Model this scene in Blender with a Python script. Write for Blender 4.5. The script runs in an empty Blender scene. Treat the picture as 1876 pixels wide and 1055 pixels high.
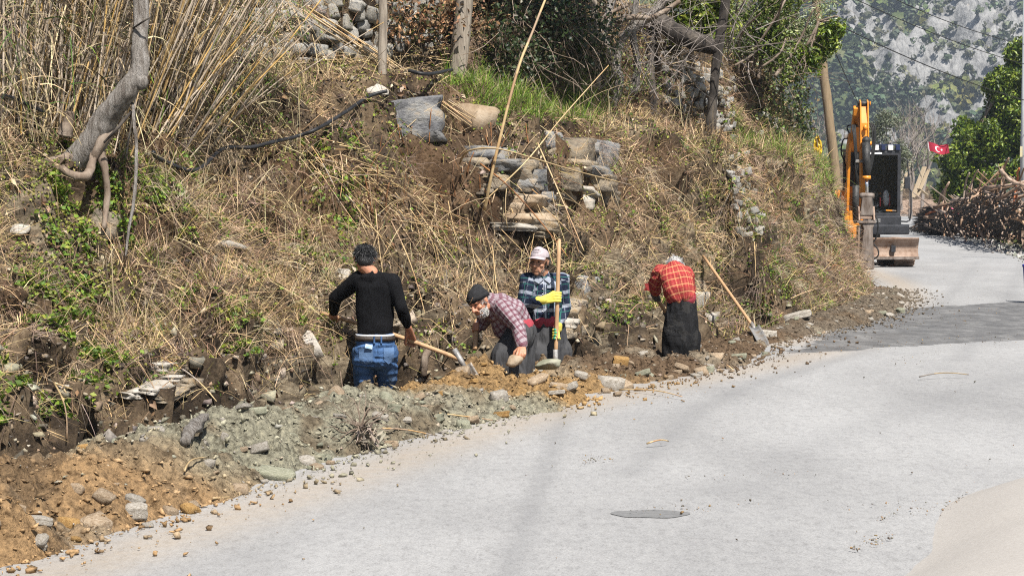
import bpy, bmesh, math, random
import numpy as np
from mathutils import Vector, Matrix, Quaternion
from mathutils.bvhtree import BVHTree

random.seed(7)
RNG = np.random.default_rng(7)
SC = bpy.context.scene
COL = SC.collection
R = math.radians

# ------------------------------------------------------------------ camera
CAM_H = 1.8
PITCH = math.atan(191.5 / 3648.0)
cam_data = bpy.data.cameras.new('camera')
cam_data.sensor_fit = 'HORIZONTAL'
cam_data.sensor_width = 36.0
cam_data.lens = 70.0
cam_data.clip_start = 0.2
cam_data.clip_end = 6000.0
cam_data.dof.use_dof = True
cam_data.dof.focus_distance = 19.0
cam_data.dof.aperture_fstop = 12.0
cam = bpy.data.objects.new('camera', cam_data)
COL.objects.link(cam)
cam.location = (0, 0, CAM_H)
cam.rotation_euler = (R(90) - PITCH, 0, 0)
SC.camera = cam

# ------------------------------------------------------------------ daylight
SUN_EL, SUN_AZ = R(56), R(156)          # azimuth clockwise from +Y (north)
world = bpy.data.worlds.new('World')
SC.world = world
world.use_nodes = True
wn = world.node_tree
bg = wn.nodes.get('Background') or wn.nodes.new('ShaderNodeBackground')
sky = wn.nodes.new('ShaderNodeTexSky')
sky.sky_type = 'NISHITA'
sky.sun_disc = False
sky.sun_elevation = SUN_EL
sky.sun_rotation = SUN_AZ
sky.altitude = 400
sky.air_density = 1.0
sky.dust_density = 1.0
wn.links.new(sky.outputs[0], bg.inputs[0])
bg.inputs[1].default_value = 0.05
sun_data = bpy.data.lights.new('sun', 'SUN')
sun_data.energy = 5.0
sun_data.angle = R(0.5)
sun_data.color = (1.0, 0.955, 0.885)
sun = bpy.data.objects.new('sun', sun_data)
COL.objects.link(sun)
sdir = Vector((math.sin(SUN_AZ) * math.cos(SUN_EL), math.cos(SUN_AZ) * math.cos(SUN_EL), math.sin(SUN_EL)))
sun.rotation_euler = sdir.to_track_quat('Z', 'Y').to_euler()
sun.location = (5, -10, 20)

SC.view_settings.view_transform = 'Standard'
SC.view_settings.look = 'None'
SC.view_settings.exposure = 0.95
SC.view_settings.gamma = 1.0
SC.view_settings.use_curve_mapping = False
SC.render.engine = 'CYCLES'
SC.cycles.use_denoising = False
SC.cycles.filter_width = 1.1
SC.cycles.sample_clamp_indirect = 2.0
SC.cycles.max_bounces = 6
SC.cycles.diffuse_bounces = 2
SC.cycles.glossy_bounces = 2
SC.cycles.transmission_bounces = 4
SC.cycles.transparent_max_bounces = 8
SC.cycles.volume_bounces = 0
SC.cycles.caustics_reflective = False
SC.cycles.caustics_refractive = False

# ------------------------------------------------------------------ helpers: view rays
CP, SP = math.cos(PITCH), math.sin(PITCH)
def ray(px, py):
    a = (px - 938.0) / 3648.0
    b = -(py - 527.5) / 3648.0
    return Vector((a, CP + SP * b, -SP + CP * b))
def at(px, py, Y):
    d = ray(px, py)
    return Vector((0, 0, CAM_H)) + d * (Y / d.y)
def ground(px, py, z=0.0):
    d = ray(px, py)
    return Vector((0, 0, CAM_H)) + d * ((z - CAM_H) / d.z)

# ------------------------------------------------------------------ helpers: noise
def _hash(ix, iy, iz):
    h = (ix * 374761393 + iy * 668265263 + iz * 1274126177) & 0xFFFFFFFF
    h = ((h ^ (h >> 13)) * 1274126177) & 0xFFFFFFFF
    h = (h ^ (h >> 16)) & 0xFFFFFF
    return h.astype(np.float64) / 8388607.5 - 1.0
def vnoise(P):
    P = np.asarray(P, dtype=np.float64)
    I = np.floor(P).astype(np.int64)
    f = P - I
    u = f * f * (3 - 2 * f)
    x, y, z = I[..., 0], I[..., 1], I[..., 2]
    ux, uy, uz = u[..., 0], u[..., 1], u[..., 2]
    def L(a, b, t): return a + (b - a) * t
    c00 = L(_hash(x, y, z), _hash(x + 1, y, z), ux)
    c10 = L(_hash(x, y + 1, z), _hash(x + 1, y + 1, z), ux)
    c01 = L(_hash(x, y, z + 1), _hash(x + 1, y, z + 1), ux)
    c11 = L(_hash(x, y + 1, z + 1), _hash(x + 1, y + 1, z + 1), ux)
    return L(L(c00, c10, uy), L(c01, c11, uy), uz)
def fbm(P, octv=4, gain=0.5, lac=2.03):
    P = np.asarray(P, dtype=np.float64)
    a, s, t = 1.0, 0.0, 0.0
    for k in range(octv):
        s = s + a * vnoise(P + 17.3 * k)
        t += a
        a *= gain
        P = P * lac
    return s / t
def sstep(a, b, x):
    t = np.clip((x - a) / (b - a), 0, 1)
    return t * t * (3 - 2 * t)

# ------------------------------------------------------------------ helpers: meshes
def mesh_np(name, V, F, col=None, smooth=False, vec=None):
    """V (n,3); F array (m,k) or a list of such arrays."""
    V = np.ascontiguousarray(V, dtype=np.float32)
    Fs = F if isinstance(F, list) else [F]
    Fs = [np.asarray(f, dtype=np.int32) for f in Fs if len(f)]
    me = bpy.data.meshes.new(name)
    me.vertices.add(len(V))
    me.vertices.foreach_set('co', V.ravel())
    nl = sum(f.size for f in Fs)
    npoly = sum(len(f) for f in Fs)
    me.loops.add(nl)
    me.polygons.add(npoly)
    me.loops.foreach_set('vertex_index', np.concatenate([f.ravel() for f in Fs]))
    starts, o = [], 0
    for f in Fs:
        starts.append(o + np.arange(len(f)) * f.shape[1])
        o += f.size
    me.polygons.foreach_set('loop_start', np.concatenate(starts).astype(np.int32))
    me.update(calc_edges=True)
    if smooth:
        me.polygons.foreach_set('use_smooth', np.ones(npoly, dtype=bool))
    if col is not None:
        c = np.ones((len(V), 4), dtype=np.float32)
        c[:, :3] = col
        a = me.attributes.new('Col', 'FLOAT_COLOR', 'POINT')
        a.data.foreach_set('color', c.ravel())
    if vec is not None:
        a = me.attributes.new('cloth', 'FLOAT_VECTOR', 'POINT')
        a.data.foreach_set('vector', np.ascontiguousarray(vec, dtype=np.float32).ravel())
    me.validate()
    return me

def grid_faces(nr, nc):
    i = np.arange(nr - 1)[:, None] * nc + np.arange(nc - 1)[None, :]
    return np.stack([i, i + 1, i + nc + 1, i + nc], axis=-1).reshape(-1, 4)

class MB:
    """collects shapes, then links them as ONE mesh object"""
    def __init__(self):
        self.V, self.F, self.n = [], [], 0
    def add(self, V, F, M=None):
        V = [Vector(v) for v in V]
        if M is not None:
            V = [M @ v for v in V]
        self.V += V
        self.F += [[i + self.n for i in f] for f in F]
        self.n += len(V)
        return self
    def box(self, c, s, M=None, taper=1.0, bev=0.0):
        x, y, z = s[0] / 2, s[1] / 2, s[2] / 2
        if bev <= 0:
            V = [(-x, -y, -z), (x, -y, -z), (x, y, -z), (-x, y, -z),
                 (-x * taper, -y * taper, z), (x * taper, -y * taper, z), (x * taper, y * taper, z), (-x * taper, y * taper, z)]
            F = [(0, 3, 2, 1), (4, 5, 6, 7), (0, 1, 5, 4), (1, 2, 6, 5), (2, 3, 7, 6), (3, 0, 4, 7)]
            V = [(a + c[0], b + c[1], d + c[2]) for a, b, d in V]
            return self.add(V, F, M)
        bm = bmesh.new()
        bmesh.ops.create_cube(bm, size=1.0)
        for v in bm.verts:
            v.co = Vector((v.co.x * s[0], v.co.y * s[1], v.co.z * s[2]))
        bmesh.ops.bevel(bm, geom=list(bm.edges), offset=bev, segments=2, profile=0.7, affect='EDGES')
        bm.verts.index_update()
        V = [v.co + Vector(c) for v in bm.verts]
        F = [[v.index for v in f.verts] for f in bm.faces]
        bm.free()
        return self.add(V, F, M)
    def tube(self, pts, rad, n=8, caps=True, M=None, jit=0.0, rs=None):
        pts = [Vector(p) for p in pts]
        if not hasattr(rad, '__len__'):
            rad = [rad] * len(pts)
        V, F = [], []
        t0 = (pts[1] - pts[0]).normalized()
        a = t0.orthogonal().normalized()
        for i, p in enumerate(pts):
            t = (pts[min(i + 1, len(pts) - 1)] - pts[max(i - 1, 0)])
            t = t.normalized() if t.length > 1e-9 else t0
            a = (a - t * a.dot(t))
            a = a.normalized() if a.length > 1e-6 else t.orthogonal().normalized()
            b = t.cross(a)
            for k in range(n):
                th = 2 * math.pi * k / n
                r = rad[i] * (1 + (rs.uniform(-jit, jit) if rs and jit else 0))
                V.append(p + (a * math.cos(th) + b * math.sin(th)) * r)
        for i in range(len(pts) - 1):
            for k in range(n):
                k2 = (k + 1) % n
                F.append((i * n + k, i * n + k2, (i + 1) * n + k2, (i + 1) * n + k))
        if caps:
            F.append(tuple(range(n - 1, -1, -1)))
            F.append(tuple((len(pts) - 1) * n + k for k in range(n)))
        return self.add(V, F, M)
    def prism(self, poly, w0, w1, M=None, axis='x'):
        """polygon of (a,b) extruded between w0 and w1 along axis"""
        n = len(poly)
        def mk(w, a, b):
            return {'x': (w, a, b), 'y': (a, w, b), 'z': (a, b, w)}[axis]
        V = [mk(w0, a, b) for a, b in poly] + [mk(w1, a, b) for a, b in poly]
        F = [tuple(range(n)), tuple(range(2 * n - 1, n - 1, -1))]
        F += [(i, (i + 1) % n + 0, (i + 1) % n + n, i + n)[::-1] for i in range(n)]
        return self.add(V, F, M)
    def ball(self, c, r, M=None, nu=10, nv=7):
        rr = r if hasattr(r, '__len__') else (r, r, r)
        V, F = [], []
        V.append((c[0], c[1], c[2] + rr[2]))
        for i in range(1, nv):
            th = math.pi * i / nv
            for k in range(nu):
                ph = 2 * math.pi * k / nu
                V.append((c[0] + rr[0] * math.sin(th) * math.cos(ph), c[1] + rr[1] * math.sin(th) * math.sin(ph), c[2] + rr[2] * math.cos(th)))
        V.append((c[0], c[1], c[2] - rr[2]))
        for k in range(nu):
            F.append((0, 1 + k, 1 + (k + 1) % nu))
            F.append((len(V) - 1, 1 + (nv - 2) * nu + (k + 1) % nu, 1 + (nv - 2) * nu + k))
        for i in range(nv - 2):
            for k in range(nu):
                F.append((1 + i * nu + k, 1 + (i + 1) * nu + k, 1 + (i + 1) * nu + (k + 1) % nu, 1 + i * nu + (k + 1) % nu))
        return self.add(V, F, M)
    def mesh(self, name, smooth=False, fix=True):
        me = bpy.data.meshes.new(name)
        me.from_pydata([tuple(v) for v in self.V], [], self.F)
        if fix:
            bm = bmesh.new()
            bm.from_mesh(me)
            bmesh.ops.recalc_face_normals(bm, faces=bm.faces)
            bm.to_mesh(me)
            bm.free()
        if smooth:
            me.polygons.foreach_set('use_smooth', np.ones(len(me.polygons), dtype=bool))
        me.update()
        return me
    def build(self, name, mat, parent=None, smooth=False, bevel=0.0):
        o = link(name, self.mesh(name, smooth), mat, parent)
        if bevel:
            m = o.modifiers.new('bevel', 'BEVEL')
            m.width = bevel
            m.segments = 2
            m.limit_method = 'ANGLE'
        return o

def link(name, me, mat=None, parent=None, loc=None, rot=None, scale=None):
    o = bpy.data.objects.new(name, me)
    COL.objects.link(o)
    if mat is not None and me is not None and not me.materials:
        me.materials.append(mat)
    if parent is not None:
        o.parent = parent
        if parent.get('_world'):
            o.location = -Vector(parent.location)
    if loc is not None: o.location = loc
    if rot is not None: o.rotation_euler = rot
    if scale is not None: o.scale = scale
    return o
def tag(o, label=None, cat=None, group=None, kind=None):
    if label: o['label'] = label
    if cat: o['category'] = cat
    if group: o['group'] = group
    if kind: o['kind'] = kind
    return o
def thing(name, label, cat, loc=(0, 0, 0), rotz=0.0, group=None, world=False):
    o = bpy.data.objects.new(name, None)
    COL.objects.link(o)
    o.empty_display_size = 0.1
    o.location = loc
    o.rotation_euler = (0, 0, rotz)
    if world: o['_world'] = 1        # children are modelled in world coordinates
    return tag(o, label, cat, group)

# ------------------------------------------------------------------ helpers: materials
def nd(nt, t, **kw):
    n = nt.nodes.new(t)
    for k, v in kw.items():
        setattr(n, k, v)
    return n
def mat_base(name):
    m = bpy.data.materials.new(name)
    m.use_nodes = True
    nt = m.node_tree
    nt.nodes.clear()
    out = nd(nt, 'ShaderNodeOutputMaterial')
    b = nd(nt, 'ShaderNodeBsdfPrincipled')
    nt.links.new(b.outputs[0], out.inputs[0])
    return m, nt, b, out
def ramp(nt, stops, fac):
    r = nd(nt, 'ShaderNodeValToRGB')
    e = r.color_ramp.elements
    while len(e) < len(stops): e.new(0.5)
    for i, (p, c) in enumerate(stops):
        e[i].position = p
        e[i].color = (*c, 1)
    nt.links.new(fac, r.inputs[0])
    return r.outputs[0]
def noise_node(nt, co, scale, detail=5, rough=0.6, dist=0.0):
    n = nd(nt, 'ShaderNodeTexNoise')
    n.inputs['Scale'].default_value = scale
    n.inputs['Detail'].default_value = detail
    n.inputs['Roughness'].default_value = rough
    n.inputs['Distortion'].default_value = dist
    nt.links.new(co, n.inputs['Vector'])
    return n.outputs['Fac']
def mixc(nt, a, b, fac, mode='MIX'):
    n = nd(nt, 'ShaderNodeMix', data_type='RGBA', blend_type=mode)
    for sock, v in ((n.inputs['Factor'], fac), (n.inputs['A'], a), (n.inputs['B'], b)):
        if hasattr(v, 'is_linked') or hasattr(v, 'links'):
            nt.links.new(v, sock)
        elif hasattr(v, '__len__'):
            sock.default_value = (*v[:3], 1)
        else:
            sock.default_value = v
    return n.outputs['Result']
def mth(nt, op, a, b=None, clamp=False):
    n = nd(nt, 'ShaderNodeMath', operation=op, use_clamp=clamp)
    for i, v in enumerate((a, b)):
        if v is None: continue
        if hasattr(v, 'links'): nt.links.new(v, n.inputs[i])
        else: n.inputs[i].default_value = v
    return n.outputs[0]
def coords(nt, kind='Object', scale=None):
    t = nd(nt, 'ShaderNodeTexCoord').outputs[kind]
    if scale is None: return t
    mp = nd(nt, 'ShaderNodeMapping')
    mp.inputs['Scale'].default_value = scale
    nt.links.new(t, mp.inputs['Vector'])
    return mp.outputs[0]
def bump(nt, b, h, strength=0.4, dist=0.02):
    n = nd(nt, 'ShaderNodeBump')
    n.inputs['Strength'].default_value = strength
    n.inputs['Distance'].default_value = dist
    nt.links.new(h, n.inputs['Height'])
    nt.links.new(n.outputs[0], b.inputs['Normal'])
def mat(name, cols, scale=6.0, rough=0.85, bmp=0.4, bscale=None, bdist=0.02, stretch=None, attr=False, rnd=0.0, metal=0.0, spec=0.3, co='Object', hue=0.0):
    """noise mix of 1..4 base colours, with bump; attr multiplies the painted colour attribute"""
    m, nt, b, out = mat_base(name)
    c = coords(nt, co, stretch)
    if len(cols) == 1: cols = [tuple(x * 0.82 for x in cols[0]), tuple(min(1, x * 1.15) for x in cols[0])]
    f = noise_node(nt, c, scale, 6, 0.65)
    lo, hi = 0.34, 0.66
    st = [(lo + (hi - lo) * i / (len(cols) - 1), cc) for i, cc in enumerate(cols)]
    colr = ramp(nt, st, f)
    if attr:
        at_ = nd(nt, 'ShaderNodeAttribute', attribute_name='Col')
        colr = mixc(nt, colr, at_.outputs['Color'], 1.0, 'MULTIPLY')
    if rnd or hue:
        oi = nd(nt, 'ShaderNodeObjectInfo')
        hs = nd(nt, 'ShaderNodeHueSaturation')
        v = mth(nt, 'ADD', mth(nt, 'MULTIPLY', oi.outputs['Random'], 2 * rnd), 1 - rnd)
        nt.links.new(v, hs.inputs['Value'])
        if hue:
            r2 = mth(nt, 'FRACT', mth(nt, 'MULTIPLY', oi.outputs['Random'], 7.31))
            nt.links.new(mth(nt, 'ADD', mth(nt, 'MULTIPLY', r2, 2 * hue), 1 - hue), hs.inputs['Saturation'])
        nt.links.new(colr, hs.inputs['Color'])
        colr = hs.outputs[0]
    nt.links.new(colr, b.inputs['Base Color'])
    b.inputs['Roughness'].default_value = rough
    b.inputs['Metallic'].default_value = metal
    b.inputs['Specular IOR Level'].default_value = spec
    if bmp:
        bump(nt, b, noise_node(nt, c, bscale or scale * 4, 6, 0.7), bmp, bdist)
    return m
def mat_leaf(name, rough=0.6, trans=0.25, mult=(1, 1, 1), spec=0.3):
    m, nt, b, out = mat_base(name)
    a = nd(nt, 'ShaderNodeAttribute', attribute_name='Col')
    c = mixc(nt, a.outputs['Color'], mult, 1.0, 'MULTIPLY')
    nt.links.new(c, b.inputs['Base Color'])
    b.inputs['Roughness'].default_value = rough
    b.inputs['Specular IOR Level'].default_value = spec
    if trans:
        t = nd(nt, 'ShaderNodeBsdfTranslucent')
        nt.links.new(c, t.inputs[0])
        mx = nd(nt, 'ShaderNodeMixShader')
        mx.inputs[0].default_value = trans
        nt.links.new(b.outputs[0], mx.inputs[1])
        nt.links.new(t.outputs[0], mx.inputs[2])
        nt.links.new(mx.outputs[0], out.inputs[0])
    return m
# ================================================================== SETTING
# ---- line of the trench ridge that everything along the road is measured from
_cp = np.array([(-7.2, -2), (-5.9, 2), (-4.35, 6.5), (-2.75, 10.6), (-2.02, 12.7), (-0.87, 16), (0.05, 17.8), (1.35, 19.8), (2.55, 22.2),
                (4.6, 27), (5.85, 31), (6.65, 36), (7.15, 44), (8.9, 56), (12.7, 76), (19, 105), (27, 135), (40, 175)], dtype=float)
def _resample(P, step):
    d = np.r_[0, np.cumsum(np.hypot(*np.diff(P, axis=0).T))]
    s = np.arange(0, d[-1], step)
    return np.stack([np.interp(s, d, P[:, 0]), np.interp(s, d, P[:, 1])], 1)
_ln = _resample(_cp, 0.1)
for _ in range(3):
    k = 15
    pad = np.vstack([np.repeat(_ln[:1], k, 0), _ln, np.repeat(_ln[-1:], k, 0)])
    _ln = np.stack([np.convolve(pad[:, i], np.ones(2 * k + 1) / (2 * k + 1), 'valid') for i in (0, 1)], 1)
LINE = _ln
LS = np.r_[0, np.cumsum(np.hypot(*np.diff(LINE, axis=0).T))]
_t = np.gradient(LINE, axis=0)
for _ in range(2):
    pad = np.vstack([np.repeat(_t[:1], 20, 0), _t, np.repeat(_t[-1:], 20, 0)])
    _t = np.stack([np.convolve(pad[:, i], np.ones(41) / 41, 'valid') for i in (0, 1)], 1)
_t /= np.linalg.norm(_t, axis=1)[:, None]
NRM = np.stack([-_t[:, 1], _t[:, 0]], 1)      # into the bank
def s_of_Y(Y): return np.interp(Y, LINE[:, 1], LS)
def base(s):
    return (np.stack([np.interp(s, LS, LINE[:, 0]), np.interp(s, LS, LINE[:, 1])], -1),
            np.stack([np.interp(s, LS, NRM[:, 0]), np.interp(s, LS, NRM[:, 1])], -1))
def sv_of_xy(P):
    """(s, v) of points, nearest station of the line"""
    P = np.asarray(P, dtype=float)
    S = np.empty(len(P)); V = np.empty(len(P))
    for a in range(0, len(P), 4000):
        q = P[a:a + 4000, :2]
        d = ((q[:, None, :] - LINE[None, ::2, :]) ** 2).sum(-1)
        i = d.argmin(1) * 2
        S[a:a + 4000] = LS[i]
        V[a:a + 4000] = ((q - LINE[i]) * NRM[i]).sum(-1)
    return S, V

# ---- bank profile: stations by ridge Y: ve, zt, terrace width, wall height, foot height, lip z
_st = np.array([
    # Y    ve   zt   tw   wh   trench  lip
    (-2, 3.2, 1.6, 1.3, 1.2, -0.45, 0.80),
    (9, 3.0, 1.65, 1.4, 1.2, -0.50, 0.80),
    (12, 3.0, 1.85, 1.6, 1.3, -0.50, 0.75),
    (14, 3.2, 2.45, 1.5, 1.6, -0.50, 0.60),
    (16, 3.2, 2.80, 1.4, 1.7, -0.50, 0.55),
    (18, 3.1, 2.90, 1.5, 1.7, -0.48, 0.55),
    (20, 2.8, 2.85, 1.4, 1.7, -0.42, 0.55),
    (22, 2.3, 2.60, 1.1, 1.6, -0.30, 0.50),
    (24, 1.9, 2.40, 0.9, 1.6, -0.10, 0.45),
    (28, 1.5, 2.20, 0.7, 1.5, -0.03, 0.45),
    (31, 1.15, 2.10, 0.4, 1.15, -0.03, 0.45),
    (36, 1.1, 2.20, 0.4, 1.0, -0.03, 0.40),
    (40, 1.1, 1.60, 0.5, 0.8, -0.03, 0.30),
    (55, 1.5, 0.80, 1.0, 0.6, -0.03, 0.20),
    (140, 2.0, 0.60, 1.0, 0.5, -0.03, 0.15)])
_ss = s_of_Y(_st[:, 0])
def prof(s):
    ve, zt, tw, wh, tr, lip = [float(np.interp(s, _ss, _st[:, i])) for i in range(1, 7)]
    vk = [-0.9, 0.2, 0.85, 1.0, 1.3, 1.3 + (ve - 1.3) * 0.55, ve, ve + tw, ve + tw + 0.45, ve + tw + 2.5, 18]
    if ve < 1.75:
        vk = [-0.9, 0.0, 0.15, 0.35, 0.6, 0.6 + (ve - 0.6) * 0.5, ve, ve + tw, ve + tw + 0.4, ve + tw + 2.5, 18]
    zk = [min(tr, -0.2), tr, tr, lip * 0.45, lip, lip + (zt - lip) * 0.55, zt, zt + 0.25, zt + 0.25 + wh, zt + wh + 0.9, zt + wh + 4.5]
    return vk, zk
VG = np.r_[np.arange(-0.9, 0.8, 0.1), np.arange(0.8, 5.2, 0.045), np.arange(5.2, 8.0, 0.12), np.arange(8, 18.1, 0.8)]
SG = np.r_[np.arange(s_of_Y(-1), s_of_Y(7.5), 0.3), np.arange(s_of_Y(7.5), s_of_Y(33), 0.065), np.arange(s_of_Y(33), s_of_Y(52), 0.15), np.arange(s_of_Y(52), LS[-1], 0.8)]
def hill_points():
    B, N = base(SG)
    Z = np.empty((len(SG), len(VG)))
    for i, s in enumerate(SG):
        vk, zk = prof(s)
        Z[i] = np.interp(VG, vk, zk)
    # soften the knots a little
    k = np.array([1, 2, 3, 2, 1.0]); k /= k.sum()
    Zp = np.pad(Z, ((0, 0), (2, 2)), 'edge')
    Z = sum(k[j] * Zp[:, j:j + Z.shape[1]] for j in range(5))
    P = np.empty((len(SG), len(VG), 3))
    P[..., :2] = B[:, None, :] + N[:, None, :] * VG[None, :, None]
    P[..., 2] = Z
    fade = sstep(0.15, 0.9, VG)[None, :]
    Q = P * np.array([1, 1, 1.3])
    d = 0.36 * fbm(Q * 0.75, 3) + 0.17 * fbm(Q * 2.3 + 9, 3)
    rid = 1 - np.abs(fbm(Q * np.array([3.0, 3.0, 6.5]) + 3, 3)) * 2
    cut = (sstep(0.7, 0.95, VG) * (1 - sstep(1.3, 2.0, VG)))[None, :]
    d = d + cut * (0.26 * (rid - 0.55) + 0.16 * fbm(Q * np.array([5.0, 5.0, 9.0]) + 60, 3)) + 0.055 * fbm(Q * 7.5 + 31, 3) * (0.6 + cut)
    d = d - 0.24 * sstep(0.15, 0.45, fbm(Q * 1.5 + 70, 3)) * sstep(1.0, 1.5, VG)[None, :]
    d = d - 0.16 * sstep(0.10, 0.38, fbm(Q * np.array([3.2, 3.2, 4.2]) + 170, 3)) * sstep(0.9, 1.3, VG)[None, :] * (1 - sstep(6, 7, VG))[None, :]
    d = d * fade
    P[..., :2] += -N[:, None, :] * (d * 0.8)[..., None]
    P[..., 2] += d * 0.6 * fade + 0.02 * fbm(P * 9, 2) * fade
    return P
HP = hill_points()
NR, NC = HP.shape[:2]
HV = HP.reshape(-1, 3)
HF = grid_faces(NR, NC)
HILL_BVH = BVHTree.FromPolygons([tuple(v) for v in HV], [tuple(f) for f in HF])
def hit(px, py, lift=0.0):
    """where the view ray of a pixel meets the bank"""
    o = Vector((0, 0, CAM_H)); d = ray(px, py).normalized()
    h = HILL_BVH.ray_cast(o, d)
    if h[0] is None:
        return at(px, py, 30)
    n = h[1] if h[1].dot(d) < 0 else -h[1]
    return h[0] + n * lift - d * lift * 0.5

# soil: brown earth with pale weathered schist in the cut face, painted by position
def hill_material():
    m, nt, b, out = mat_base('bank_soil')
    c = coords(nt)
    f1 = noise_node(nt, c, 1.6, 7, 0.7)
    colr = ramp(nt, [(0.30, (0.015, 0.011, 0.008)), (0.46, (0.05, 0.036, 0.024)), (0.58, (0.15, 0.108, 0.068)), (0.72, (0.30, 0.235, 0.155))], f1)
    cs = coords(nt, 'Object', (0.9, 0.9, 4.5))
    f2 = noise_node(nt, cs, 3.2, 6, 0.65, 0.4)
    rock = ramp(nt, [(0.36, (0.045, 0.036, 0.027)), (0.5, (0.17, 0.135, 0.092)), (0.62, (0.34, 0.285, 0.20))], f2)
    a = nd(nt, 'ShaderNodeAttribute', attribute_name='Col')
    sep = nd(nt, 'ShaderNodeSeparateColor')
    nt.links.new(a.outputs['Color'], sep.inputs[0])
    colr = mixc(nt, colr, rock, sep.outputs[0])
    colr = mixc(nt, colr, (0.17, 0.10, 0.055), mth(nt, 'MULTIPLY', sep.outputs[1], 0.55))
    f3 = noise_node(nt, c, 30, 4, 0.7)
    colr = mixc(nt, colr, ramp(nt, [(0.35, (0.45, 0.43, 0.4)), (0.6, (1, 1, 1)), (0.75, (1.5, 1.45, 1.3))], f3), 0.8, 'MULTIPLY')
    nt.links.new(colr, b.inputs['Base Color'])
    b.inputs['Roughness'].default_value = 0.95
    b.inputs['Specular IOR Level'].default_value = 0.15
    bump(nt, b, noise_node(nt, c, 22, 7, 0.75), 0.8, 0.03)
    return m
def hill_masks():
    V = HV
    v = np.tile(VG, NR)
    rock = sstep(0.0, 0.35, fbm(V * 1.1 + 50, 3)) * sstep(0.75, 0.95, v) * (1 - sstep(1.35, 1.9, v)) * 0.9
    rock = np.maximum(rock, sstep(0.25, 0.5, fbm(V * 0.8 + 12, 3)) * 0.8)
    red = sstep(0.05, 0.4, fbm(V * 0.6 + 80, 3)) * sstep(1.4, 2.0, v) * (1 - sstep(4.5, 5, v))
    return np.stack([rock, red, np.zeros_like(red)], 1)
hill = link('hillside_terrain', mesh_np('hillside_terrain', HV, HF, col=hill_masks(), smooth=True), hill_material())
tag(hill, 'steep brown earth bank cut back beside the road', 'hillside', kind='structure')

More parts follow.
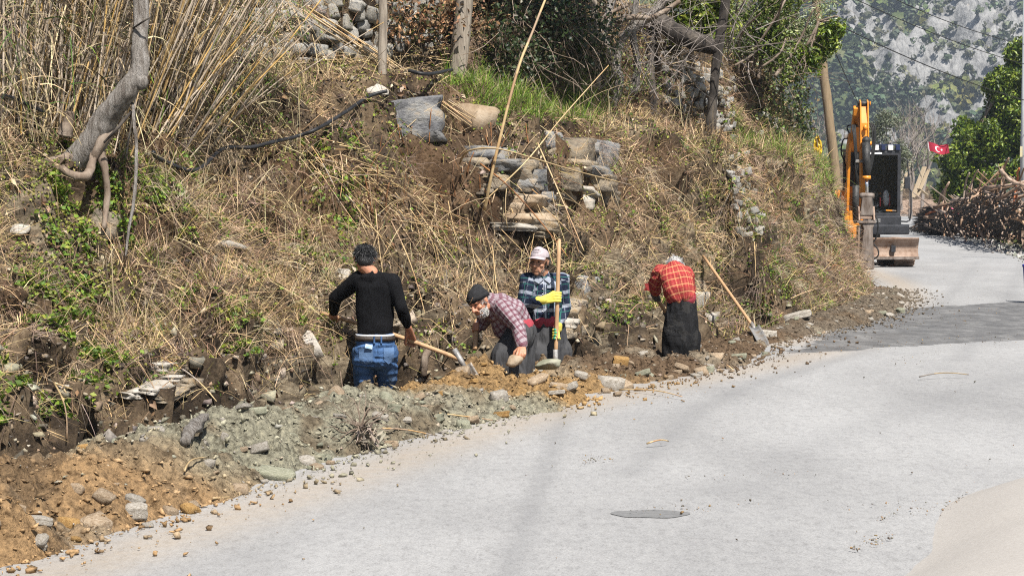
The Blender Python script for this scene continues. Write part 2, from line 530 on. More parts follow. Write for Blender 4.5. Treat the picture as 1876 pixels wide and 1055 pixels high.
# ---- road
def strip(vals, vs, zf):
    B, N = base(vals)
    P = np.empty((len(vals), len(vs), 3))
    P[..., :2] = B[:, None, :] + N[:, None, :] * np.asarray(vs)[None, :, None]
    P[..., 2] = zf(P)
    return P.reshape(-1, 3), grid_faces(len(vals), len(vs))
def road_material():
    m, nt, b, out = mat_base('worn_road_surface')
    c = coords(nt)
    n1 = noise_node(nt, coords(nt, 'Object', (0.55, 0.22, 1)), 1.0, 5, 0.6, 0.6)
    colr = ramp(nt, [(0.30, (0.245, 0.243, 0.242)), (0.48, (0.283, 0.281, 0.279)), (0.66, (0.325, 0.323, 0.32))], n1)
    n2 = noise_node(nt, c, 75, 4, 0.85)
    colr = mixc(nt, colr, ramp(nt, [(0.30, (0.42, 0.42, 0.43)), (0.44, (0.90, 0.90, 0.90)), (0.58, (1.04, 1.04, 1.04)), (0.72, (1.32, 1.31, 1.3))], n2), 1.0, 'MULTIPLY')
    n4 = noise_node(nt, coords(nt, 'Object', (1, 0.5, 1)), 20, 5, 0.75)
    colr = mixc(nt, colr, ramp(nt, [(0.32, (0.74, 0.735, 0.73)), (0.5, (1.0, 1.0, 1.0)), (0.7, (1.10, 1.10, 1.09))], n4), 0.8, 'MULTIPLY')
    n3 = noise_node(nt, coords(nt, 'Object', (1, 0.35, 1)), 7, 5, 0.7)
    colr = mixc(nt, colr, ramp(nt, [(0.35, (0.88, 0.88, 0.885)), (0.6, (1.03, 1.03, 1.025))], n3), 0.5, 'MULTIPLY')
    # thin mended seams and cracks of the old surface
    vor = nd(nt, 'ShaderNodeTexVoronoi', feature='DISTANCE_TO_EDGE')
    vor.inputs['Scale'].default_value = 0.28
    dn = nd(nt, 'ShaderNodeTexNoise')
    dn.inputs['Scale'].default_value = 1.3; dn.inputs['Detail'].default_value = 6
    nt.links.new(c, dn.inputs['Vector'])
    wc = mixc(nt, c, dn.outputs['Color'], 0.45, 'ADD')
    nt.links.new(wc, vor.inputs['Vector'])
    crack = mth(nt, 'LESS_THAN', vor.outputs['Distance'], 0.0025)
    crack = mth(nt, 'MULTIPLY', crack, mth(nt, 'GREATER_THAN', noise_node(nt, c, 1.1, 3), 0.5))
    colr = mixc(nt, colr, (0.13, 0.12, 0.11), mth(nt, 'MULTIPLY', crack, 0.12))
    # soft darker streaks, stored per vertex
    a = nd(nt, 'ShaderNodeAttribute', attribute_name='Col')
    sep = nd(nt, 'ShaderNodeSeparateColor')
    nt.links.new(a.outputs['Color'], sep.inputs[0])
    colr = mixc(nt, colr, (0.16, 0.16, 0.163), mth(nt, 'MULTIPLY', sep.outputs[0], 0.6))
    colr = mixc(nt, colr, (0.34, 0.26, 0.17), mth(nt, 'MULTIPLY', sep.outputs[1], mth(nt, 'MULTIPLY', noise_node(nt, c, 9, 5, 0.8), 0.9)))
    # the fresh asphalt patch with a ragged edge and worn pale spots
    e = noise_node(nt, c, 2.6, 6, 0.7)
    pm = mth(nt, 'ADD', sep.outputs[2], mth(nt, 'MULTIPLY', mth(nt, 'SUBTRACT', e, 0.5), 0.9))
    pm = mth(nt, 'MULTIPLY', mth(nt, 'SUBTRACT', pm, 0.47), 14.0, True)
    asp = ramp(nt, [(0.32, (0.055, 0.055, 0.057)), (0.5, (0.105, 0.104, 0.104)), (0.68, (0.185, 0.182, 0.178))], noise_node(nt, coords(nt, 'Object', (1, 0.5, 1)), 3.0, 7, 0.75))
    asp = mixc(nt, asp, ramp(nt, [(0.3, (0.6, 0.6, 0.6)), (0.7, (1.5, 1.5, 1.5))], n2), 0.8, 'MULTIPLY')
    colr = mixc(nt, colr, asp, mth(nt, 'MULTIPLY', pm, 0.92))
    nt.links.new(colr, b.inputs['Base Color'])
    b.inputs['Roughness'].default_value = 0.9
    b.inputs['Specular IOR Level'].default_value = 0.2
    bump(nt, b, n2, 0.5, 0.006)
    return m
def seg_dist(P, pts):
    d = np.full(len(P), 1e9)
    pts = np.asarray(pts)
    for a, b_ in zip(pts[:-1], pts[1:]):
        ab = b_ - a
        t = np.clip(((P - a) @ ab) / (ab @ ab), 0, 1)
        d = np.minimum(d, np.linalg.norm(P - (a + t[:, None] * ab), axis=1))
    return d
_rs = np.r_[np.arange(0, s_of_Y(8), 0.5), np.arange(s_of_Y(8), s_of_Y(36), 0.06), np.arange(s_of_Y(36), LS[-1], 0.5)]
_rv = np.r_[np.arange(0.05, -5.0, -0.09), -5.2, -5.6, -6.1]
RV, RF = strip(_rs, _rv, lambda P: 0.004 * fbm(P * np.array([0.5, 0.5, 0]), 2))
RF = RF[:, ::-1]
road_masks = np.zeros((len(RV), 3))
for streak, w, k in (([(930, 1055), (985, 900), (1030, 770), (1045, 715)], 0.07, 0.75),
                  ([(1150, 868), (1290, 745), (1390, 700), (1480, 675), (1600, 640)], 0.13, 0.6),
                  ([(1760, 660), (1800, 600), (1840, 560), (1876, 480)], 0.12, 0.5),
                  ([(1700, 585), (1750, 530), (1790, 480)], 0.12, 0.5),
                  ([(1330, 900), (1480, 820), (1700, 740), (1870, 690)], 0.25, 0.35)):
    d = seg_dist(RV[:, :2], [tuple(ground(*p))[:2] for p in streak])
    road_masks[:, 0] = np.maximum(road_masks[:, 0], k * np.exp(-(d / w) ** 2))
_vv = np.tile(_rv, len(_rs))
road_masks[:, 1] = np.exp(-((_vv + 1.15) / 0.30) ** 2) * 0.8 * (RV[:, 1] < 24) + np.exp(-((_vv + 0.4) / 0.3) ** 2) * 0.9 * (RV[:, 1] >= 22)
def poly_sd(P, pix):
    q = np.array([tuple(ground(*p))[:2] for p in pix])
    d = seg_dist(P, np.vstack([q, q[:1]]))
    ins = np.zeros(len(P), bool)
    for a, b_ in zip(q, np.roll(q, -1, 0)):
        c_ = ((a[1] > P[:, 1]) != (b_[1] > P[:, 1])) & (P[:, 0] < (b_[0] - a[0]) * (P[:, 1] - a[1]) / (b_[1] - a[1] + 1e-12) + a[0])
        ins ^= c_
    return np.where(ins, d, -d)
sd = poly_sd(RV[:, :2], [(1440, 648), (1500, 618), (1545, 597), (1600, 576), (1660, 565), (1880, 552), (1990, 548), (2000, 615), (1876, 622), (1760, 628), (1650, 634), (1560, 642)])
road_masks[:, 2] = np.clip(sd / 0.6, -1, 1) * 0.5 + 0.5
road = link('road', mesh_np('road', RV, RF, col=road_masks, smooth=True), road_material())
tag(road, 'pale worn rural road running past the trench', 'road', kind='structure')

oq = ground(1192, 942)
ozz = 0.004 * float(fbm(np.array([[oq.x * .5, oq.y * .5, 0.]]), 2)[0]) + .0035
mb = MB(); mb.add([(oq.x + .215 * math.cos(t) * (1 + .06 * math.sin(3 * t)), oq.y + .13 * math.sin(t) * (1 + .1 * math.sin(5 * t + 1)), ozz) for t in np.linspace(0, 2 * math.pi, 60)[:-1]], [tuple(range(59))])
tag(mb.build('road_patch', mat('mended_asphalt', [(0.13, 0.13, 0.13), (0.18, 0.18, 0.179)], 30, 0.9, 0.3, 120, 0.003)), 'small dark oval patch mended into the road', 'road patch', kind='structure')

# ---- wide ground sheet below everything
g = MB()
g.add([(-495, -350, -27.0), (995, -350, -27.0), (995, 1030, -27.0), (-495, 1030, -27.0)], [(0, 1, 2, 3)])
tag(g.build('ground', mat('ground_soil', [(0.10, 0.08, 0.05), (0.16, 0.13, 0.08), (0.09, 0.10, 0.04)], 0.2, bmp=0)), 'brown valley ground', 'ground', kind='structure')
# verge on the valley side of the road
_vs = np.r_[-6.1, -6.6, -7.4, -9, -12, -18, -30, -70]
def _vz(P):
    dv = np.tile(np.array([0, 0.02, 0.06, 0.08, 0.0, -0.4, -2.5, -27.5]), len(_rs[::4])).reshape(P.shape[:2])
    return dv + 0.04 * fbm(P * np.array([1.3, 1.3, 0]), 3)
_vv2, _vf = strip(_rs[::4], np.r_[-5.0, _vs[1:]], _vz)
verge = link('verge_ground', mesh_np('verge_ground', _vv2, _vf[:, ::-1], smooth=True),
             mat('verge_soil', [(0.16, 0.13, 0.09), (0.26, 0.22, 0.16), (0.12, 0.13, 0.05), (0.30, 0.27, 0.21)], 1.1, bmp=0.6))
tag(verge, 'grassy earth verge on the valley side of the road', 'verge', kind='structure')

# ---- pale rounded concrete apron in the near corner
def apron():
    a, b_ = ground(1560, 1090), ground(1885, 880)
    u = (b_ - a).normalized()
    w = Vector((u.y, -u.x, 0))
    nu, nw = 60, 40
    V = []
    for i in range(nu):
        for j in range(nw):
            t = -0.4 + 1.9 * i / (nu - 1)
            q = 3.2 * (j / (nw - 1))
            bow = -0.22 * math.exp(-((t - 0.75) / 0.35) ** 2) + 0.05 * math.sin(t * 7)
            p = a + (b_ - a) * t + w * (q + bow)
            z = 0.30 * (1 - math.exp(-(q / 0.55) ** 1.3)) - 0.012
            V.append((p.x, p.y, z))
    V = np.array(V)
    V[:, 2] += 0.02 * fbm(V * 1.5, 3)
    return V, grid_faces(nu, nw)
av, af = apron()
tag(link('concrete_apron', mesh_np('concrete_apron', av, af, smooth=True), mat('pale_concrete', [(0.31, 0.288, 0.262), (0.345, 0.322, 0.295), (0.38, 0.357, 0.328)], 55, 0.92, 0.35, 110, 0.004)),
    'pale rounded concrete apron rising at the road edge', 'concrete apron', kind='structure')

# ---- spoil heap thrown out of the trench
_hw = np.array([(6, .95, .21), (8, .95, .21), (9.6, .88, .22), (11, .88, .22), (12.3, .86, .21), (14, .84, .20), (15, .95, .13), (16, 1.10, .11), (17.0, 1.12, .14), (18, 1.12, .11), (19.2, 1.1, .12),
                (20.3, 1.0, .11), (21.3, .75, .07), (22.3, .40, .05), (24, .45, .10), (26, .6, .13), (28, .6, .12), (30, .5, .10), (32, .4, .06), (34, .25, .02)])
ps = np.arange(s_of_Y(6), s_of_Y(34), 0.029)
pv = np.arange(-1.45, 0.62, 0.027)
B, N = base(ps)
Yb = B[:, 1]
W = np.interp(Yb, _hw[:, 0], _hw[:, 1]); H = np.interp(Yb, _hw[:, 0], _hw[:, 2])
W = W * (1 + 0.16 * fbm(np.stack([Yb * 1.3, Yb * 0, Yb * 0], 1), 3))
PX = np.empty((len(ps), len(pv), 3))
PX[..., :2] = B[:, None] + N[:, None] * pv[None, :, None]
t = np.clip((pv[None] + W[:, None]) / W[:, None], -0.6, 1)
front = np.where(t > 0, np.sin(np.clip(t, 0, 1) * math.pi / 2) ** 1.15, t * 0.5)
back = 1 - sstep(0.02, 0.6, pv)[None] * 2.3
Zp = H[:, None] * np.where(pv[None] < 0, front, back)
PX[..., 2] = Zp
edge = sstep(-0.02, 0.25, t)
Pn = PX * np.array([1, 1, 0])
lump = 0.11 * fbm(Pn * 1.7, 2) + 0.095 * fbm(Pn * 4.5 + 5, 2) + 0.055 * np.abs(fbm(Pn * 10 + 9, 2)) * 1.6 + 0.05 * fbm(Pn * 21, 2)
PX[..., 2] += lump * edge * np.interp(Yb, [6, 20.5, 22, 35], [1, 1, .5, .5])[:, None] - 0.06 * (1 - edge)
# the clod of clay beside the stooping man
for (mx, my, mh, mr) in ((870, 668, 0.24, 0.20), (980, 700, 0.08, 0.3), (1240, 668, 0.06, 0.3), (300, 830, 0.06, 0.4)):
    q = ground(mx, my, 0.22)
    d2 = (PX[..., 0] - q.x) ** 2 + (PX[..., 1] - q.y) ** 2
    PX[..., 2] += mh * np.exp(-d2 / mr ** 2) * (1 + 0.5 * fbm(Pn * 9, 2))
PVt = PX.reshape(-1, 3)
def heap_cols(P):
    Y = P[:, 1] + 0.7 * fbm(P * np.array([1.2, 1.2, 1.2]), 3) + (P[:, 2] - 0.1) * 1.5
    keys = np.array([6, 11.3, 12.3, 15.3, 15.9, 17.4, 18.2, 23, 24, 40.])
    cols = np.array([(.33, .21, .105), (.325, .21, .11), (.265, .25, .185), (.275, .26, .195), (.33, .21, .095), (.31, .20, .095), (.135, .092, .058), (.135, .092, .058), (.15, .12, .088), (.16, .135, .105)])
    c = np.stack([np.interp(Y, keys, cols[:, i]) for i in range(3)], 1)
    f = fbm(P * 3.1 + 40, 3)
    dk = sstep(0.1, 0.45, f)[:, None] * 0.7
    c = c * (1 - dk) + np.array([.13, .09, .055]) * dk
    lt = sstep(0.15, 0.5, fbm(P * 2.2 + 77, 3))[:, None] * 0.6
    c = c * (1 - lt) + np.array([.28, .24, .18]) * lt
    return c
hv_m = mat('turned_soil', [(0.35, 0.33, 0.31), (0.95, 0.95, 0.95), (1.45, 1.42, 1.36)], 22, 0.96, 1.0, 50, 0.04, attr=True, spec=0.1)
heap = link('spoil_heap', mesh_np('spoil_heap', PVt, grid_faces(len(ps), len(pv))[:, ::-1], col=heap_cols(PVt), smooth=True), hv_m)
tag(heap, 'long heap of dug soil beside the trench, orange, grey and brown', 'soil heap', kind='structure')
HEAP_BVH = BVHTree.FromPolygons([tuple(v) for v in PVt], [tuple(f) for f in grid_faces(len(ps), len(pv))])
def heap_z(x, y, dflt=0.0):
    h = HEAP_BVH.ray_cast(Vector((x, y, 5)), Vector((0, 0, -1)))
    return max(h[0].z, dflt) if h[0] is not None else dflt
def hit_heap(px, py):
    h = HEAP_BVH.ray_cast(Vector((0, 0, CAM_H)), ray(px, py).normalized())
    return h[0] if h[0] is not None else ground(px, py)

# ---- mountain far behind
mx = np.r_[np.arange(-490, 20, 25), np.arange(20, 300, 1.6), np.arange(300, 990, 25)]
my = np.r_[np.arange(300, 430, 10), np.arange(430, 880, 1.6), np.arange(880, 1010, 20)]
MX, MY = np.meshgrid(mx, my, indexing='ij')
Q = np.stack([MX, MY, np.zeros_like(MX)], -1)
mb_ = np.interp(MY + 45 * fbm(Q / 130.0, 3) - 0.12 * (MX - 150), [300, 420, 500, 560, 640, 760, 900, 1500], [-30, -28, -10, 8, 32, 92, 160, 420])
def rockmask(X, Y, Q):
    """1 on the bare limestone"""
    r = X / np.maximum(Y, 1)
    k = sstep(0.192, 0.222, r + 0.018 * fbm(Q / 45.0, 3)) * sstep(560, 610, Y + 60 * fbm(Q / 60 + 5, 2))
    for cx, cy, rx, ry in ((122, 640, 16, 40), (118, 612, 12, 18), (108, 575, 14, 10), (138, 560, 12, 9), (126, 588, 9, 8), (146, 600, 9, 30)):
        k = np.maximum(k, 1 - sstep(0.6, 1.1, np.hypot((X - cx) / rx, (Y - cy) / ry) + 0.45 * fbm(Q / 12.0 + cx, 3)))
    return np.clip(k, 0, 1)
RM = rockmask(MX, MY, Q)
crag = np.abs(fbm(Q / 16.0 + 3, 4))
MZ = mb_ + 9 * fbm(Q / 60.0, 3) + RM * (5 - 24 * crag + 7.0 * fbm(Q / 6.0, 4)) + 1.0 * fbm(Q / 4.0, 2)
MZ = np.minimum(MZ, 206 + 2 * fbm(Q / 9.0, 2))
MP = np.stack([MX, MY, MZ], -1).reshape(-1, 3)
mcol = np.stack([RM.ravel()] * 3, 1)
def mountain_material():
    m, nt, b, out = mat_base('mountain_rock')
    c = coords(nt)
    a = nd(nt, 'ShaderNodeAttribute', attribute_name='Col')
    rock = ramp(nt, [(0.3, (0.12, 0.118, 0.115)), (0.45, (0.22, 0.218, 0.213)), (0.62, (0.31, 0.306, 0.298)), (0.75, (0.27, 0.23, 0.18))], noise_node(nt, c, 0.22, 7, 0.75))
    veg = ramp(nt, [(0.3, (0.05, 0.07, 0.026)), (0.5, (0.08, 0.10, 0.036)), (0.68, (0.16, 0.155, 0.09))], noise_node(nt, c, 0.15, 6, 0.7))
    f = noise_node(nt, c, 0.10, 6, 0.75)
    fac = mth(nt, 'SUBTRACT', mth(nt, 'ADD', mth(nt, 'MULTIPLY', a.outputs['Fac'], 1.6), f), 0.85, True)
    fac = mth(nt, 'MULTIPLY', fac, 4.0, True)
    dk = noise_node(nt, coords(nt, 'Object', (1, 0.35, 0.35)), 0.55, 7, 0.8, 1.0)
    rock = mixc(nt, rock, ramp(nt, [(0.38, (0.38, 0.38, 0.39)), (0.5, (1, 1, 1)), (0.7, (1.3, 1.29, 1.27))], dk), 0.9, 'MULTIPLY')
    nt.links.new(mixc(nt, veg, rock, fac), b.inputs['Base Color'])
    b.inputs['Roughness'].default_value = 0.95
    b.inputs['Specular IOR Level'].default_value = 0.1
    bump(nt, b, noise_node(nt, c, 0.5, 6, 0.75), 0.8, 1.2)
    return m
tag(link('mountain_terrain', mesh_np('mountain_terrain', MP, grid_faces(len(mx), len(my))[:, ::-1], col=mcol, smooth=False), mountain_material()),
    'grey limestone mountainside with wooded slopes', 'mountain', kind='structure')
M_BVH = None
# forest on it: crowns as uneven clumps, one far-off wood
def unit_(v): return v / np.maximum(np.linalg.norm(v, axis=-1, keepdims=True), 1e-9)
def forest():
    rs = np.random.default_rng(3)
    n = 17000
    X = rs.uniform(35, 250, n); Y = rs.uniform(440, 900, n)
    r = X / Y
    ok = (r > 0.08) & (r < 0.275)
    X, Y = X[ok], Y[ok]
    q = np.stack([X, Y, X * 0], 1)
    rmk = rockmask(X, Y, q)
    dens = 1.0 - 0.62 * rmk
    dens *= 0.55 + 0.7 * sstep(-0.3, 0.25, fbm(q / 35.0 + 8, 3))
    ok = rs.uniform(0, 1, len(X)) < dens
    X, Y, rmk = X[ok], Y[ok], rmk[ok]
    xi = np.clip(np.searchsorted(mx, X), 1, len(mx) - 1); yi = np.clip(np.searchsorted(my, Y), 1, len(my) - 1)
    Zg = MZ[xi, yi]
    tint = fbm(np.stack([X, Y, X * 0], 1) / 50 + 4, 2)
    n = len(X)
    bare = rmk > 0.5
    conif = (tint > -0.08) & ~bare
    S = rs.uniform(1.1, 2.6, n) * np.where(bare, 0.7, 1)
    c0 = np.where(conif[:, None], np.array((.070, .098, .055)), np.where(bare[:, None], np.array((.10, .115, .075)), np.array((.115, .130, .045))))
    c0 = c0 * rs.uniform(0.6, 1.4, (n, 1)) * np.stack([rs.uniform(.85, 1.25, n), np.ones(n), rs.uniform(.8, 1.2, n)], 1)
    m = 19
    d = unit_(rs.normal(size=(n, m, 3))) * rs.uniform(0.25, 1.0, (n, m, 1)) ** 0.6
    d[..., 2] *= np.where(conif, 1.5, 0.9)[:, None]
    d[..., :2] *= np.where(conif[:, None], (0.85 - 0.35 * d[..., 2]).clip(.2, 1.2), 1.0)[..., None]
    ctr = np.stack([X, Y, Zg + S * 1.0], 1)[:, None] + d * S[:, None, None]
    nn = unit_(d + rs.normal(size=d.shape) * 0.5)
    ta = unit_(np.cross(nn, rs.normal(size=d.shape))); tb = np.cross(nn, ta)
    sz = (S * 0.48)[:, None, None] * rs.uniform(.6, 1.3, (n, m, 1))
    V = np.stack([ctr - ta * sz, ctr + tb * sz, ctr + ta * sz, ctr - tb * sz], 2).reshape(-1, 3)
    F = [np.arange(len(V)).reshape(-1, 4)]
    C = [np.repeat((c0[:, None] * rs.uniform(.7, 1.3, (n, m, 1))).reshape(-1, 3), 4, 0)]
    V = [V]
    o = link('forest', mesh_np('forest', np.vstack(V), np.vstack(F), col=np.vstack(C)), mat('far_foliage', [(0.6, 0.6, 0.6), (1.3, 1.3, 1.2)], 1.2, 0.9, 0, attr=True, spec=0.1))
    tag(o, 'dark pines and scrub covering the far mountainside', 'forest', kind='stuff')
forest()
# ---- air
hz = MB(); hz.box((250, 340, 93), (1510, 1400, 244))
hm = bpy.data.materials.new('valley_haze'); hm.use_nodes = True
hn = hm.node_tree; hn.nodes.clear()
ho = nd(hn, 'ShaderNodeOutputMaterial'); pvn = nd(hn, 'ShaderNodeVolumePrincipled')
pvn.inputs['Color'].default_value = (0.72, 0.84, 1.0, 1)
pvn.inputs['Density'].default_value = 0.00034
pvn.inputs['Anisotropy'].default_value = 0.2
hn.links.new(pvn.outputs[0], ho.inputs['Volume'])
tag(hz.build('haze', hm), 'thin bluish valley haze', 'haze', kind='stuff')
# ================================================================== BANK: rocks, walls, plants
def rock_mesh(name, seed, size, sub=3, rough=0.22, flat=0.0, layers=0, cuts=5, power=0.75):
    rs = np.random.default_rng(seed)
    bm = bmesh.new()
    bmesh.ops.create_icosphere(bm, subdivisions=sub, radius=1.0)
    v = np.array([x.co[:] for x in bm.verts]); f = np.array([[y.index for y in x.verts] for x in bm.faces])
    bm.free()
    v = np.sign(v) * np.abs(v) ** power
    for _ in range(cuts):                       # broken faces
        n = rs.normal(size=3); n /= np.linalg.norm(n)
        d = rs.uniform(0.55, 0.85)
        over = v @ n - d
        v = v - np.maximum(over, 0)[:, None] * n * 0.9
    v = v * (1 + rough * fbm(v * 1.6 + seed * 3.1, 3)[:, None])
    if layers:
        z = v[:, 2] * layers
        st = fbm(np.stack([np.floor(z + 0.5 * fbm(v * 1.3 + seed, 2)), z * 0, z * 0], 1) * 3.7 + seed, 1)
        v[:, :2] *= (1 + 0.16 * st)[:, None]
    v *= np.asarray(size)
    return mesh_np(name, v, f, smooth=False)
def slab_mesh(name, seed, size, nz=4, jag=0.16, n=8):
    rs = np.random.default_rng(seed)
    bm = bmesh.new(); bmesh.ops.create_cube(bm, size=2.0)
    bmesh.ops.subdivide_edges(bm, edges=bm.edges[:], cuts=n, use_grid_fill=True)
    v = np.array([q.co[:] for q in bm.verts]); f = np.array([[y.index for y in x.verts] for x in bm.faces]); bm.free()
    for _ in range(7):                      # corners broken off
        nn = np.array([rs.normal(), rs.normal(), rs.normal() * .5]); nn /= np.linalg.norm(nn)
        v = v - np.maximum(v @ nn - rs.uniform(.95, 1.35), 0)[:, None] * nn
    lay = np.round((v[:, 2] + 1) / 2 * (n + 1)).astype(int)
    off = rs.uniform(-1, 1, (n + 3, 2)) * jag
    v[:, :2] *= (1 + off[lay])
    v[:, :2] += rs.uniform(-1, 1, (n + 3, 2))[lay] * jag * .5
    v = v + 0.03 * np.stack([fbm(v * 1.7 + seed + q, 3) for q in (0, 40, 80)], 1) + 0.05 * np.stack([fbm(v * 6 + seed + q, 2) for q in (0, 40, 80)], 1)
    v *= np.asarray(size)
    return mesh_np(name, v, f, smooth=False)
m_schist = mat('grey_schist', [(0.07, 0.07, 0.075), (0.15, 0.15, 0.155), (0.25, 0.245, 0.235), (0.30, 0.24, 0.17)], 4.0, 0.9, 1.0, 20, 0.03, stretch=(1, 1, 1.7), rnd=0.25)
m_schist_b = mat('brown_schist', [(0.08, 0.068, 0.055), (0.19, 0.158, 0.12), (0.29, 0.24, 0.175), (0.26, 0.175, 0.09)], 4.2, 0.9, 1.0, 20, 0.03, stretch=(1, 1, 1.7), rnd=0.25)
m_pale = mat('pale_limestone', [(0.20, 0.17, 0.135), (0.33, 0.30, 0.255), (0.43, 0.40, 0.36)], 4, 0.9, 0.7, 14, 0.02, rnd=0.12)
m_tan = mat('tan_stone', [(0.19, 0.13, 0.08), (0.32, 0.24, 0.16), (0.42, 0.34, 0.25)], 4, 0.9, 0.7, 14, 0.02, rnd=0.15)
m_ochre = mat('ochre_stone', [(0.20, 0.11, 0.04), (0.34, 0.20, 0.07), (0.42, 0.28, 0.12)], 5, 0.9, 0.7, 16, 0.02, rnd=0.15)
m_green = mat('greenish_stone', [(0.17, 0.17, 0.12), (0.25, 0.25, 0.18), (0.33, 0.32, 0.25)], 5, 0.9, 0.7, 14, 0.02, rnd=0.15)
m_wallst = mat('field_stone', [(0.15, 0.145, 0.14), (0.27, 0.26, 0.24), (0.36, 0.34, 0.30), (0.26, 0.22, 0.17)], 3.5, 0.92, 0.8, 12, 0.02, rnd=0.28, hue=0.4)

def rock(name, px, py, wpx, hpx, label, m, seed, depth=0.8, layers=0, rot=0.0, tilt=0.0, flat=None, group=None, cat='rock', src=hit, sink=0.25):
    p = src(px, py)
    k = p.y / 3648.0
    w, h = wpx * k / 2, hpx * k / 2
    me = slab_mesh(name, seed, (w, w * depth, h), jag=0.09, n=7) if layers >= 4 else rock_mesh(name, seed, (w, w * depth, h), 3, 0.25, layers=layers, power=.55, cuts=8)
    me.materials.append(m)
    o = link(name, me)
    o.location = (p.x, p.y + w * depth * 0.35, p.z - h * sink * 0.2)
    o.rotation_euler = (rs_(seed, -0.1, 0.1), tilt, rot)
    return tag(o, label, cat, group)
def rs_(seed, a, b): return float(np.random.default_rng(seed + 991).uniform(a, b))

rock('boulder', 752, 222, 118, 84, 'big grey layered boulder on the bank below the wooden post', m_schist, 11, layers=5, tilt=-0.12, cat='boulder')
rock('boulder', 872, 222, 88, 66, 'tan rounded boulder beside the big grey boulder', m_tan, 12, cat='boulder', tilt=0.1)
rock('boulder', 690, 164, 44, 26, 'small pale flat boulder at the foot of the wooden post', m_pale, 13)
rock('boulder', 562, 628, 50, 86, 'white upright limestone boulder behind the man in black', m_pale, 14, depth=0.5, tilt=-0.55, cat='boulder')
rock('boulder', 629, 503, 38, 26, 'smooth round grey stone near the shoulder of the man in black', m_pale, 15)
rock('boulder', 185, 412, 70, 78, 'weathered brown rotten stump-like rock under the bent tree', m_schist_b, 16, tilt=.35)
rock('boulder', 405, 452, 120, 26, 'flat pale rock slab in the dry grass', m_pale, 17)
rock('boulder', 550, 462, 64, 44, 'dark brown rock jutting from the shaded bank', m_schist_b, 18)
rock('boulder', 30, 420, 50, 26, 'low pale rock in the weeds at the picture edge', m_pale, 19)

# layered schist outcrops: each slab is a part
def outcrop(name, label, slabs, seed):
    c = hit(slabs[0][0], slabs[0][1])
    root = thing(name, label, 'rock outcrop', c, world=True)
    for i, (px, py, w, h, kind) in enumerate(slabs):
        p = hit(px, py)
        k = p.y / 3648.0
        W, Hh = w * k / 2, h * k / 2
        me = slab_mesh('rock_slab', seed + i * 7, (W * 1.2, W * 0.5 + 0.22, Hh * 1.45), jag=0.07, n=5)
        o = link('rock_slab', me, {'g': m_schist, 'b': m_schist_b, 'o': m_tan, 'p': m_pale}[kind], root)
        o.location = Vector((p.x - 0.05, p.y + W * 0.30 + 0.14, p.z)) - Vector(c)
        o.rotation_euler = (rs_(seed + i, -0.06, 0.08), rs_(seed + i * 3, -0.02, 0.16), rs_(seed + i * 5, -0.42, -0.12))
outcrop('rock_outcrop', 'stepped grey schist outcrop above the man with the cap',
        [(898, 288, 92, 24, 'g'), (880, 300, 60, 16, 'b'), (945, 318, 84, 40, 'b'), (925, 302, 70, 16, 'g'), (950, 345, 90, 26, 'g'), (915, 330, 50, 20, 'b'), (948, 356, 70, 10, 'b'), (985, 345, 40, 50, 'g'),
         (960, 372, 90, 20, 'o'), (940, 385, 60, 18, 'o'), (985, 385, 60, 14, 'b'), (970, 400, 86, 14, 'o'), (975, 412, 90, 16, 'b'), (955, 418, 70, 10, 'p'), (985, 427, 50, 10, 'b'), (990, 405, 40, 12, 'b'),
         (905, 345, 30, 14, 'b'), (1000, 365, 36, 18, 'g'), (965, 333, 30, 16, 'p'), (990, 318, 30, 30, 'b')], 100)
outcrop('rock_outcrop', 'fractured grey and tan schist outcrop beside the stepped one',
        [(1008, 262, 46, 30, 'g'), (1012, 282, 40, 16, 'b'), (1052, 282, 64, 40, 'b'), (1100, 300, 46, 60, 'g'), (1062, 302, 60, 14, 'b'), (1080, 318, 80, 18, 'g'), (1048, 328, 46, 30, 'b'), (1092, 336, 70, 22, 'b'),
         (1075, 350, 60, 14, 'p'), (1115, 330, 30, 30, 'b'), (1040, 350, 40, 20, 'b'), (1070, 366, 50, 24, 'p'), (1040, 262, 30, 8, 'b'), (1110, 362, 40, 20, 'b'), (1090, 272, 44, 20, 'g')], 300)
outcrop('rock_outcrop', 'pale flaking layered rock in the cut bank above the orange soil',
        [(290 + (i % 4) * 24 - 10 * (i % 3), 672 + (i // 4) * 11, 20 + (i * 7) % 19, 8 + (i * 5) % 7, 'p' if i % 3 else 'b') for i in range(24)], 500)
outcrop('rock_outcrop', 'low ledge of crumbling rock beside the hip of the man with the cap',
        [(1055, 575, 36, 22, 'b'), (1048, 592, 44, 12, 'p'), (1062, 560, 26, 12, 'b'), (1050, 610, 40, 14, 'b'), (1085, 530, 26, 34, 'g')], 700)
outcrop('rock_outcrop', 'pale root-bound rock ledge behind the man in red',
        [(1285, 565, 34, 40, 'p'), (1300, 590, 40, 26, 'p'), (1292, 530, 26, 26, 'b'), (1240, 478, 20, 22, 'p'), (1320, 600, 36, 18, 'b')], 800)

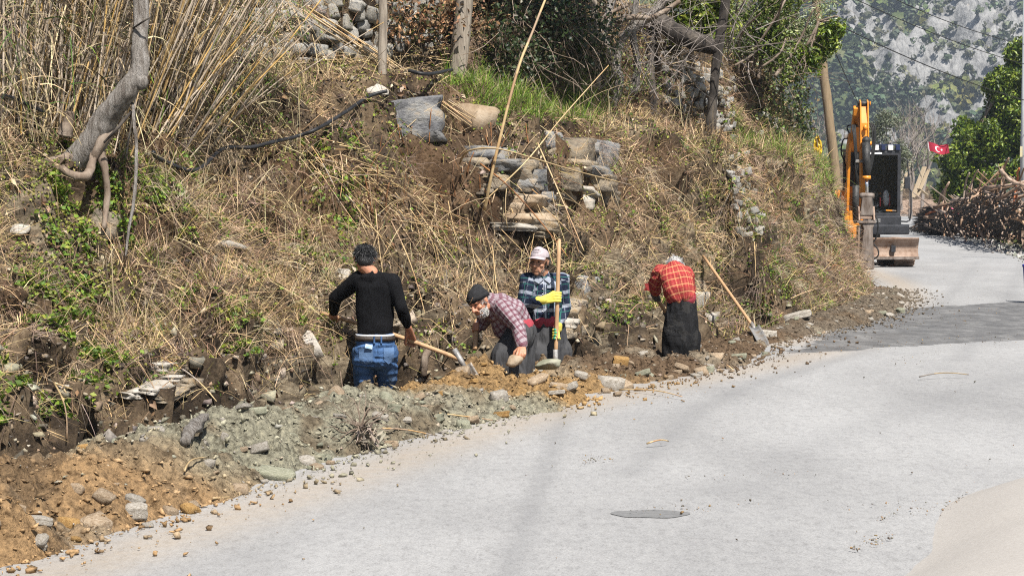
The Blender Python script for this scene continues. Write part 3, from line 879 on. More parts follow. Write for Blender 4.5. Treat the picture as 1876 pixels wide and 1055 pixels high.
# ---- dry-stone walls: stones are parts
ST_ME = []
for i in range(10):
    me = slab_mesh('stone', 40 + i, (.92, .92, .92), jag=0.06, n=3); me.materials.append(m_wallst); ST_ME.append(me)
def wall(name, label, cells, seed, wob=0.3):
    """cells: pixel positions with sizes; every stone sits where the bank is met"""
    rs = np.random.default_rng(seed)
    c = hit(*cells[0][:2])
    root = thing(name, label, 'stone wall', c)
    for px, py, w, h in cells:
        p = hit(px, py)
        k = p.y / 3648.0
        o = link('stone', ST_ME[rs.integers(0, 10)], None, root)
        o.location = Vector((p.x, p.y + w * k * 0.25, p.z)) - Vector(c)
        o.scale = (w * k / 2, w * k / 2 * rs.uniform(0.7, 1.1), h * k / 2)
        o.rotation_euler = (rs.uniform(-wob, wob), rs.uniform(-wob, wob), rs.uniform(0, 6.28))
def cells_for(px0, px1, top, bot, w, h, rs, drop=0.1):
    out = []
    y = bot
    while y > top:
        x = px0 + rs.uniform(0, w)
        while x < px1:
            ww = w * rs.uniform(0.6, 1.5)
            if rs.uniform() > drop:
                out.append((x, y + rs.uniform(-h * .3, h * .3), ww * 1.05, h * rs.uniform(0.75, 1.35)))
            x += ww * 0.92
        y -= h * 0.85
    return out
rsw = np.random.default_rng(5)
wall('dry_stone_wall', 'tumbled dry stone wall on the terrace behind the wooden post',
     cells_for(420, 705, -12, 108, 31, 24, rsw, 0.12), 21)
wall('dry_stone_wall', 'shaded dry stone wall behind the thick round post',
     cells_for(705, 800, -10, 90, 28, 20, rsw, 0.2), 22)
wall('retaining_wall', 'tall grey retaining wall under the leafy tree',
     [c for c in cells_for(1215, 1345, 95, 250, 17, 15, rsw, 0.12) if c[1] > 95 + (c[0] - 1215) * 0.35 and c[1] < 190 + (c[0] - 1215) * 0.5], 23)
wall('retaining_wall', 'broken low stone wall half buried in dry brush',
     [c for c in cells_for(1335, 1395, 285, 430, 15, 12, rsw, 0.15) if abs(c[0] - (1345 + (c[1] - 285) * 0.22)) < 22], 24)
wall('retaining_wall', 'pale stones at the end of the upper terrace wall',
     [c for c in cells_for(1385, 1440, 205, 245, 18, 12, rsw, 0.25)], 25)

# ---- scattering over the bank
HP_v = np.tile(VG, NR).reshape(NR, NC)
HP_s = np.repeat(SG, NC).reshape(NR, NC)
_ex = np.zeros_like(HP); _ex[:-1] = np.diff(HP, axis=0); _ex[-1] = _ex[-2]
_ey = np.zeros_like(HP); _ey[:, :-1] = np.diff(HP, axis=1); _ey[:, -1] = _ey[:, -2]
HN = np.cross(_ex, _ey); _area = np.linalg.norm(HN, axis=-1); HN = HN / _area[..., None]
HN[HN[..., 2] < 0] *= -1
def project(P):
    P = np.asarray(P); d = P - np.array([0, 0, CAM_H])
    zc = d[:, 1] * CP - d[:, 2] * SP
    yc = d[:, 1] * SP + d[:, 2] * CP
    return 938 + 3648 * d[:, 0] / zc, 527.5 - 3648 * yc / zc
def scatter(n, rs, vmin=0.85, vmax=6.0, margin=110, wf=None):
    """n random surface points of the bank within the view and a margin round it, with normals, (px,py), v"""
    A = _area[:-1, :-1].copy()
    px, py = project(HV); px = px.reshape(NR, NC)[:-1, :-1]; py = py.reshape(NR, NC)[:-1, :-1]
    vv = HP_v[:-1, :-1]
    ok = (px > -300) & (px < 1720) & (py > -margin) & (py < 1000) & (vv >= np.where(HP[:-1, :-1, 1] > 24, np.minimum(vmin, 0.12), vmin)) & (vv <= vmax) & (HP[:-1, :-1, 1] > 6) & (HP[:-1, :-1, 1] < 46)
    D = HP[:-1, :-1, 1]
    A = A * ok * np.clip(20.0 / D, 0.5, 1.6) ** 1.2
    if wf is not None: A = A * np.clip(wf(px, py, vv), 0, None)
    cdf = np.cumsum(A.ravel()); cdf /= cdf[-1]
    idx = np.searchsorted(cdf, rs.uniform(0, 1, n))
    i, j = idx // (NC - 1), idx % (NC - 1)
    a, b_ = rs.uniform(0, 1, n)[:, None], rs.uniform(0, 1, n)[:, None]
    P = HP[i, j] * (1 - a) * (1 - b_) + HP[i + 1, j] * a * (1 - b_) + HP[i, j + 1] * (1 - a) * b_ + HP[i + 1, j + 1] * a * b_
    N_ = HN[i, j]
    x, y = project(P)
    return P, N_, x, y, HP_v[i, j]
def unit(v): return v / np.maximum(np.linalg.norm(v, axis=1), 1e-9)[:, None]
def blades(P, D, L, W, droop, col, rs, seg=3, tip=0.15, side=None):
    """curved strips from P along D, bending down by droop*L"""
    n = len(P)
    S = unit(np.cross(D, rs.normal(size=(n, 3)))) if side is None else side
    V = np.empty((n, (seg + 1) * 2, 3), dtype=np.float32)
    Cc = np.empty((n, (seg + 1) * 2, 3), dtype=np.float32)
    down = np.array([0, 0, -1.0])
    for k in range(seg + 1):
        t = k / seg
        q = P + D * (L * t)[:, None] + down * (L * droop * t * t)[:, None]
        w = (W * (1 - (1 - tip) * t))[:, None] * 0.5
        V[:, 2 * k] = q - S * w; V[:, 2 * k + 1] = q + S * w
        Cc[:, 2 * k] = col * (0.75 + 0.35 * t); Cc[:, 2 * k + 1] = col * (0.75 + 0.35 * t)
    m = (seg + 1) * 2
    f = np.array([(2 * k, 2 * k + 1, 2 * k + 3, 2 * k + 2) for k in range(seg)])
    F = (np.arange(n)[:, None, None] * m + f[None]).reshape(-1, 4)
    return V.reshape(-1, 3), F, Cc.reshape(-1, 3)
def leaf_quads(P, N_, size, col, rs, asp=0.5, fold=0.15):
    """diamond leaves with a slight fold"""
    n = len(P)
    A = unit(np.cross(N_, rs.normal(size=(n, 3))))
    B_ = unit(np.cross(N_, A))
    s = size[:, None]
    V = np.stack([P - A * s * .5, P + B_ * s * asp * .5 + N_ * s * fold, P + A * s * .5, P - B_ * s * asp * .5 + N_ * s * fold], 1).astype(np.float32)
    F = np.arange(n * 4).reshape(n, 4)
    F = np.vstack([F[:, [0, 1, 2]], F[:, [0, 2, 3]]])
    return V.reshape(-1, 3), F, np.repeat(col, 4, 0)
def join(parts):
    V, F, C, o = [], [], [], 0
    for v, f, c in parts:
        V.append(v); F.append(f + o); C.append(c); o += len(v)
    return np.vstack(V), F, np.vstack(C)
def join2(parts):
    V, F, C = join(parts)
    return V, np.vstack(F), C
def palette(cols, n, rs, var=0.25):
    c = np.asarray(cols, dtype=float)[rs.integers(0, len(cols), n)]
    return c * rs.uniform(1 - var, 1 + var, (n, 1)) * rs.uniform(0.93, 1.07, (n, 3))
def box_w(px, py, x0, x1, y0, y1, soft=30):
    return sstep(x0 - soft, x0 + soft, px) * (1 - sstep(x1 - soft, x1 + soft, px)) * sstep(y0 - soft, y0 + soft, py) * (1 - sstep(y1 - soft, y1 + soft, py))
STRAW = [(.46, .36, .20), (.40, .31, .19), (.30, .22, .13), (.56, .46, .28), (.16, .12, .08)]
DRYB = [(.15, .10, .065), (.29, .205, .14), (.08, .056, .04), (.40, .305, .21), (.26, .17, .125), (.50, .395, .27), (.24, .21, .08), (.33, .235, .18)]
GRN = [(.10, .175, .02), (.16, .245, .03), (.065, .12, .02), (.22, .28, .05)]
m_grass_dry = mat_leaf('dry_grass_blade', 0.75, 0.06)
m_grass = mat_leaf('green_grass_blade', 0.55, 0.3)

def cover():
    rs = np.random.default_rng(11)
    # 1. fine dry brush (thin brown stems in tangles), everywhere but bare soil
    P, N_, x, y, v = scatter(290000, rs, 0.95, 6.5)
    f = fbm(P * 0.9 + 3, 3)
    bare = box_w(x, y, 640, 1010, 150, 330, 40) + box_w(x, y, 880, 1130, 250, 430, 20) + box_w(x, y, 600, 660, 420, 600, 25) + box_w(x, y, 0, 330, 330, 480, 40) * 0.6
    cut = 1 - sstep(0.95, 1.35, v)
    lush = box_w(x, y, 200, 600, 380, 680, 50) + box_w(x, y, 1130, 1640, 230, 620, 50)
    w = (0.42 + 0.45 * sstep(-0.2, 0.25, f) + 0.5 * lush) * (1 - 0.8 * np.clip(bare, 0, 1)) * (1 - 0.75 * cut)
    w *= 1 - 0.9 * box_w(x, y, 830, 1110, 120, 208, 16)
    clump = sstep(-0.05, 0.28, fbm(P * np.array([3.4, 3.4, 2.4]) + 11, 3)) 
    w = w * (0.30 + 1.05 * clump)
    ok = rs.uniform(0, 1, len(P)) < w
    P, N_, x, y, v = P[ok], N_[ok], x[ok], y[ok], v[ok]
    n = len(P)
    D = unit(N_ * 0.8 + np.array([0.1, 0, 0.45]) + rs.normal(size=(n, 3)) * 0.75)
    L = rs.gamma(3.0, 0.058, n).clip(0.05, 0.65) * (1 + 0.5 * box_w(x, y, 200, 600, 380, 680, 50))
    W = rs.uniform(0.003, 0.007, n) * np.clip(P[:, 1] / 18, 0.8, 1.8)
    tone = fbm(P * 0.7 + 60, 3)
    c = palette(DRYB, n, rs, 0.3)
    st = palette(STRAW, n, rs, 0.3)
    k = (rs.uniform(0, 1, n) < 0.30 + 0.5 * sstep(-0.1, 0.3, tone))[:, None]
    c = np.where(k, st, c)
    red = (rs.uniform(0, 1, n) < 0.3 * box_w(x, y, 1380, 1640, 300, 520, 40))[:, None]
    c = np.where(red, palette([(.24, .12, .06), (.28, .16, .09)], n, rs), c)
    O_ = P + N_ * rs.uniform(0, 0.06, n)[:, None]; dr = rs.uniform(0.1, 0.7, n); c = c * np.array([1.42, 1.31, 1.15]); sh = L < 0.17
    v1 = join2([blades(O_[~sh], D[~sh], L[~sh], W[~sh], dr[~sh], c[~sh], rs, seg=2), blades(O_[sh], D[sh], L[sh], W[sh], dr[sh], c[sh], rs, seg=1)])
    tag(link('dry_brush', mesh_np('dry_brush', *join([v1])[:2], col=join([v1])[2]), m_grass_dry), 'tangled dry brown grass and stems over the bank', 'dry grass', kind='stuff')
    # 2. green grass and tufts
    def gw(x, y, v):
        return (0.035 + 1.5 * box_w(x, y, 812, 1118, 122, 226, 14) + 1.2 * box_w(x, y, 1335, 1540, 190, 370, 12) * np.exp(-((y - (234 + 0.44 * (x - 1345))) / 32.0) ** 2)
                + 0.34 * box_w(x, y, 390, 660, 105, 190, 25) + 0.28 * box_w(x, y, 330, 600, 150, 330, 30) + 0.28 * box_w(x, y, -40, 330, 290, 640, 30) + 0.42 * box_w(x, y, 1330, 1640, 280, 560, 30)
                + 0.20 * box_w(x, y, 1000, 1140, 320, 620, 30) + 0.3 * box_w(x, y, 1120, 1300, 400, 640, 30) + 0.35 * box_w(x, y, 660, 740, 480, 600, 20) + 0.4 * box_w(x, y, 1170, 1235, 560, 640, 14))
    P, N_, x, y, v = scatter(150000, rs, 0.95, 8, wf=gw)
    f = fbm(P * 1.3 + 20, 3)
    dense = box_w(x, y, 812, 1118, 122, 226, 14) + box_w(x, y, 1335, 1540, 190, 370, 12) * (np.abs(y - (234 + 0.44 * (x - 1345))) < 40)
    ok = rs.uniform(0, 1, len(P)) < np.where(dense > .4, 0.85 * sstep(-.35, .0, f), sstep(0.02, 0.28, f) * sstep(-.15, .2, fbm(P * 4 + 9, 2)))
    P, N_, x, y, v = P[ok], N_[ok], x[ok], y[ok], v[ok]
    dense = dense[ok]
    n = len(P)
    D = unit(N_ * 0.3 + np.array([0, 0, 1.0]) + rs.normal(size=(n, 3)) * 0.42)
    L = rs.gamma(5.0, 0.036, n).clip(0.05, 0.4) * (1 + .25 * (dense > .4))
    c = palette(GRN, n, rs, 0.3)
    c = c * (1 + 0.45 * (dense > .4))[:, None]
    yel = (rs.uniform(0, 1, n) < 0.22)[:, None]
    c = np.where(yel, palette(STRAW, n, rs), c)
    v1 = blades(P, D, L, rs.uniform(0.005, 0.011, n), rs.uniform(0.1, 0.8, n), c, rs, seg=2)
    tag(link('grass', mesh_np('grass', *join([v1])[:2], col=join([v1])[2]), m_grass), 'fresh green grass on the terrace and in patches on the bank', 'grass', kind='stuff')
    # 3. low weeds: small round leaves
    def ww(x, y, v):
        return 0.10 + 0.9 * box_w(x, y, -60, 360, 290, 660, 50) + 0.45 * box_w(x, y, 0, 560, 560, 800, 40) + 0.30 * box_w(x, y, 1100, 1640, 260, 620, 40) + .25 * box_w(x, y, 360, 660, 100, 520, 40)
    P, N_, x, y, v = scatter(190000, rs, 0.95, 6, wf=ww)
    ok = rs.uniform(0, 1, len(P)) < sstep(-0.08, 0.18, fbm(P * 1.5 + 7, 3)) * sstep(-0.12, 0.2, fbm(P * 5 + 90, 2))
    P, N_ = P[ok], N_[ok]; n = len(P)
    Q_ = P + N_ * rs.uniform(0.01, 0.09, n)[:, None]
    Nn = unit(N_ * 0.5 + np.array([0, 0, 0.7]) + rs.normal(size=(n, 3)) * 0.5)
    c = palette([(.11, .19, .02), (.16, .25, .03), (.065, .12, .02), (.24, .27, .04)], n, rs, 0.3)
    v1 = leaf_quads(Q_, Nn, rs.uniform(0.018, 0.055, n), c, rs, 0.75)
    tag(link('weeds', mesh_np('weeds', *join([v1])[:2], col=join([v1])[2]), m_grass), 'low bright green weeds spotting the bank', 'weeds', kind='stuff')
    P, N_, x, y, v = scatter(120000, rs, 1.1, 6, wf=lambda x, y, v: .35 + 1.0 * box_w(x, y, -60, 340, 290, 700, 60) + .5 * box_w(x, y, 340, 660, 100, 500, 60) + .6 * box_w(x, y, 1080, 1620, 260, 640, 60))
    ok = rs.uniform(0, 1, len(P)) < sstep(-.02, .22, fbm(P * 1.1 + 140, 3))
    P, N_ = P[ok], N_[ok]; n = len(P)
    v1 = leaf_quads(P + N_ * .012, unit(N_ + rs.normal(size=(n, 3)) * .45), rs.uniform(.014, .036, n), palette([(.20, .23, .035), (.28, .28, .055), (.13, .18, .025), (.34, .30, .10)], n, rs, .25), rs, .8)
    tag(link('moss', mesh_np('moss', *join([v1])[:2], col=join([v1])[2]), m_grass), 'yellow-green moss and seedlings carpeting the soil', 'moss', kind='stuff')
    # 4. leaf litter: curled brown flakes and crumbs
    P, N_, x, y, v = scatter(120000, rs, 0.88, 6.5)
    ok = rs.uniform(0, 1, len(P)) < np.where(v < 1.35, 0.15, 1.0) * (1 - .7 * box_w(x, y, 830, 1110, 125, 205, 16)) * (0.45 + 0.6 * sstep(-.2, .2, fbm(P * 1.4 + 44, 2)))
    P, N_ = P[ok], N_[ok]
    n = len(P)
    Nn = unit(N_ + rs.normal(size=(n, 3)) * 0.6)
    c = palette([(.15, .10, .06), (.22, .155, .095), (.06, .042, .03), (.42, .34, .24), (.20, .115, .06), (.04, .03, .024), (.09, .07, .055)], n, rs, 0.3)
    v1 = leaf_quads(P + N_ * rs.uniform(0, 0.03, n)[:, None], Nn, rs.gamma(3, 0.011, n).clip(0.010, 0.10), c, rs, 0.55, 0.25)
    tag(link('leaf_litter', mesh_np('leaf_litter', *join([v1])[:2], col=join([v1])[2]), m_grass_dry), 'brown leaf litter and crumbs on the bank', 'leaf litter', kind='stuff')
    # 5. long straw: reed leaves and broken stems, mostly sliding down the slope
    P, N_, x, y, v = scatter(26000, rs, 1.0, 6.5)
    w = 0.035 + 0.6 * box_w(x, y, 560, 1010, 280, 600, 45) + 0.7 * box_w(x, y, 300, 560, 60, 420, 50) + 0.55 * box_w(x, y, 0, 420, 120, 300, 50) + 0.25 * box_w(x, y, 200, 560, 380, 640, 50) + 0.6 * box_w(x, y, 560, 830, 90, 150, 20) + 0.3 * box_w(x, y, 1030, 1300, 200, 420, 50)
    w *= 1 - 0.7 * box_w(x, y, 690, 920, 170, 270, 15)
    ok = rs.uniform(0, 1, len(P)) < w
    P, N_, x, y, v = P[ok], N_[ok], x[ok], y[ok], v[ok]
    n = len(P)
    down = unit(np.stack([N_[:, 0], N_[:, 1], N_[:, 2] - 1.0 / np.maximum(N_[:, 2], 0.2)], 1))
    fl = rs.uniform(0, 1, (n, 1)) < 0.5
    along = np.array([0.75, 0.3, -0.5])
    D = unit(np.where(fl, down * 0.8 + along * 0.8, -down * 0.9 + np.array([0.2, 0, 0.3])) + rs.normal(size=(n, 3)) * 0.35 + N_ * 0.25)
    L = rs.gamma(3.0, 0.11, n).clip(0.1, 0.9)
    c = palette(STRAW + [(.50, .41, .24)], n, rs, 0.3)
    burnt = (rs.uniform(0, 1, n) < 0.35 * box_w(x, y, 640, 1000, 280, 450, 40))[:, None]
    c = np.where(burnt, palette([(.22, .10, .04), (.05, .035, .025)], n, rs), c)
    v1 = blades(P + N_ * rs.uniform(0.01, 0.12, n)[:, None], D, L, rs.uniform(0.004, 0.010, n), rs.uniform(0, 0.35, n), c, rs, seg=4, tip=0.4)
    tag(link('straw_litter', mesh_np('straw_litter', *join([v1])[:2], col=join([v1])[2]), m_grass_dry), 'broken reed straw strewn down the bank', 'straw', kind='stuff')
    # 5b. hanging tufts of thin dead grass
    P, N_, x, y, v = scatter(2600, rs, 1.15, 5.5)
    ok = rs.uniform(0, 1, len(P)) < 0.10 + 0.75 * box_w(x, y, 150, 620, 340, 720, 60) + 0.6 * box_w(x, y, 1100, 1640, 250, 600, 60) + 0.45 * box_w(x, y, 260, 560, 150, 340, 50) + .3 * box_w(x, y, -60, 200, 450, 760, 60)
    P, N_, x, y = P[ok], N_[ok], x[ok], y[ok]; k = 34; n = len(P) * k
    tone = palette([(.48, .37, .24), (.38, .28, .20), (.28, .20, .15), (.54, .44, .30), (.34, .235, .19)], len(P), rs, .2)
    Q_ = np.repeat(P, k, 0) + rs.normal(size=(n, 3)) * .035; Nq = np.repeat(N_, k, 0)
    D = unit(Nq * 1.0 + np.array([.15, -.05, .35]) + rs.normal(size=(n, 3)) * .42)
    v1 = blades(Q_, D, rs.gamma(6, .05, n).clip(.1, .6), rs.uniform(.003, .006, n), rs.uniform(.5, 1.3, n), np.repeat(tone, k, 0) * rs.uniform(.6, 1.25, (n, 1)), rs, seg=2)
    tag(link('dead_grass_tufts', mesh_np('dead_grass_tufts', *join([v1])[:2], col=join([v1])[2]), m_grass_dry), 'drooping tufts of thin dead grass on the bank', 'dry grass', kind='stuff')
    # 5c. roots and fibres trailing from the lip of the cut
    P, N_, x, y, v = scatter(5200, rs, 1.0, 1.5)
    n = len(P); D = unit(N_ * .5 + np.array([0, 0, -.7]) + rs.normal(size=(n, 3)) * .35)
    v1 = blades(P + N_ * .01, D, rs.gamma(3, .07, n).clip(.06, .5), rs.uniform(.004, .009, n), rs.uniform(.1, .6, n), palette([(.14, .10, .075), (.24, .18, .13), (.34, .28, .22), (.08, .06, .05)], n, rs), rs, seg=3)
    tag(link('trailing_roots', mesh_np('trailing_roots', *join([v1])[:2], col=join([v1])[2]), m_grass_dry), 'fine roots trailing over the cut earth face', 'roots', kind='stuff')
    # 6. small stones and crumbs of schist
    P, N_, x, y, v = scatter(16000, rs, 0.86, 5)
    rmk = sstep(-0.05, 0.3, fbm(P * 1.2 + 33, 3)) + 0.5 * (v < 1.4)
    ok = rs.uniform(0, 1, len(P)) < rmk * 0.6
    return P[ok], N_[ok]
CRP, CRN = cover()
def crumbs(name, P, sizes, cols, rs, label, cat, m, sub=1):
    v = np.array([(x_, y_, z_) for x_ in (-.75, .75) for y_ in (-.75, .75) for z_ in (-.75, .75)])
    f = np.array([(0, 1, 3, 2), (4, 6, 7, 5), (0, 4, 5, 1), (2, 3, 7, 6), (0, 2, 6, 4), (1, 5, 7, 3)])
    if sub == 0:
        v = np.array([(1, 0, 0), (-1, 0, 0), (0, 1, 0), (0, -1, 0), (0, 0, 1), (0, 0, -1.)])
        f = np.array([(0, 2, 4), (2, 1, 4), (1, 3, 4), (3, 0, 4), (2, 0, 5), (1, 2, 5), (3, 1, 5), (0, 3, 5)])
    n, k = len(P), len(v)
    T = [(v + rs.uniform(-.55, .55, v.shape)) * rs.uniform(0.7, 1.35, 3) for _ in range(14)]
    T = np.stack(T)
    sc = sizes[:, None, None] * rs.uniform(0.6, 1.3, (n, 1, 3)) * np.array([1, 1, 0.7])
    a = rs.uniform(0, 6.28, n)
    X = T[rs.integers(0, 14, n)] * sc
    ca, sa = np.cos(a)[:, None], np.sin(a)[:, None]
    b2 = rs.normal(size=n) * .6; cb, sb2 = np.cos(b2)[:, None], np.sin(b2)[:, None]
    X = np.stack([X[..., 0] * cb - X[..., 2] * sb2, X[..., 1], X[..., 0] * sb2 + X[..., 2] * cb], -1)
    V = np.stack([X[..., 0] * ca - X[..., 1] * sa, X[..., 0] * sa + X[..., 1] * ca, X[..., 2]], -1) + P[:, None]
    F = (np.arange(n)[:, None, None] * k + f[None]).reshape(-1, f.shape[1])
    o = link(name, mesh_np(name, V.reshape(-1, 3), F, col=np.repeat(cols, k, 0)), m)
    return tag(o, label, cat, kind='stuff')
m_crumb = mat('crumb_stone', [(0.6, 0.6, 0.6), (1, 1, 1), (1.25, 1.25, 1.2)], 40, 0.95, 0.5, 120, 0.006, attr=True, spec=0.1)
_r = np.random.default_rng(17)
def cut_chips():
    rs = np.random.default_rng(29)
    P, N_, x, y, v = scatter(6500, rs, 0.86, 1.3)
    ok = (v > 0.8) & (P[:, 1] < 23) & (rs.uniform(0, 1, len(P)) < 0.08 + 0.4 * sstep(-.05, .25, fbm(P * 1.3 + 21, 3)))
    P, N_ = P[ok], N_[ok]
    size = rs.gamma(1.8, .010, len(P)).clip(.008, .05)
    c = palette([(.26, .225, .175), (.34, .30, .245), (.17, .15, .125), (.10, .09, .075), (.22, .165, .11)], len(P), rs, .3)
    crumbs('cut_rock', P - N_ * (size * .6)[:, None], size, c, rs, 'schist chips and clods jutting from the cut face', 'rubble', m_crumb)
crumbs('rubble', CRP, _r.gamma(2.0, 0.007, len(CRP)).clip(0.005, 0.04), palette([(.20, .17, .13), (.30, .26, .20), (.14, .12, .10), (.24, .18, .12)], len(CRP), _r), _r, 'crumbled rock chips on the cut bank', 'rubble', m_crumb)
cut_chips()
# clods and grit on the heap and spilled on the road
def heap_bits():
    rs = np.random.default_rng(23)
    n = 54000
    i = rs.integers(0, len(ps), n); v = rs.uniform(-1.35, 0.45, n)
    Yr = LINE[np.searchsorted(LS, ps[i]).clip(0, len(LS) - 1), 1]
    Wd = np.interp(Yr, _hw[:, 0], _hw[:, 1])
    ok = (v > -Wd * 0.98) & (rs.uniform(0, 1, n) < np.where(Yr > 21, 0.5, 1))
    i, v = i[ok], v[ok]
    j = np.clip(((v - pv[0]) / 0.027).astype(int), 0, len(pv) - 1)
    P = PX[i, j]
    P = P + rs.uniform(-.015, .015, P.shape)
    size = rs.gamma(1.2, 0.0058, len(P)).clip(0.003, 0.026)
    P[:, 2] += size * 0.25
    c = heap_cols(P) * rs.uniform(0.75, 1.25, (len(P), 1))
    pale = (rs.uniform(0, 1, len(P)) < 0.07)[:, None]
    c = np.where(pale, palette([(.36, .32, .26), (.33, .28, .22), (.26, .24, .20)], len(P), rs), c)
    crumbs('soil_rubble', P, size, c, rs, 'loose clods and chips lying on the dug soil', 'rubble', m_crumb, sub=0)
    # spilled grit on the road along the foot of the heap
    n = 2600
    s = rs.uniform(s_of_Y(8), s_of_Y(34), n)
    B, N = base(s)
    Wd = np.interp(B[:, 1], _hw[:, 0], _hw[:, 1])
    v = -(Wd * 0.95 + rs.exponential(0.17, n))
    P = np.c_[B + N * v[:, None], np.zeros(n) + 0.012]
    size = rs.gamma(1.3, 0.0045, n).clip(0.003, 0.02)
    c = heap_cols(P + np.array([0, 0, 0.1])) * rs.uniform(0.7, 1.2, (n, 1))
    # thin scatter all over the road and the seams
    k = 260
    g_ = np.array([tuple(ground(rs.uniform(500, 1876), 336 + 1 / rs.uniform(1 / 700, 1 / 150))) for _ in range(k)])
    S_, Vv = sv_of_xy(g_)
    g_ = g_[Vv < -0.9]; g_[:, 2] = 0.012
    q = []
    for (x0, y0, x1, y1, m_) in ((1060, 848, 1120, 846, 50), (1290, 925, 1800, 935, 45), (1600, 960, 1840, 905, 110), (1620, 600, 1780, 590, 70), (1640, 560, 1870, 548, 60), (1560, 1010, 1640, 985, 60), (1130, 940, 1300, 938, 50), (1250, 880, 1480, 870, 40), (1640, 668, 1720, 650, 50), (1480, 632, 1600, 578, 260), (1600, 578, 1680, 562, 120), (1480, 640, 1870, 622, 240), (1640, 600, 1876, 560, 120)):
        for _ in range(m_):
            t = rs.uniform(); p = ground(x0 + (x1 - x0) * t + rs.normal() * 6, y0 + (y1 - y0) * t + rs.normal() * 5); q.append((p.x, p.y, 0.02))
    q = np.array(q)
    P2 = np.vstack([P, g_, q])
    c2 = np.vstack([c, palette([(.2, .17, .13), (.12, .10, .08), (.3, .2, .11)], len(g_) + len(q), rs)])
    s2 = np.r_[size, rs.gamma(1.3, 0.0026, len(g_)).clip(0.002, 0.009), rs.gamma(1.2, 0.0019, len(q)).clip(0.0015, 0.007)]
    crumbs('road_grit', P2, s2, c2, rs, 'grit and crumbs spilled on the road', 'gravel', m_crumb)
heap_bits()
# ================================================================== PEOPLE
def stripes(nt, x, period, width, off=0.0):
    f = mth(nt, 'FRACT', mth(nt, 'ADD', mth(nt, 'DIVIDE', x, period), off))
    return mth(nt, 'LESS_THAN', f, width)
def cloth_mat(name, base_c, layers=(), rough=0.9, fold=0.5, fscale=9, var=0.2, dirt=None):
    """layers: (axis, period, width, offset, colour, opacity) woven bands on the cloth's own coordinates"""
    m, nt, b, out = mat_base(name)
    a = nd(nt, 'ShaderNodeAttribute', attribute_name='cloth')
    sx = nd(nt, 'ShaderNodeSeparateXYZ'); nt.links.new(a.outputs['Vector'], sx.inputs[0])
    c = coords(nt)
    colr = ramp(nt, [(0.3, tuple(x * (1 - var) for x in base_c)), (0.7, tuple(x * (1 + var) for x in base_c))], noise_node(nt, c, 7, 5, 0.6))
    for ax, per, wd, off, cc, op in layers:
        s = stripes(nt, sx.outputs[ax], per, wd, off)
        colr = mixc(nt, colr, cc, mth(nt, 'MULTIPLY', s, op))
    if dirt:
        colr = mixc(nt, colr, dirt, mth(nt, 'MULTIPLY', mth(nt, 'GREATER_THAN', noise_node(nt, c, 5, 6, 0.7), 0.58), 0.35))
    nt.links.new(colr, b.inputs['Base Color'])
    b.inputs['Roughness'].default_value = rough
    b.inputs['Specular IOR Level'].default_value = 0.06
    h = noise_node(nt, coords(nt, 'Object', (1.0, 1.0, 0.45)), fscale, 4, 0.55, 1.2)
    bump(nt, b, h, fold, 0.05)
    return m
def skin_mat(name, c):
    m, nt, b, out = mat_base(name)
    co = coords(nt)
    nt.links.new(ramp(nt, [(0.3, tuple(x * 0.78 for x in c)), (0.7, (c[0] * 1.12, c[1] * 1.08, c[2] * 1.05))], noise_node(nt, co, 16, 5, 0.6)), b.inputs['Base Color'])
    b.inputs['Roughness'].default_value = 0.55
    b.inputs['Subsurface Weight'].default_value = 0.08
    b.inputs['Subsurface Radius'].default_value = (0.01, 0.005, 0.003)
    bump(nt, b, noise_node(nt, co, 60, 4), 0.15, 0.004)
    return m

def rows(L, k=4):
    out = []
    for a, b_ in zip(L[:-1], L[1:]):
        for i in range(k): out.append(tuple(a[q] + (b_[q] - a[q]) * i / k for q in range(len(a))))
    return out + [L[-1]]
class Body:
    """closed shapes melted into one continuous surface"""
    def __init__(self): self.mb = MB()
    def cap(self, a, b_, ra, rb=None, n=14):
        rb = ra if rb is None else rb
        a, b_ = Vector(a), Vector(b_)
        d = (b_ - a)
        L = d.length
        if L < 1e-6: return self.ball(a, ra)
        d /= L
        pts, rad = [], []
        for k in range(5):
            th = math.pi / 2 * (k / 4)
            pts.append(a - d * ra * math.cos(th)); rad.append(max(ra * math.sin(th), 0.0008))
        for k in range(1, 4):
            t = k / 4
            pts.append(a + d * L * t); rad.append(ra + (rb - ra) * t)
        for k in range(5):
            th = math.pi / 2 * (1 - k / 4)
            pts.append(b_ + d * rb * math.cos(th)); rad.append(max(rb * math.sin(th), 0.0008))
        self.mb.tube(pts, rad, n)
        return self
    def chain(self, pts, rad):
        for i in range(len(pts) - 1): self.cap(pts[i], pts[i + 1], rad[i], rad[i + 1])
        return self
    def ball(self, c, r, M=None):
        self.mb.ball(c, r, M, 16, 12); return self
    def ell(self, c, r, fr):
        """ellipsoid with radii along the frame (right, fwd, up)"""
        M = Matrix.Translation(c) @ Matrix((fr[0], fr[1], fr[2])).transposed().to_4x4()
        self.mb.ball((0, 0, 0), r, M, 16, 12); return self
    def melt(self, name, voxel, smooth=3, fac=0.5, dec=None):
        me = self.mb.mesh(name, fix=True)
        o = bpy.data.objects.new('tmp', me); COL.objects.link(o)
        r = o.modifiers.new('r', 'REMESH'); r.mode = 'VOXEL'; r.voxel_size = voxel
        s = o.modifiers.new('s', 'SMOOTH'); s.iterations = smooth; s.factor = fac
        if dec:
            q = o.modifiers.new('d', 'DECIMATE'); q.ratio = dec
        dg = bpy.context.evaluated_depsgraph_get()
        out = bpy.data.meshes.new_from_object(o.evaluated_get(dg))
        bpy.data.objects.remove(o); bpy.data.meshes.remove(me)
        out.name = name
        out.polygons.foreach_set('use_smooth', np.ones(len(out.polygons), dtype=bool))
        return out
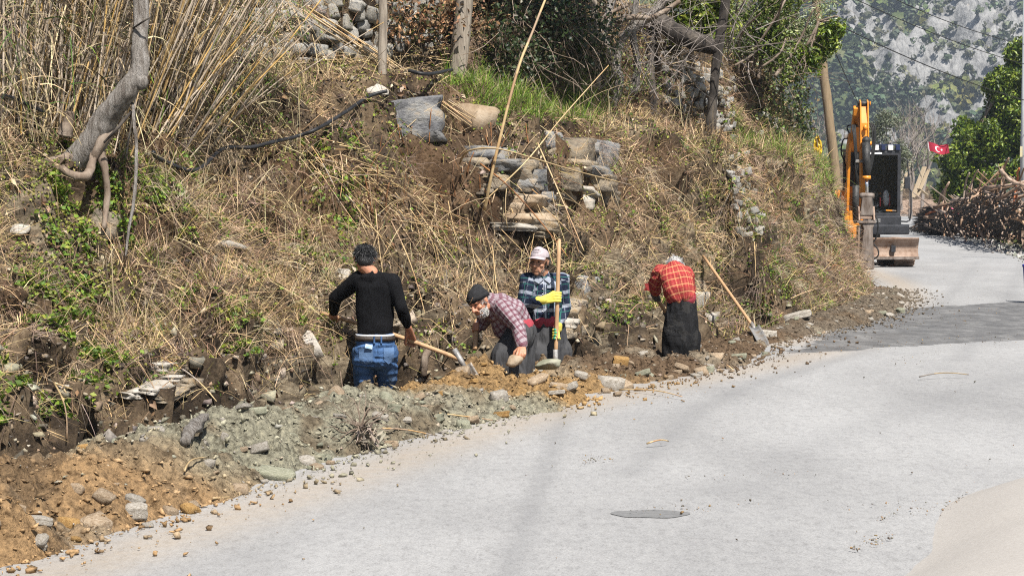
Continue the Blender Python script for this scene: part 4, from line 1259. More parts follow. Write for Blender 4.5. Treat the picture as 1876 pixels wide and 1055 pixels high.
def verts(me):
    v = np.empty(len(me.vertices) * 3, dtype=np.float32); me.vertices.foreach_get('co', v); return v.reshape(-1, 3).astype(float)
def normals(me):
    v = np.empty(len(me.vertices) * 3, dtype=np.float32); me.vertices.foreach_get('normal', v); return v.reshape(-1, 3).astype(float)
def cloth_coords(me, p0, p1, ref, rad, wr=0.006, wscale=(7, 16), seed=0.0):
    """weave coordinates round an axis, and creases pressed into the surface"""
    V = verts(me); Nn = normals(me)
    p0 = np.array(p0); ax = np.array(p1) - p0; ax /= np.linalg.norm(ax)
    rf = np.array(ref, float); rf -= ax * (rf @ ax); rf /= np.linalg.norm(rf)
    bt = np.cross(ax, rf)
    d = V - p0
    h = d @ ax
    u = np.arctan2(d @ bt, d @ rf) * rad
    cc = np.stack([u, h, np.zeros_like(u)], 1)
    if wr:
        q = np.stack([u * wscale[0], h * wscale[1], np.full_like(u, seed)], 1)
        q[:, 1] += 2.0 * fbm(q * 0.35 + 3, 2)
        w = (np.abs(fbm(q, 2)) * 2 - 0.5)
        V = V - Nn * (w * wr)[:, None]
        me.vertices.foreach_set('co', V.astype(np.float32).ravel())
    a = me.attributes.new('cloth', 'FLOAT_VECTOR', 'POINT')
    a.data.foreach_set('vector', cc.astype(np.float32).ravel())
    me.update()
    return me
def frame(fwd, up):
    f = Vector(fwd).normalized(); u = Vector(up); u = (u - f * u.dot(f)).normalized()
    return (f.cross(u), f, u)
def head(bd, c, fr, face=True, s=1.0):
    r, f, u = fr
    P = lambda a, b_, d: Vector(c) + (r * a + f * b_ + u * d) * s
    E = lambda p, rr: bd.ell(P(*p), tuple(x * s for x in rr), fr)
    E((0, -0.005, 0.03), (0.076, 0.096, 0.088))
    E((0, 0.032, -0.045), (0.060, 0.062, 0.075))
    E((0, 0.062, -0.100), (0.030, 0.028, 0.022))
    if face:
        bd.cap(P(0, 0.092, 0.012), P(0, 0.116, -0.032), 0.0095 * s, 0.015 * s)
        bd.cap(P(-0.012, 0.100, -0.036), P(0.012, 0.100, -0.036), 0.012 * s)
        for k in (-1, 1):
            bd.cap(P(k * 0.012, 0.090, 0.028), P(k * 0.046, 0.074, 0.022), 0.013 * s, 0.010 * s)
            E((k * 0.043, 0.062, -0.028), (0.024, 0.024, 0.02))
            bd.cap(P(k * 0.02, 0.086, -0.05), P(k * 0.036, 0.07, -0.085), 0.012 * s)
        bd.cap(P(-0.018, 0.088, -0.066), P(0.018, 0.088, -0.066), 0.0085 * s)
        bd.cap(P(-0.015, 0.086, -0.080), P(0.015, 0.086, -0.080), 0.0085 * s)
    for k in (-1, 1):
        E((k * 0.079, -0.008, -0.004), (0.010, 0.020, 0.032))
        E((k * 0.082, -0.014, 0.010), (0.010, 0.014, 0.016))
    return P
def eyes(P, par, dark, white):
    for k in (-1, 1):
        w = MB(); w.ball(P(k * 0.030, 0.084, 0.003), (0.011, 0.0095, 0.0048), None, 10, 7); w.build('eye', dark, par, True)
def grip(bd, g, axis, frm, r=0.019, s=1.0, thumb=1, wrap=215, fl=(0.078, 0.086, 0.080, 0.066)):
    """a fist closed on a shaft through g along axis, the wrist coming from frm; four fingers curl round, thumb from the palm's side"""
    g, axis = Vector(g), Vector(axis).normalized()
    w = (Vector(frm) - g); w = (w - axis * w.dot(axis)).normalized()
    t = axis.cross(w)
    rr = r + 0.010
    ang = lambda a: (w * math.cos(a) + t * math.sin(a))
    tips = []
    for k in range(4):
        o = g + axis * ((1.5 - k) * 0.0205 * s)
        pts = [o + ang(R(25)) * (rr + 0.014)]
        for q, a in enumerate(np.linspace(70, wrap - 12 * abs(k - 1.2), 4)):
            pts.append(o + ang(R(a)) * rr)
        bd.chain(pts, [0.0115 * s, 0.0108 * s, 0.0102 * s, 0.0095 * s, 0.0085 * s])
        tips.append((pts[-2], pts[-1]))
        # palm ray from knuckle to wrist
        bd.cap(pts[0], Vector(frm) + axis * ((1.5 - k) * 0.010), 0.0125 * s, 0.020 * s)
    # thumb: from the palm's side near its base, over the shaft the other way
    b0 = Vector(frm).lerp(g + w * rr, 0.45) + axis * (thumb * 0.022)
    b1 = g + ang(R(-25)) * (rr + 0.012) + axis * (thumb * 0.040)
    b2 = g + ang(R(-85)) * rr + axis * (thumb * 0.040)
    b3 = g + ang(R(-130)) * rr + axis * (thumb * 0.036)
    bd.chain([b0, b1, b2, b3], [0.016 * s, 0.0130 * s, 0.0115 * s, 0.0098 * s])
    return tips, (b2, b3)

m_skin = skin_mat('skin_tanned', (0.40, 0.205, 0.125))
m_skin2 = skin_mat('skin_ruddy', (0.46, 0.215, 0.13))
m_white_eye = mat('eye_white', [(0.6, 0.56, 0.52)], 5, 0.3, 0)
m_dark_eye = mat('eye_dark', [(0.02, 0.012, 0.008)], 5, 0.2, 0)
m_hair_dark = mat('hair_dark', [(0.012, 0.011, 0.012), (0.025, 0.024, 0.025), (0.05, 0.05, 0.052)], 60, 0.6, 0.5, 150)
m_hair_grey = mat('hair_grey', [(0.30, 0.29, 0.28), (0.5, 0.49, 0.48)], 60, 0.7, 0.5, 150)
m_hair_leaf = mat_leaf('hair_strand', 0.5, 0.0)
m_black_knit = cloth_mat('black_sweater', (0.008, 0.008, 0.009), fold=0.45, fscale=6, var=0.3)
m_denim = cloth_mat('blue_denim', (0.055, 0.11, 0.23), fold=0.8, fscale=10, var=0.45, dirt=(0.16, 0.22, 0.30))
m_leather = mat('dark_leather', [(0.025, 0.018, 0.014), (0.05, 0.038, 0.03)], 12, 0.5, 0.3)
m_under = mat('white_cotton', [(0.7, 0.7, 0.7)], 5, 0.9, 0.2)
m_red_under = mat('red_cotton', [(0.28, 0.035, 0.05), (0.38, 0.055, 0.075)], 8, 0.9, 0.3)
m_trouser = cloth_mat('dark_baggy_cloth', (0.055, 0.055, 0.058), fold=1.0, fscale=4.5, var=0.25, dirt=(0.09, 0.088, 0.084))
m_trouser_b = cloth_mat('black_baggy_cloth', (0.016, 0.016, 0.017), fold=1.0, fscale=4.5, var=0.3, dirt=(0.05, 0.048, 0.045))
m_plaid_m = cloth_mat('maroon_plaid', (0.29, 0.245, 0.265), [(0, 0.052, 0.42, 0.1, (0.11, 0.022, 0.04), 0.62), (1, 0.052, 0.42, 0.3, (0.11, 0.022, 0.04), 0.66), (0, 0.052, 0.08, 0.75, (0.42, 0.38, 0.39), 0.6)], fold=0.6, var=0.12)
m_plaid_n = cloth_mat('navy_plaid', (0.018, 0.024, 0.045), [(0, 0.125, 0.25, 0.1, (0.33, 0.36, 0.42), 0.75), (1, 0.125, 0.26, 0.3, (0.33, 0.36, 0.42), 0.70), (0, 0.125, 0.05, 0.7, (0.03, 0.12, 0.10), 0.9), (1, 0.125, 0.05, 0.8, (0.03, 0.12, 0.10), 0.9)], fold=0.6, var=0.2)
m_plaid_r = cloth_mat('red_plaid', (0.34, 0.062, 0.055), [(0, 0.034, 0.45, 0.0, (0.20, 0.022, 0.024), 0.6), (0, 0.068, 0.10, 0.2, (0.52, 0.28, 0.12), 0.5), (1, 0.072, 0.13, 0.3, (0.55, 0.33, 0.15), 0.6), (1, 0.072, 0.12, 0.7, (0.30, 0.02, 0.03), 0.6)], fold=0.6, var=0.18)
m_glove_y = mat('yellow_glove', [(0.50, 0.42, 0.06), (0.62, 0.54, 0.12)], 14, 0.85, 0.3)
m_glove_g = mat('green_rubber', [(0.03, 0.26, 0.17), (0.05, 0.36, 0.24)], 14, 0.6, 0.2)
m_glove_d = mat('grey_glove', [(0.05, 0.048, 0.045), (0.13, 0.125, 0.12)], 14, 0.85, 0.4)
m_cap = mat('mauve_cap_cloth', [(0.34, 0.29, 0.31), (0.42, 0.37, 0.385)], 14, 0.9, 0.3)
m_beanie = mat('black_knit_beanie', [(0.010, 0.010, 0.011), (0.022, 0.022, 0.024)], 30, 0.9, 0.6, 90, 0.006)
m_thread = mat('dark_thread', [(0.04, 0.035, 0.04)], 5, 0.8, 0)

def short_hair(name, par, c, fr, rads, mask, n, L, cols, seed, s=1.0):
    rs = np.random.default_rng(seed)
    d = unit(rs.normal(size=(n * 3, 3)))
    d = d[[i for i in range(len(d)) if mask(*d[i])]][:n]
    Mx = np.array([list(fr[0]), list(fr[1]), list(fr[2])])
    P = np.array(c) + (d * np.array(rads)) @ Mx
    D = unit(d @ Mx + np.array([0, 0, -0.5]) + rs.normal(size=d.shape) * 0.35)
    v = blades(P, D, rs.uniform(0.6, 1.3, len(P)) * L, np.full(len(P), 0.006), rs.uniform(0, .4, len(P)), palette(cols, len(P), rs, 0.4), rs, seg=2)
    V, F, C_ = join([v])
    o = link(name, mesh_np(name, V, F, col=C_), m_hair_leaf, par)
    return o

def J(Y0):
    k = 3648.0
    return lambda px, py, dy=0.0: at(px, py, Y0 + dy)
def hand_link(o, par): pass

def seg_angle_fix(a, b_, L, sgn):
    """push b_ along the view depth so that |ab| = L"""
    d = b_ - a
    h = L * L - (d.x ** 2 + d.z ** 2)
    return Vector((b_.x, a.y + sgn * math.sqrt(max(h, 0.0)), b_.z))

# ------------------------------------------------------------------ man in black, seen from behind
def man_black():
    j = J(16.75)
    fl = j(687, 617); fl.z = -0.50
    root = thing('person', 'man in black sweater and blue jeans digging with his back turned', 'person', fl, world=True)
    hc = j(668, 476, 0.02)
    fr = frame((-0.12, 0.93, -0.36), (0.02, 0.35, 0.94))
    neck, chest = j(680, 500), j(686, 528, 0.02)
    shL, shR = j(657, 510, 0.04), j(719, 516, -0.02)
    elL = seg_angle_fix(shL, j(612, 548), 0.285, 1); elL.y = shL.y + 0.10
    wrL = j(611, 572, 0.33)
    elR = j(735, 563, -0.08)
    wrR = j(747, 598, 0.05)
    hipL, hipR = j(668, 640), j(706, 640)
    waist = j(687, 612)
    g0, g1 = j(588, 573, 0.42), j(843, 658, 0.05)
    pL = g0.lerp(g1, (614 - 588) / (843 - 588.)); pR = g0.lerp(g1, (754 - 588) / (843 - 588.))
    ax = (g1 - g0).normalized()
    kneeL, kneeR = j(666, 705, 0.10), j(709, 703, 0.14)
    footL, footR = Vector((kneeL.x, kneeL.y - 0.02, -0.46)), Vector((kneeR.x + 0.02, kneeR.y - 0.04, -0.46))
    b = Body()
    head(b, hc, fr, True)
    b.cap(hc + Vector((0.005, -0.035, -0.06)), neck, 0.055, 0.062)
    b.cap(neck, chest, 0.055, 0.06); b.cap(chest, waist, 0.06, 0.06); b.cap(waist, hipL.lerp(hipR, .5), 0.06); b.cap(hipL, hipR, 0.06)
    b.chain([shL, elL, wrL], [0.038, 0.032, 0.027]); b.chain([shR, elR, wrR], [0.038, 0.032, 0.028])
    b.chain([hipL, kneeL, footL], [0.06, 0.045, 0.035]); b.chain([hipR, kneeR, footR], [0.06, 0.045, 0.035])
    for ft in (footL, footR): b.cap(ft, ft + Vector((0, 0.15, -0.03)), 0.035, 0.03)
    grip(b, pL, ax, wrL, thumb=-1); grip(b, pR, -ax, wrR, thumb=1)
    me = b.melt('body', 0.0055, 2, 0.4, 0.3)
    link('body', me, m_skin2, root)
    # hair: dark, greying, over back of the skull
    h = Body()
    r_, f_, u_ = fr
    h.ell(hc + f_ * -0.012 + u_ * 0.040, (0.083, 0.098, 0.086), fr)
    h.ell(hc + f_ * -0.045 + u_ * -0.02, (0.070, 0.060, 0.060), fr)
    link('hair', h.melt('hair', 0.008, 2), m_hair_dark, root)
    short_hair('hair_tips', root, hc + f_ * -0.012 + u_ * 0.035, fr, (0.083, 0.098, 0.088), lambda x, y, z: z > 0.15 - 0.9 * (y < 0) and y < 0.75, 1100, 0.030,
               [(0.012, 0.012, 0.013), (0.025, 0.025, 0.025), (0.065, 0.065, 0.068)], 3)
    # sweater
    t = Body()
    sh = (shR - shL).normalized()
    t.cap(shL + Vector((0.02, 0, 0.0)), shR - Vector((0.02, 0, 0)), 0.072)
    t.cap(neck + Vector((0, 0.005, -0.005)), neck + Vector((0, 0, -0.04)), 0.066, 0.10)
    for q, (yy, hw, dp) in enumerate(rows([(528, 0.165, 0.105), (550, 0.165, 0.112), (572, 0.160, 0.112), (595, 0.158, 0.112), (606, 0.157, 0.112)])):
        cx = 687
        c = j(cx, yy)
        t.cap(c - Vector((hw - dp, 0, 0)), c + Vector((hw - dp, 0, 0)), dp)
    t.chain([shL, elL, elL.lerp(wrL, 0.93)], [0.074, 0.056, 0.044]); t.chain([shR, elR, elR.lerp(wrR, 0.9)], [0.074, 0.056, 0.043])
    me = t.melt('sweater', 0.009, 4)
    cloth_coords(me, waist, chest, (0, 1, 0), 0.15, 0.010, (5, 3.5), 1.0)
    sw = link('sweater', me, m_black_knit, root)
    # ribbed hem and cuffs
    def band(name, c, hw, dp, z0, z1, m, par, n=28, ex=0.0):
        mb = MB(); V, F = [], []
        for zz, e in ((z0, 0), (z0, ex), (z1, ex), (z1, 0)):
            for k in range(n):
                th = 2 * math.pi * k / n
                sx, sy = math.cos(th), math.sin(th)
                sx = math.copysign(abs(sx) ** 0.75, sx); sy = math.copysign(abs(sy) ** 0.75, sy)
                V.append((c.x + (hw + e) * sx, c.y + (dp + e) * sy, zz))
        for a in range(3):
            for k in range(n): F.append((a * n + k, a * n + (k + 1) % n, (a + 1) * n + (k + 1) % n, (a + 1) * n + k))
        mb.add(V, F)
        return mb.build(name, m, par, True)
    zb = waist.z
    band('undershirt', j(687, 612), 0.160, 0.116, zb - 0.014, zb + 0.004, m_under, root, ex=0.003)
    band('belt', j(687, 616), 0.166, 0.121, zb - 0.052, zb - 0.014, m_leather, root, ex=0.004)
    # jeans
    p = Body()
    for yy, hw in rows([(622, 0.162), (636, 0.172), (652, 0.176)]):
        c = j(687, yy)
        p.cap(c - Vector((hw - 0.118, 0, 0)), c + Vector((hw - 0.118, 0, 0)), 0.118)
    p.chain([hipL + Vector((-0.005, 0.0, -0.03)), kneeL, footL + Vector((0, 0, 0.05))], [0.105, 0.084, 0.068])
    p.chain([hipR + Vector((0.005, 0.0, -0.03)), kneeR, footR + Vector((0, 0, 0.05))], [0.105, 0.084, 0.068])
    me = p.melt('jeans', 0.009, 3)
    cloth_coords(me, j(687, 700), j(687, 620), (0, 1, 0), 0.13, 0.011, (6, 17), 4.0)
    je = link('jeans', me, m_denim, root)
    bv = BVHTree.FromPolygons([v.co[:] for v in me.vertices], [tuple(q.vertices) for q in me.polygons])
    def patch(name, px0, px1, py0, py1, m, par, lift, point=0.0, nx=6, ny=6):
        V, ok = [], True
        for a in range(ny + 1):
            for c in range(nx + 1):
                u, v = c / nx, a / ny
                y = py0 + (py1 - py0) * v + (point * (1 - abs(2 * u - 1)) * v)
                o_, d_ = Vector((0, 0, CAM_H)), ray(px0 + (px1 - px0) * u, y).normalized()
                hh = bv.ray_cast(o_, d_)
                if hh[0] is None: hh = (at(px0 + (px1 - px0) * u, y, 16.65), Vector((0, -1, 0)))
                V.append(tuple(hh[0] + Vector(hh[1]) * lift))
        return link(name, mesh_np(name, np.array(V), grid_faces(ny + 1, nx + 1), smooth=True), m, par)
    m_pocket = mat('denim_pocket', [(0.075, 0.14, 0.27), (0.10, 0.17, 0.30)], 12, 0.9, 0.3)
    patch('pocket', 658, 683, 637, 662, m_pocket, root, 0.005, 6)
    patch('pocket', 703, 721, 637, 660, m_pocket, root, 0.005, 6)
    mb = MB(); mb.box((0, 0, 0), (0.062, 0.004, 0.035))
    pk = mb.build('packet', mat('white_blue_paper', [(0.75, 0.78, 0.8), (0.2, 0.42, 0.7)], 30, 0.6, 0), root)
    q = bv.ray_cast(Vector((0, 0, CAM_H)), ray(676, 635).normalized())[0] or j(676, 635, -.12)
    pk.location = q - fl + Vector((0, -0.012, 0.003)); pk.rotation_euler = (0, R(12), 0)
    for xx in (656, 686, 699):
        c = bv.ray_cast(Vector((0, 0, CAM_H)), ray(xx, 622).normalized())[0] or j(xx, 622, -.12)
        mb = MB(); mb.box(c + Vector((0, -0.012, 0.0)), (0.013, 0.012, 0.06)); mb.build('belt_loop', m_denim, root)
    return g0, g1, root
# ------------------------------------------------------------------ tools
m_handle = mat('ash_handle', [(0.34, 0.20, 0.105), (0.46, 0.29, 0.16), (0.40, 0.245, 0.13)], 4, 0.6, 0.3, 40, 0.004, stretch=(6, 6, 1))
m_steel = mat('worn_steel', [(0.16, 0.16, 0.16), (0.30, 0.29, 0.28), (0.22, 0.17, 0.12)], 8, 0.55, 0.3, metal=0.4)
def shovel(name, label, a, b_, tip=None, r=0.019, blade=True, bow=0.0, cat='shovel', side=Vector((0, 0, 1)), bw=0.11):
    """handle from a (top) to b_, the blade going on from b_ to tip"""
    a, b_ = Vector(a), Vector(b_)
    root = thing(name, label, cat, b_, world=True)
    pts = [a.lerp(b_, k / 8) + side * bow * math.sin(math.pi * k / 8) for k in range(9)]
    mb = MB(); mb.tube(pts, [r * 0.9] + [r] * 7 + [r * 1.05], 10)
    mb.ball(a, r * 0.9, None, 10, 6)
    mb.build('handle', m_handle, root, True)
    if blade:
        d = ((tip - b_) if tip is not None else (b_ - a)).normalized()
        L = (tip - b_).length if tip is not None else 0.34
        mb = MB(); mb.tube([b_ - d * 0.10, b_ + d * 0.02, b_ + d * 0.10], [r * 1.25, r * 1.3, r * 0.8], 10)
        mb.build('socket', m_steel, root, True)
        s = d.cross(Vector((0, -1, 0.2))).normalized()
        n = s.cross(d).normalized()
        V, nx, ny = [], 8, 9
        for th in (0.0, 0.004):
            for i in range(ny):
                t = i / (ny - 1)
                w = bw * (1.0 if t < 0.55 else math.cos((t - 0.55) / 0.45 * math.pi / 2) ** 0.6) + 0.002
                for k in range(nx):
                    u = 2 * k / (nx - 1) - 1
                    V.append(b_ + d * (0.07 + (L - 0.07) * t) + s * (u * w) + n * (0.03 * (u * u) - 0.03 * t * t + th))
        F = grid_faces(ny, nx).tolist()
        N2 = nx * ny
        F2 = [[q + N2 for q in f][::-1] for f in F]
        mb = MB(); mb.add(V, F + F2)
        rim = [k for k in range(nx)] + [(i + 1) * nx - 1 for i in range(1, ny)] + [(ny - 1) * nx + k for k in range(nx - 2, -1, -1)] + [i * nx for i in range(ny - 2, 0, -1)]
        mb.F += [[rim[i], rim[(i + 1) % len(rim)], rim[(i + 1) % len(rim)] + N2, rim[i] + N2] for i in range(len(rim))]
        mb.build('blade', m_steel, root, True)
    return root
a0, a1, MB_ROOT = man_black()
shovel('shovel', 'shovel with curved wooden handle held across by the man in black', a0, a1, a1 + (a1 - a0).normalized() * 0.16 + Vector((0.0, 0.0, -0.20)), bow=0.02, bw=0.065)

# ------------------------------------------------------------------ stooping old man in maroon plaid
def man_stooping():
    j = J(17.5)
    fl = j(950, 640); fl.z = -0.48
    root = thing('person', 'bearded old man in black beanie and maroon plaid shirt stooping over a stone', 'person', fl, world=True)
    fr = frame((-0.60, -0.66, -0.46), (-0.36, 0.05, 0.93))
    r_, f_, u_ = fr
    hc = j(879, 553, -0.10)
    neck = j(897, 552, -0.04)
    chest = j(917, 566, 0.0)
    hip = j(951, 601, 0.10)
    shN = j(921, 564, -0.15)     # near arm
    elN = j(950, 600, -0.26)
    wrN = j(956, 633, -0.36)
    shF = j(895, 572, 0.12)
    elF = j(884, 592, 0.20)
    wrF = j(872, 602, 0.16)
    b = Body()
    P = head(b, hc, fr, True)
    b.cap(P(0, -0.03, -0.06), neck, 0.055, 0.062)
    b.cap(neck, chest, 0.055, 0.06); b.cap(chest, hip, 0.06, 0.06)
    b.chain([shN, elN, wrN], [0.038, 0.032, 0.027]); b.chain([shF, elF, wrF], [0.038, 0.032, 0.027])
    kN, kF = j(925, 665, -0.10), j(955, 660, 0.14)
    fN, fF = Vector((kN.x + 0.02, kN.y + 0.08, -0.45)), Vector((kF.x + 0.03, kF.y + 0.05, -0.45))
    b.chain([hip + Vector((-0.04, -0.08, 0)), kN, fN], [0.06, 0.045, 0.035]); b.chain([hip + Vector((0.02, 0.08, 0)), kF, fF], [0.06, 0.045, 0.035])
    for ft in (fN, fF): b.cap(ft, ft + Vector((-0.12, -0.10, -0.03)), 0.035, 0.03)
    # near hand: fingers hang over the stone
    st = j(943, 659, -0.42)
    kn = j(956, 643, -0.40)
    for q, (dx, dy2, L) in enumerate(((-0.030, -0.01, 0.085), (-0.010, -0.02, 0.095), (0.010, -0.02, 0.090), (0.028, -0.01, 0.072))):
        k0 = kn + Vector((dx, dy2, 0.005))
        k1 = k0 + Vector((dx * 0.3 - 0.008, -0.02, -L * 0.42)); k2 = k1 + Vector((-0.008, 0.006, -L * 0.33)); k3 = k2 + Vector((-0.006, 0.016, -L * 0.25))
        b.chain([k0, k1, k2, k3], [0.0115, 0.0105, 0.0098, 0.0085])
        b.cap(wrN + Vector((dx * 0.35, 0, 0)), k0, 0.020, 0.0125)
    t0 = wrN.lerp(kn, 0.5) + Vector((-0.028, 0.0, 0))
    b.chain([t0, t0 + Vector((-0.035, -0.008, -0.030)), t0 + Vector((-0.045, -0.008, -0.062))], [0.015, 0.012, 0.0095])
    # far hand on the tool shaft
    ga, gb = j(872.5, 598, 0.16), j(870, 640, 0.02)
    grip(b, ga.lerp(gb, 0.08), (gb - ga), wrF + Vector((0.01, 0, 0.03)), thumb=-1)
    link('body', b.melt('body', 0.0055, 2, 0.4, 0.3), m_skin2, root)
    eyes(P, root, m_dark_eye, m_white_eye)
    # beanie with a turned-up rim
    h = Body()
    h.ell(P(0, -0.008, 0.056), (0.086, 0.103, 0.082), fr); h.ell(P(0, -0.045, 0.10), (0.055, 0.058, 0.05), fr)
    bn = link('beanie', h.melt('beanie', 0.007, 3), m_beanie, root)
    rim = MB(); V, F, n = [], [], 30
    for dz, e in ((0.022, 0.0), (0.020, 0.006), (0.062, 0.006), (0.064, 0.0)):
        for k in range(n):
            th = 2 * math.pi * k / n
            V.append(P((0.087 + e) * math.cos(th), -0.008 + (0.104 + e) * math.sin(th), dz + 0.012 * math.sin(th) + 0.004 * math.sin(9 * th)))
    for a in range(3):
        for k in range(n): F.append((a * n + k, a * n + (k + 1) % n, (a + 1) * n + (k + 1) % n, (a + 1) * n + k))
    rim.add(V, F); rim.build('beanie_rim', m_beanie, root, True)
    mb = MB(); mb.tube([P(0.085 * math.cos(t), -0.01 + 0.112 * math.sin(t), 0.075 + 0.03 * math.cos(2.2 * t)) for t in np.linspace(0.2, 2.2, 9)], 0.003, 5); mb.build('straw', m_handle, root)
    short_hair('beard', root, P(0, 0.030, -0.056), fr, (0.060, 0.060, 0.068), lambda x, y, z: z < 0.15 and y > -0.35 and not (y > 0.55 and z > -0.35 and abs(x) < 0.55), 1300, 0.014, [(0.62, 0.60, 0.57), (0.72, 0.70, 0.67), (0.42, 0.40, 0.38)], 5)
    short_hair('sideburn', root, P(0, -0.01, 0.01), fr, (0.079, 0.09, 0.07), lambda x, y, z: abs(x) > 0.6 and abs(z) < 0.45 and -0.8 < y < 0.6, 500, 0.015, [(0.5, 0.49, 0.48), (0.34, 0.33, 0.32)], 6)
    # shirt
    t = Body()
    t.cap(shN.lerp(shF, 0.12), shF, 0.085, 0.078)
    t.cap(neck + Vector((0.01, 0, 0)), chest, 0.075, 0.13)
    sp = chest.lerp(hip, 0.5) + Vector((0.01, 0, 0.045))
    t.chain([chest, sp, hip + Vector((0.005, 0, 0.012))], [0.142, 0.142, 0.124])
    t.chain([chest + Vector((-0.02, 0.05, -0.02)), sp + Vector((-0.03, 0.06, -0.06)), hip + Vector((-0.06, 0, -0.02))], [0.12, 0.135, 0.11])
    t.cap(chest + Vector((-0.01, 0, -0.08)), sp + Vector((-0.07, 0, -0.15)), 0.08, 0.09)
    me = t.melt('shirt', 0.009, 4)
    cloth_coords(me, hip, neck, (0, 0, -1), 0.16, 0.010, (8, 10), 2.0)
    link('shirt', me, m_plaid_m, root)
    for nm, q, ra in (('sleeve', [shN, elN, elN.lerp(wrN, 0.92)], [0.088, 0.066, 0.050]), ('sleeve', [shF, elF, elF.lerp(wrF, 0.85)], [0.080, 0.06, 0.05])):
        s = Body(); s.chain(q, ra)
        me = s.melt(nm, 0.008, 3)
        cloth_coords(me, q[0], q[1], (0.3, 1, 0.2), 0.075, 0.010, (10, 12), 6.0)
        link(nm, me, m_plaid_m, root)
    cf = MB(); cu = elN.lerp(wrN, 0.90); cd = elN.lerp(wrN, 1.0); cf.tube([cu - (cd - cu), cu, cd], [0.050, 0.051, 0.047], 14, caps=False); c_ = cf.build('cuff', m_plaid_m, root, True)
    # red undershirt showing at the waist
    u = Body(); hb = hip + Vector((0.035, -0.02, 0.01))
    u.cap(hb + Vector((-0.016, -0.03, 0.0)), hb + Vector((-0.006, 0.05, 0.0)), 0.110)
    link('undershirt', u.melt('undershirt', 0.01, 2), m_red_under, root)
    # baggy trousers
    p = Body()
    p.cap(hip + Vector((0.035, -0.04, -0.03)), hip + Vector((0.045, 0.09, -0.03)), 0.118); p.cap(hip + Vector((0.015, -0.05, -0.06)), hip + Vector((0.045, 0.09, -0.06)), 0.12)
    p.chain([hip + Vector((-0.01, -0.10, -0.07)), kN + Vector((0.01, 0, 0.05)), kN + Vector((0.0, 0.0, -0.14)), fN + Vector((0, 0, 0.12))], [0.135, 0.130, 0.132, 0.09])
    p.cap(kN + Vector((0.09, 0.06, 0.12)), kN + Vector((0.10, 0.06, -0.12)), 0.12, 0.12)
    p.chain([hip + Vector((0.05, 0.08, -0.07)), kF + Vector((0.01, 0, 0.05)), kF + Vector((0.02, 0.0, -0.1)), fF + Vector((0, 0, 0.12))], [0.118, 0.11, 0.10, 0.07])
    p.cap(hip + Vector((0, 0, -0.16)), hip + Vector((-0.02, 0.02, -0.36)), 0.12, 0.09)
    me = p.melt('trousers', 0.010, 4)
    cloth_coords(me, j(950, 680), j(955, 600), (0, 1, 0), 0.2, 0.022, (8, 3), 8.0)
    link('trousers', me, m_trouser, root)
    return ga, gb, st
sa, sb, st_pos = man_stooping()
shovel('pick_handle', 'short wooden tool shaft in the far hand of the stooping man', sa + (sa - sb).normalized() * 0.06, sb, None, 0.021, blade=False, cat='tool handle')

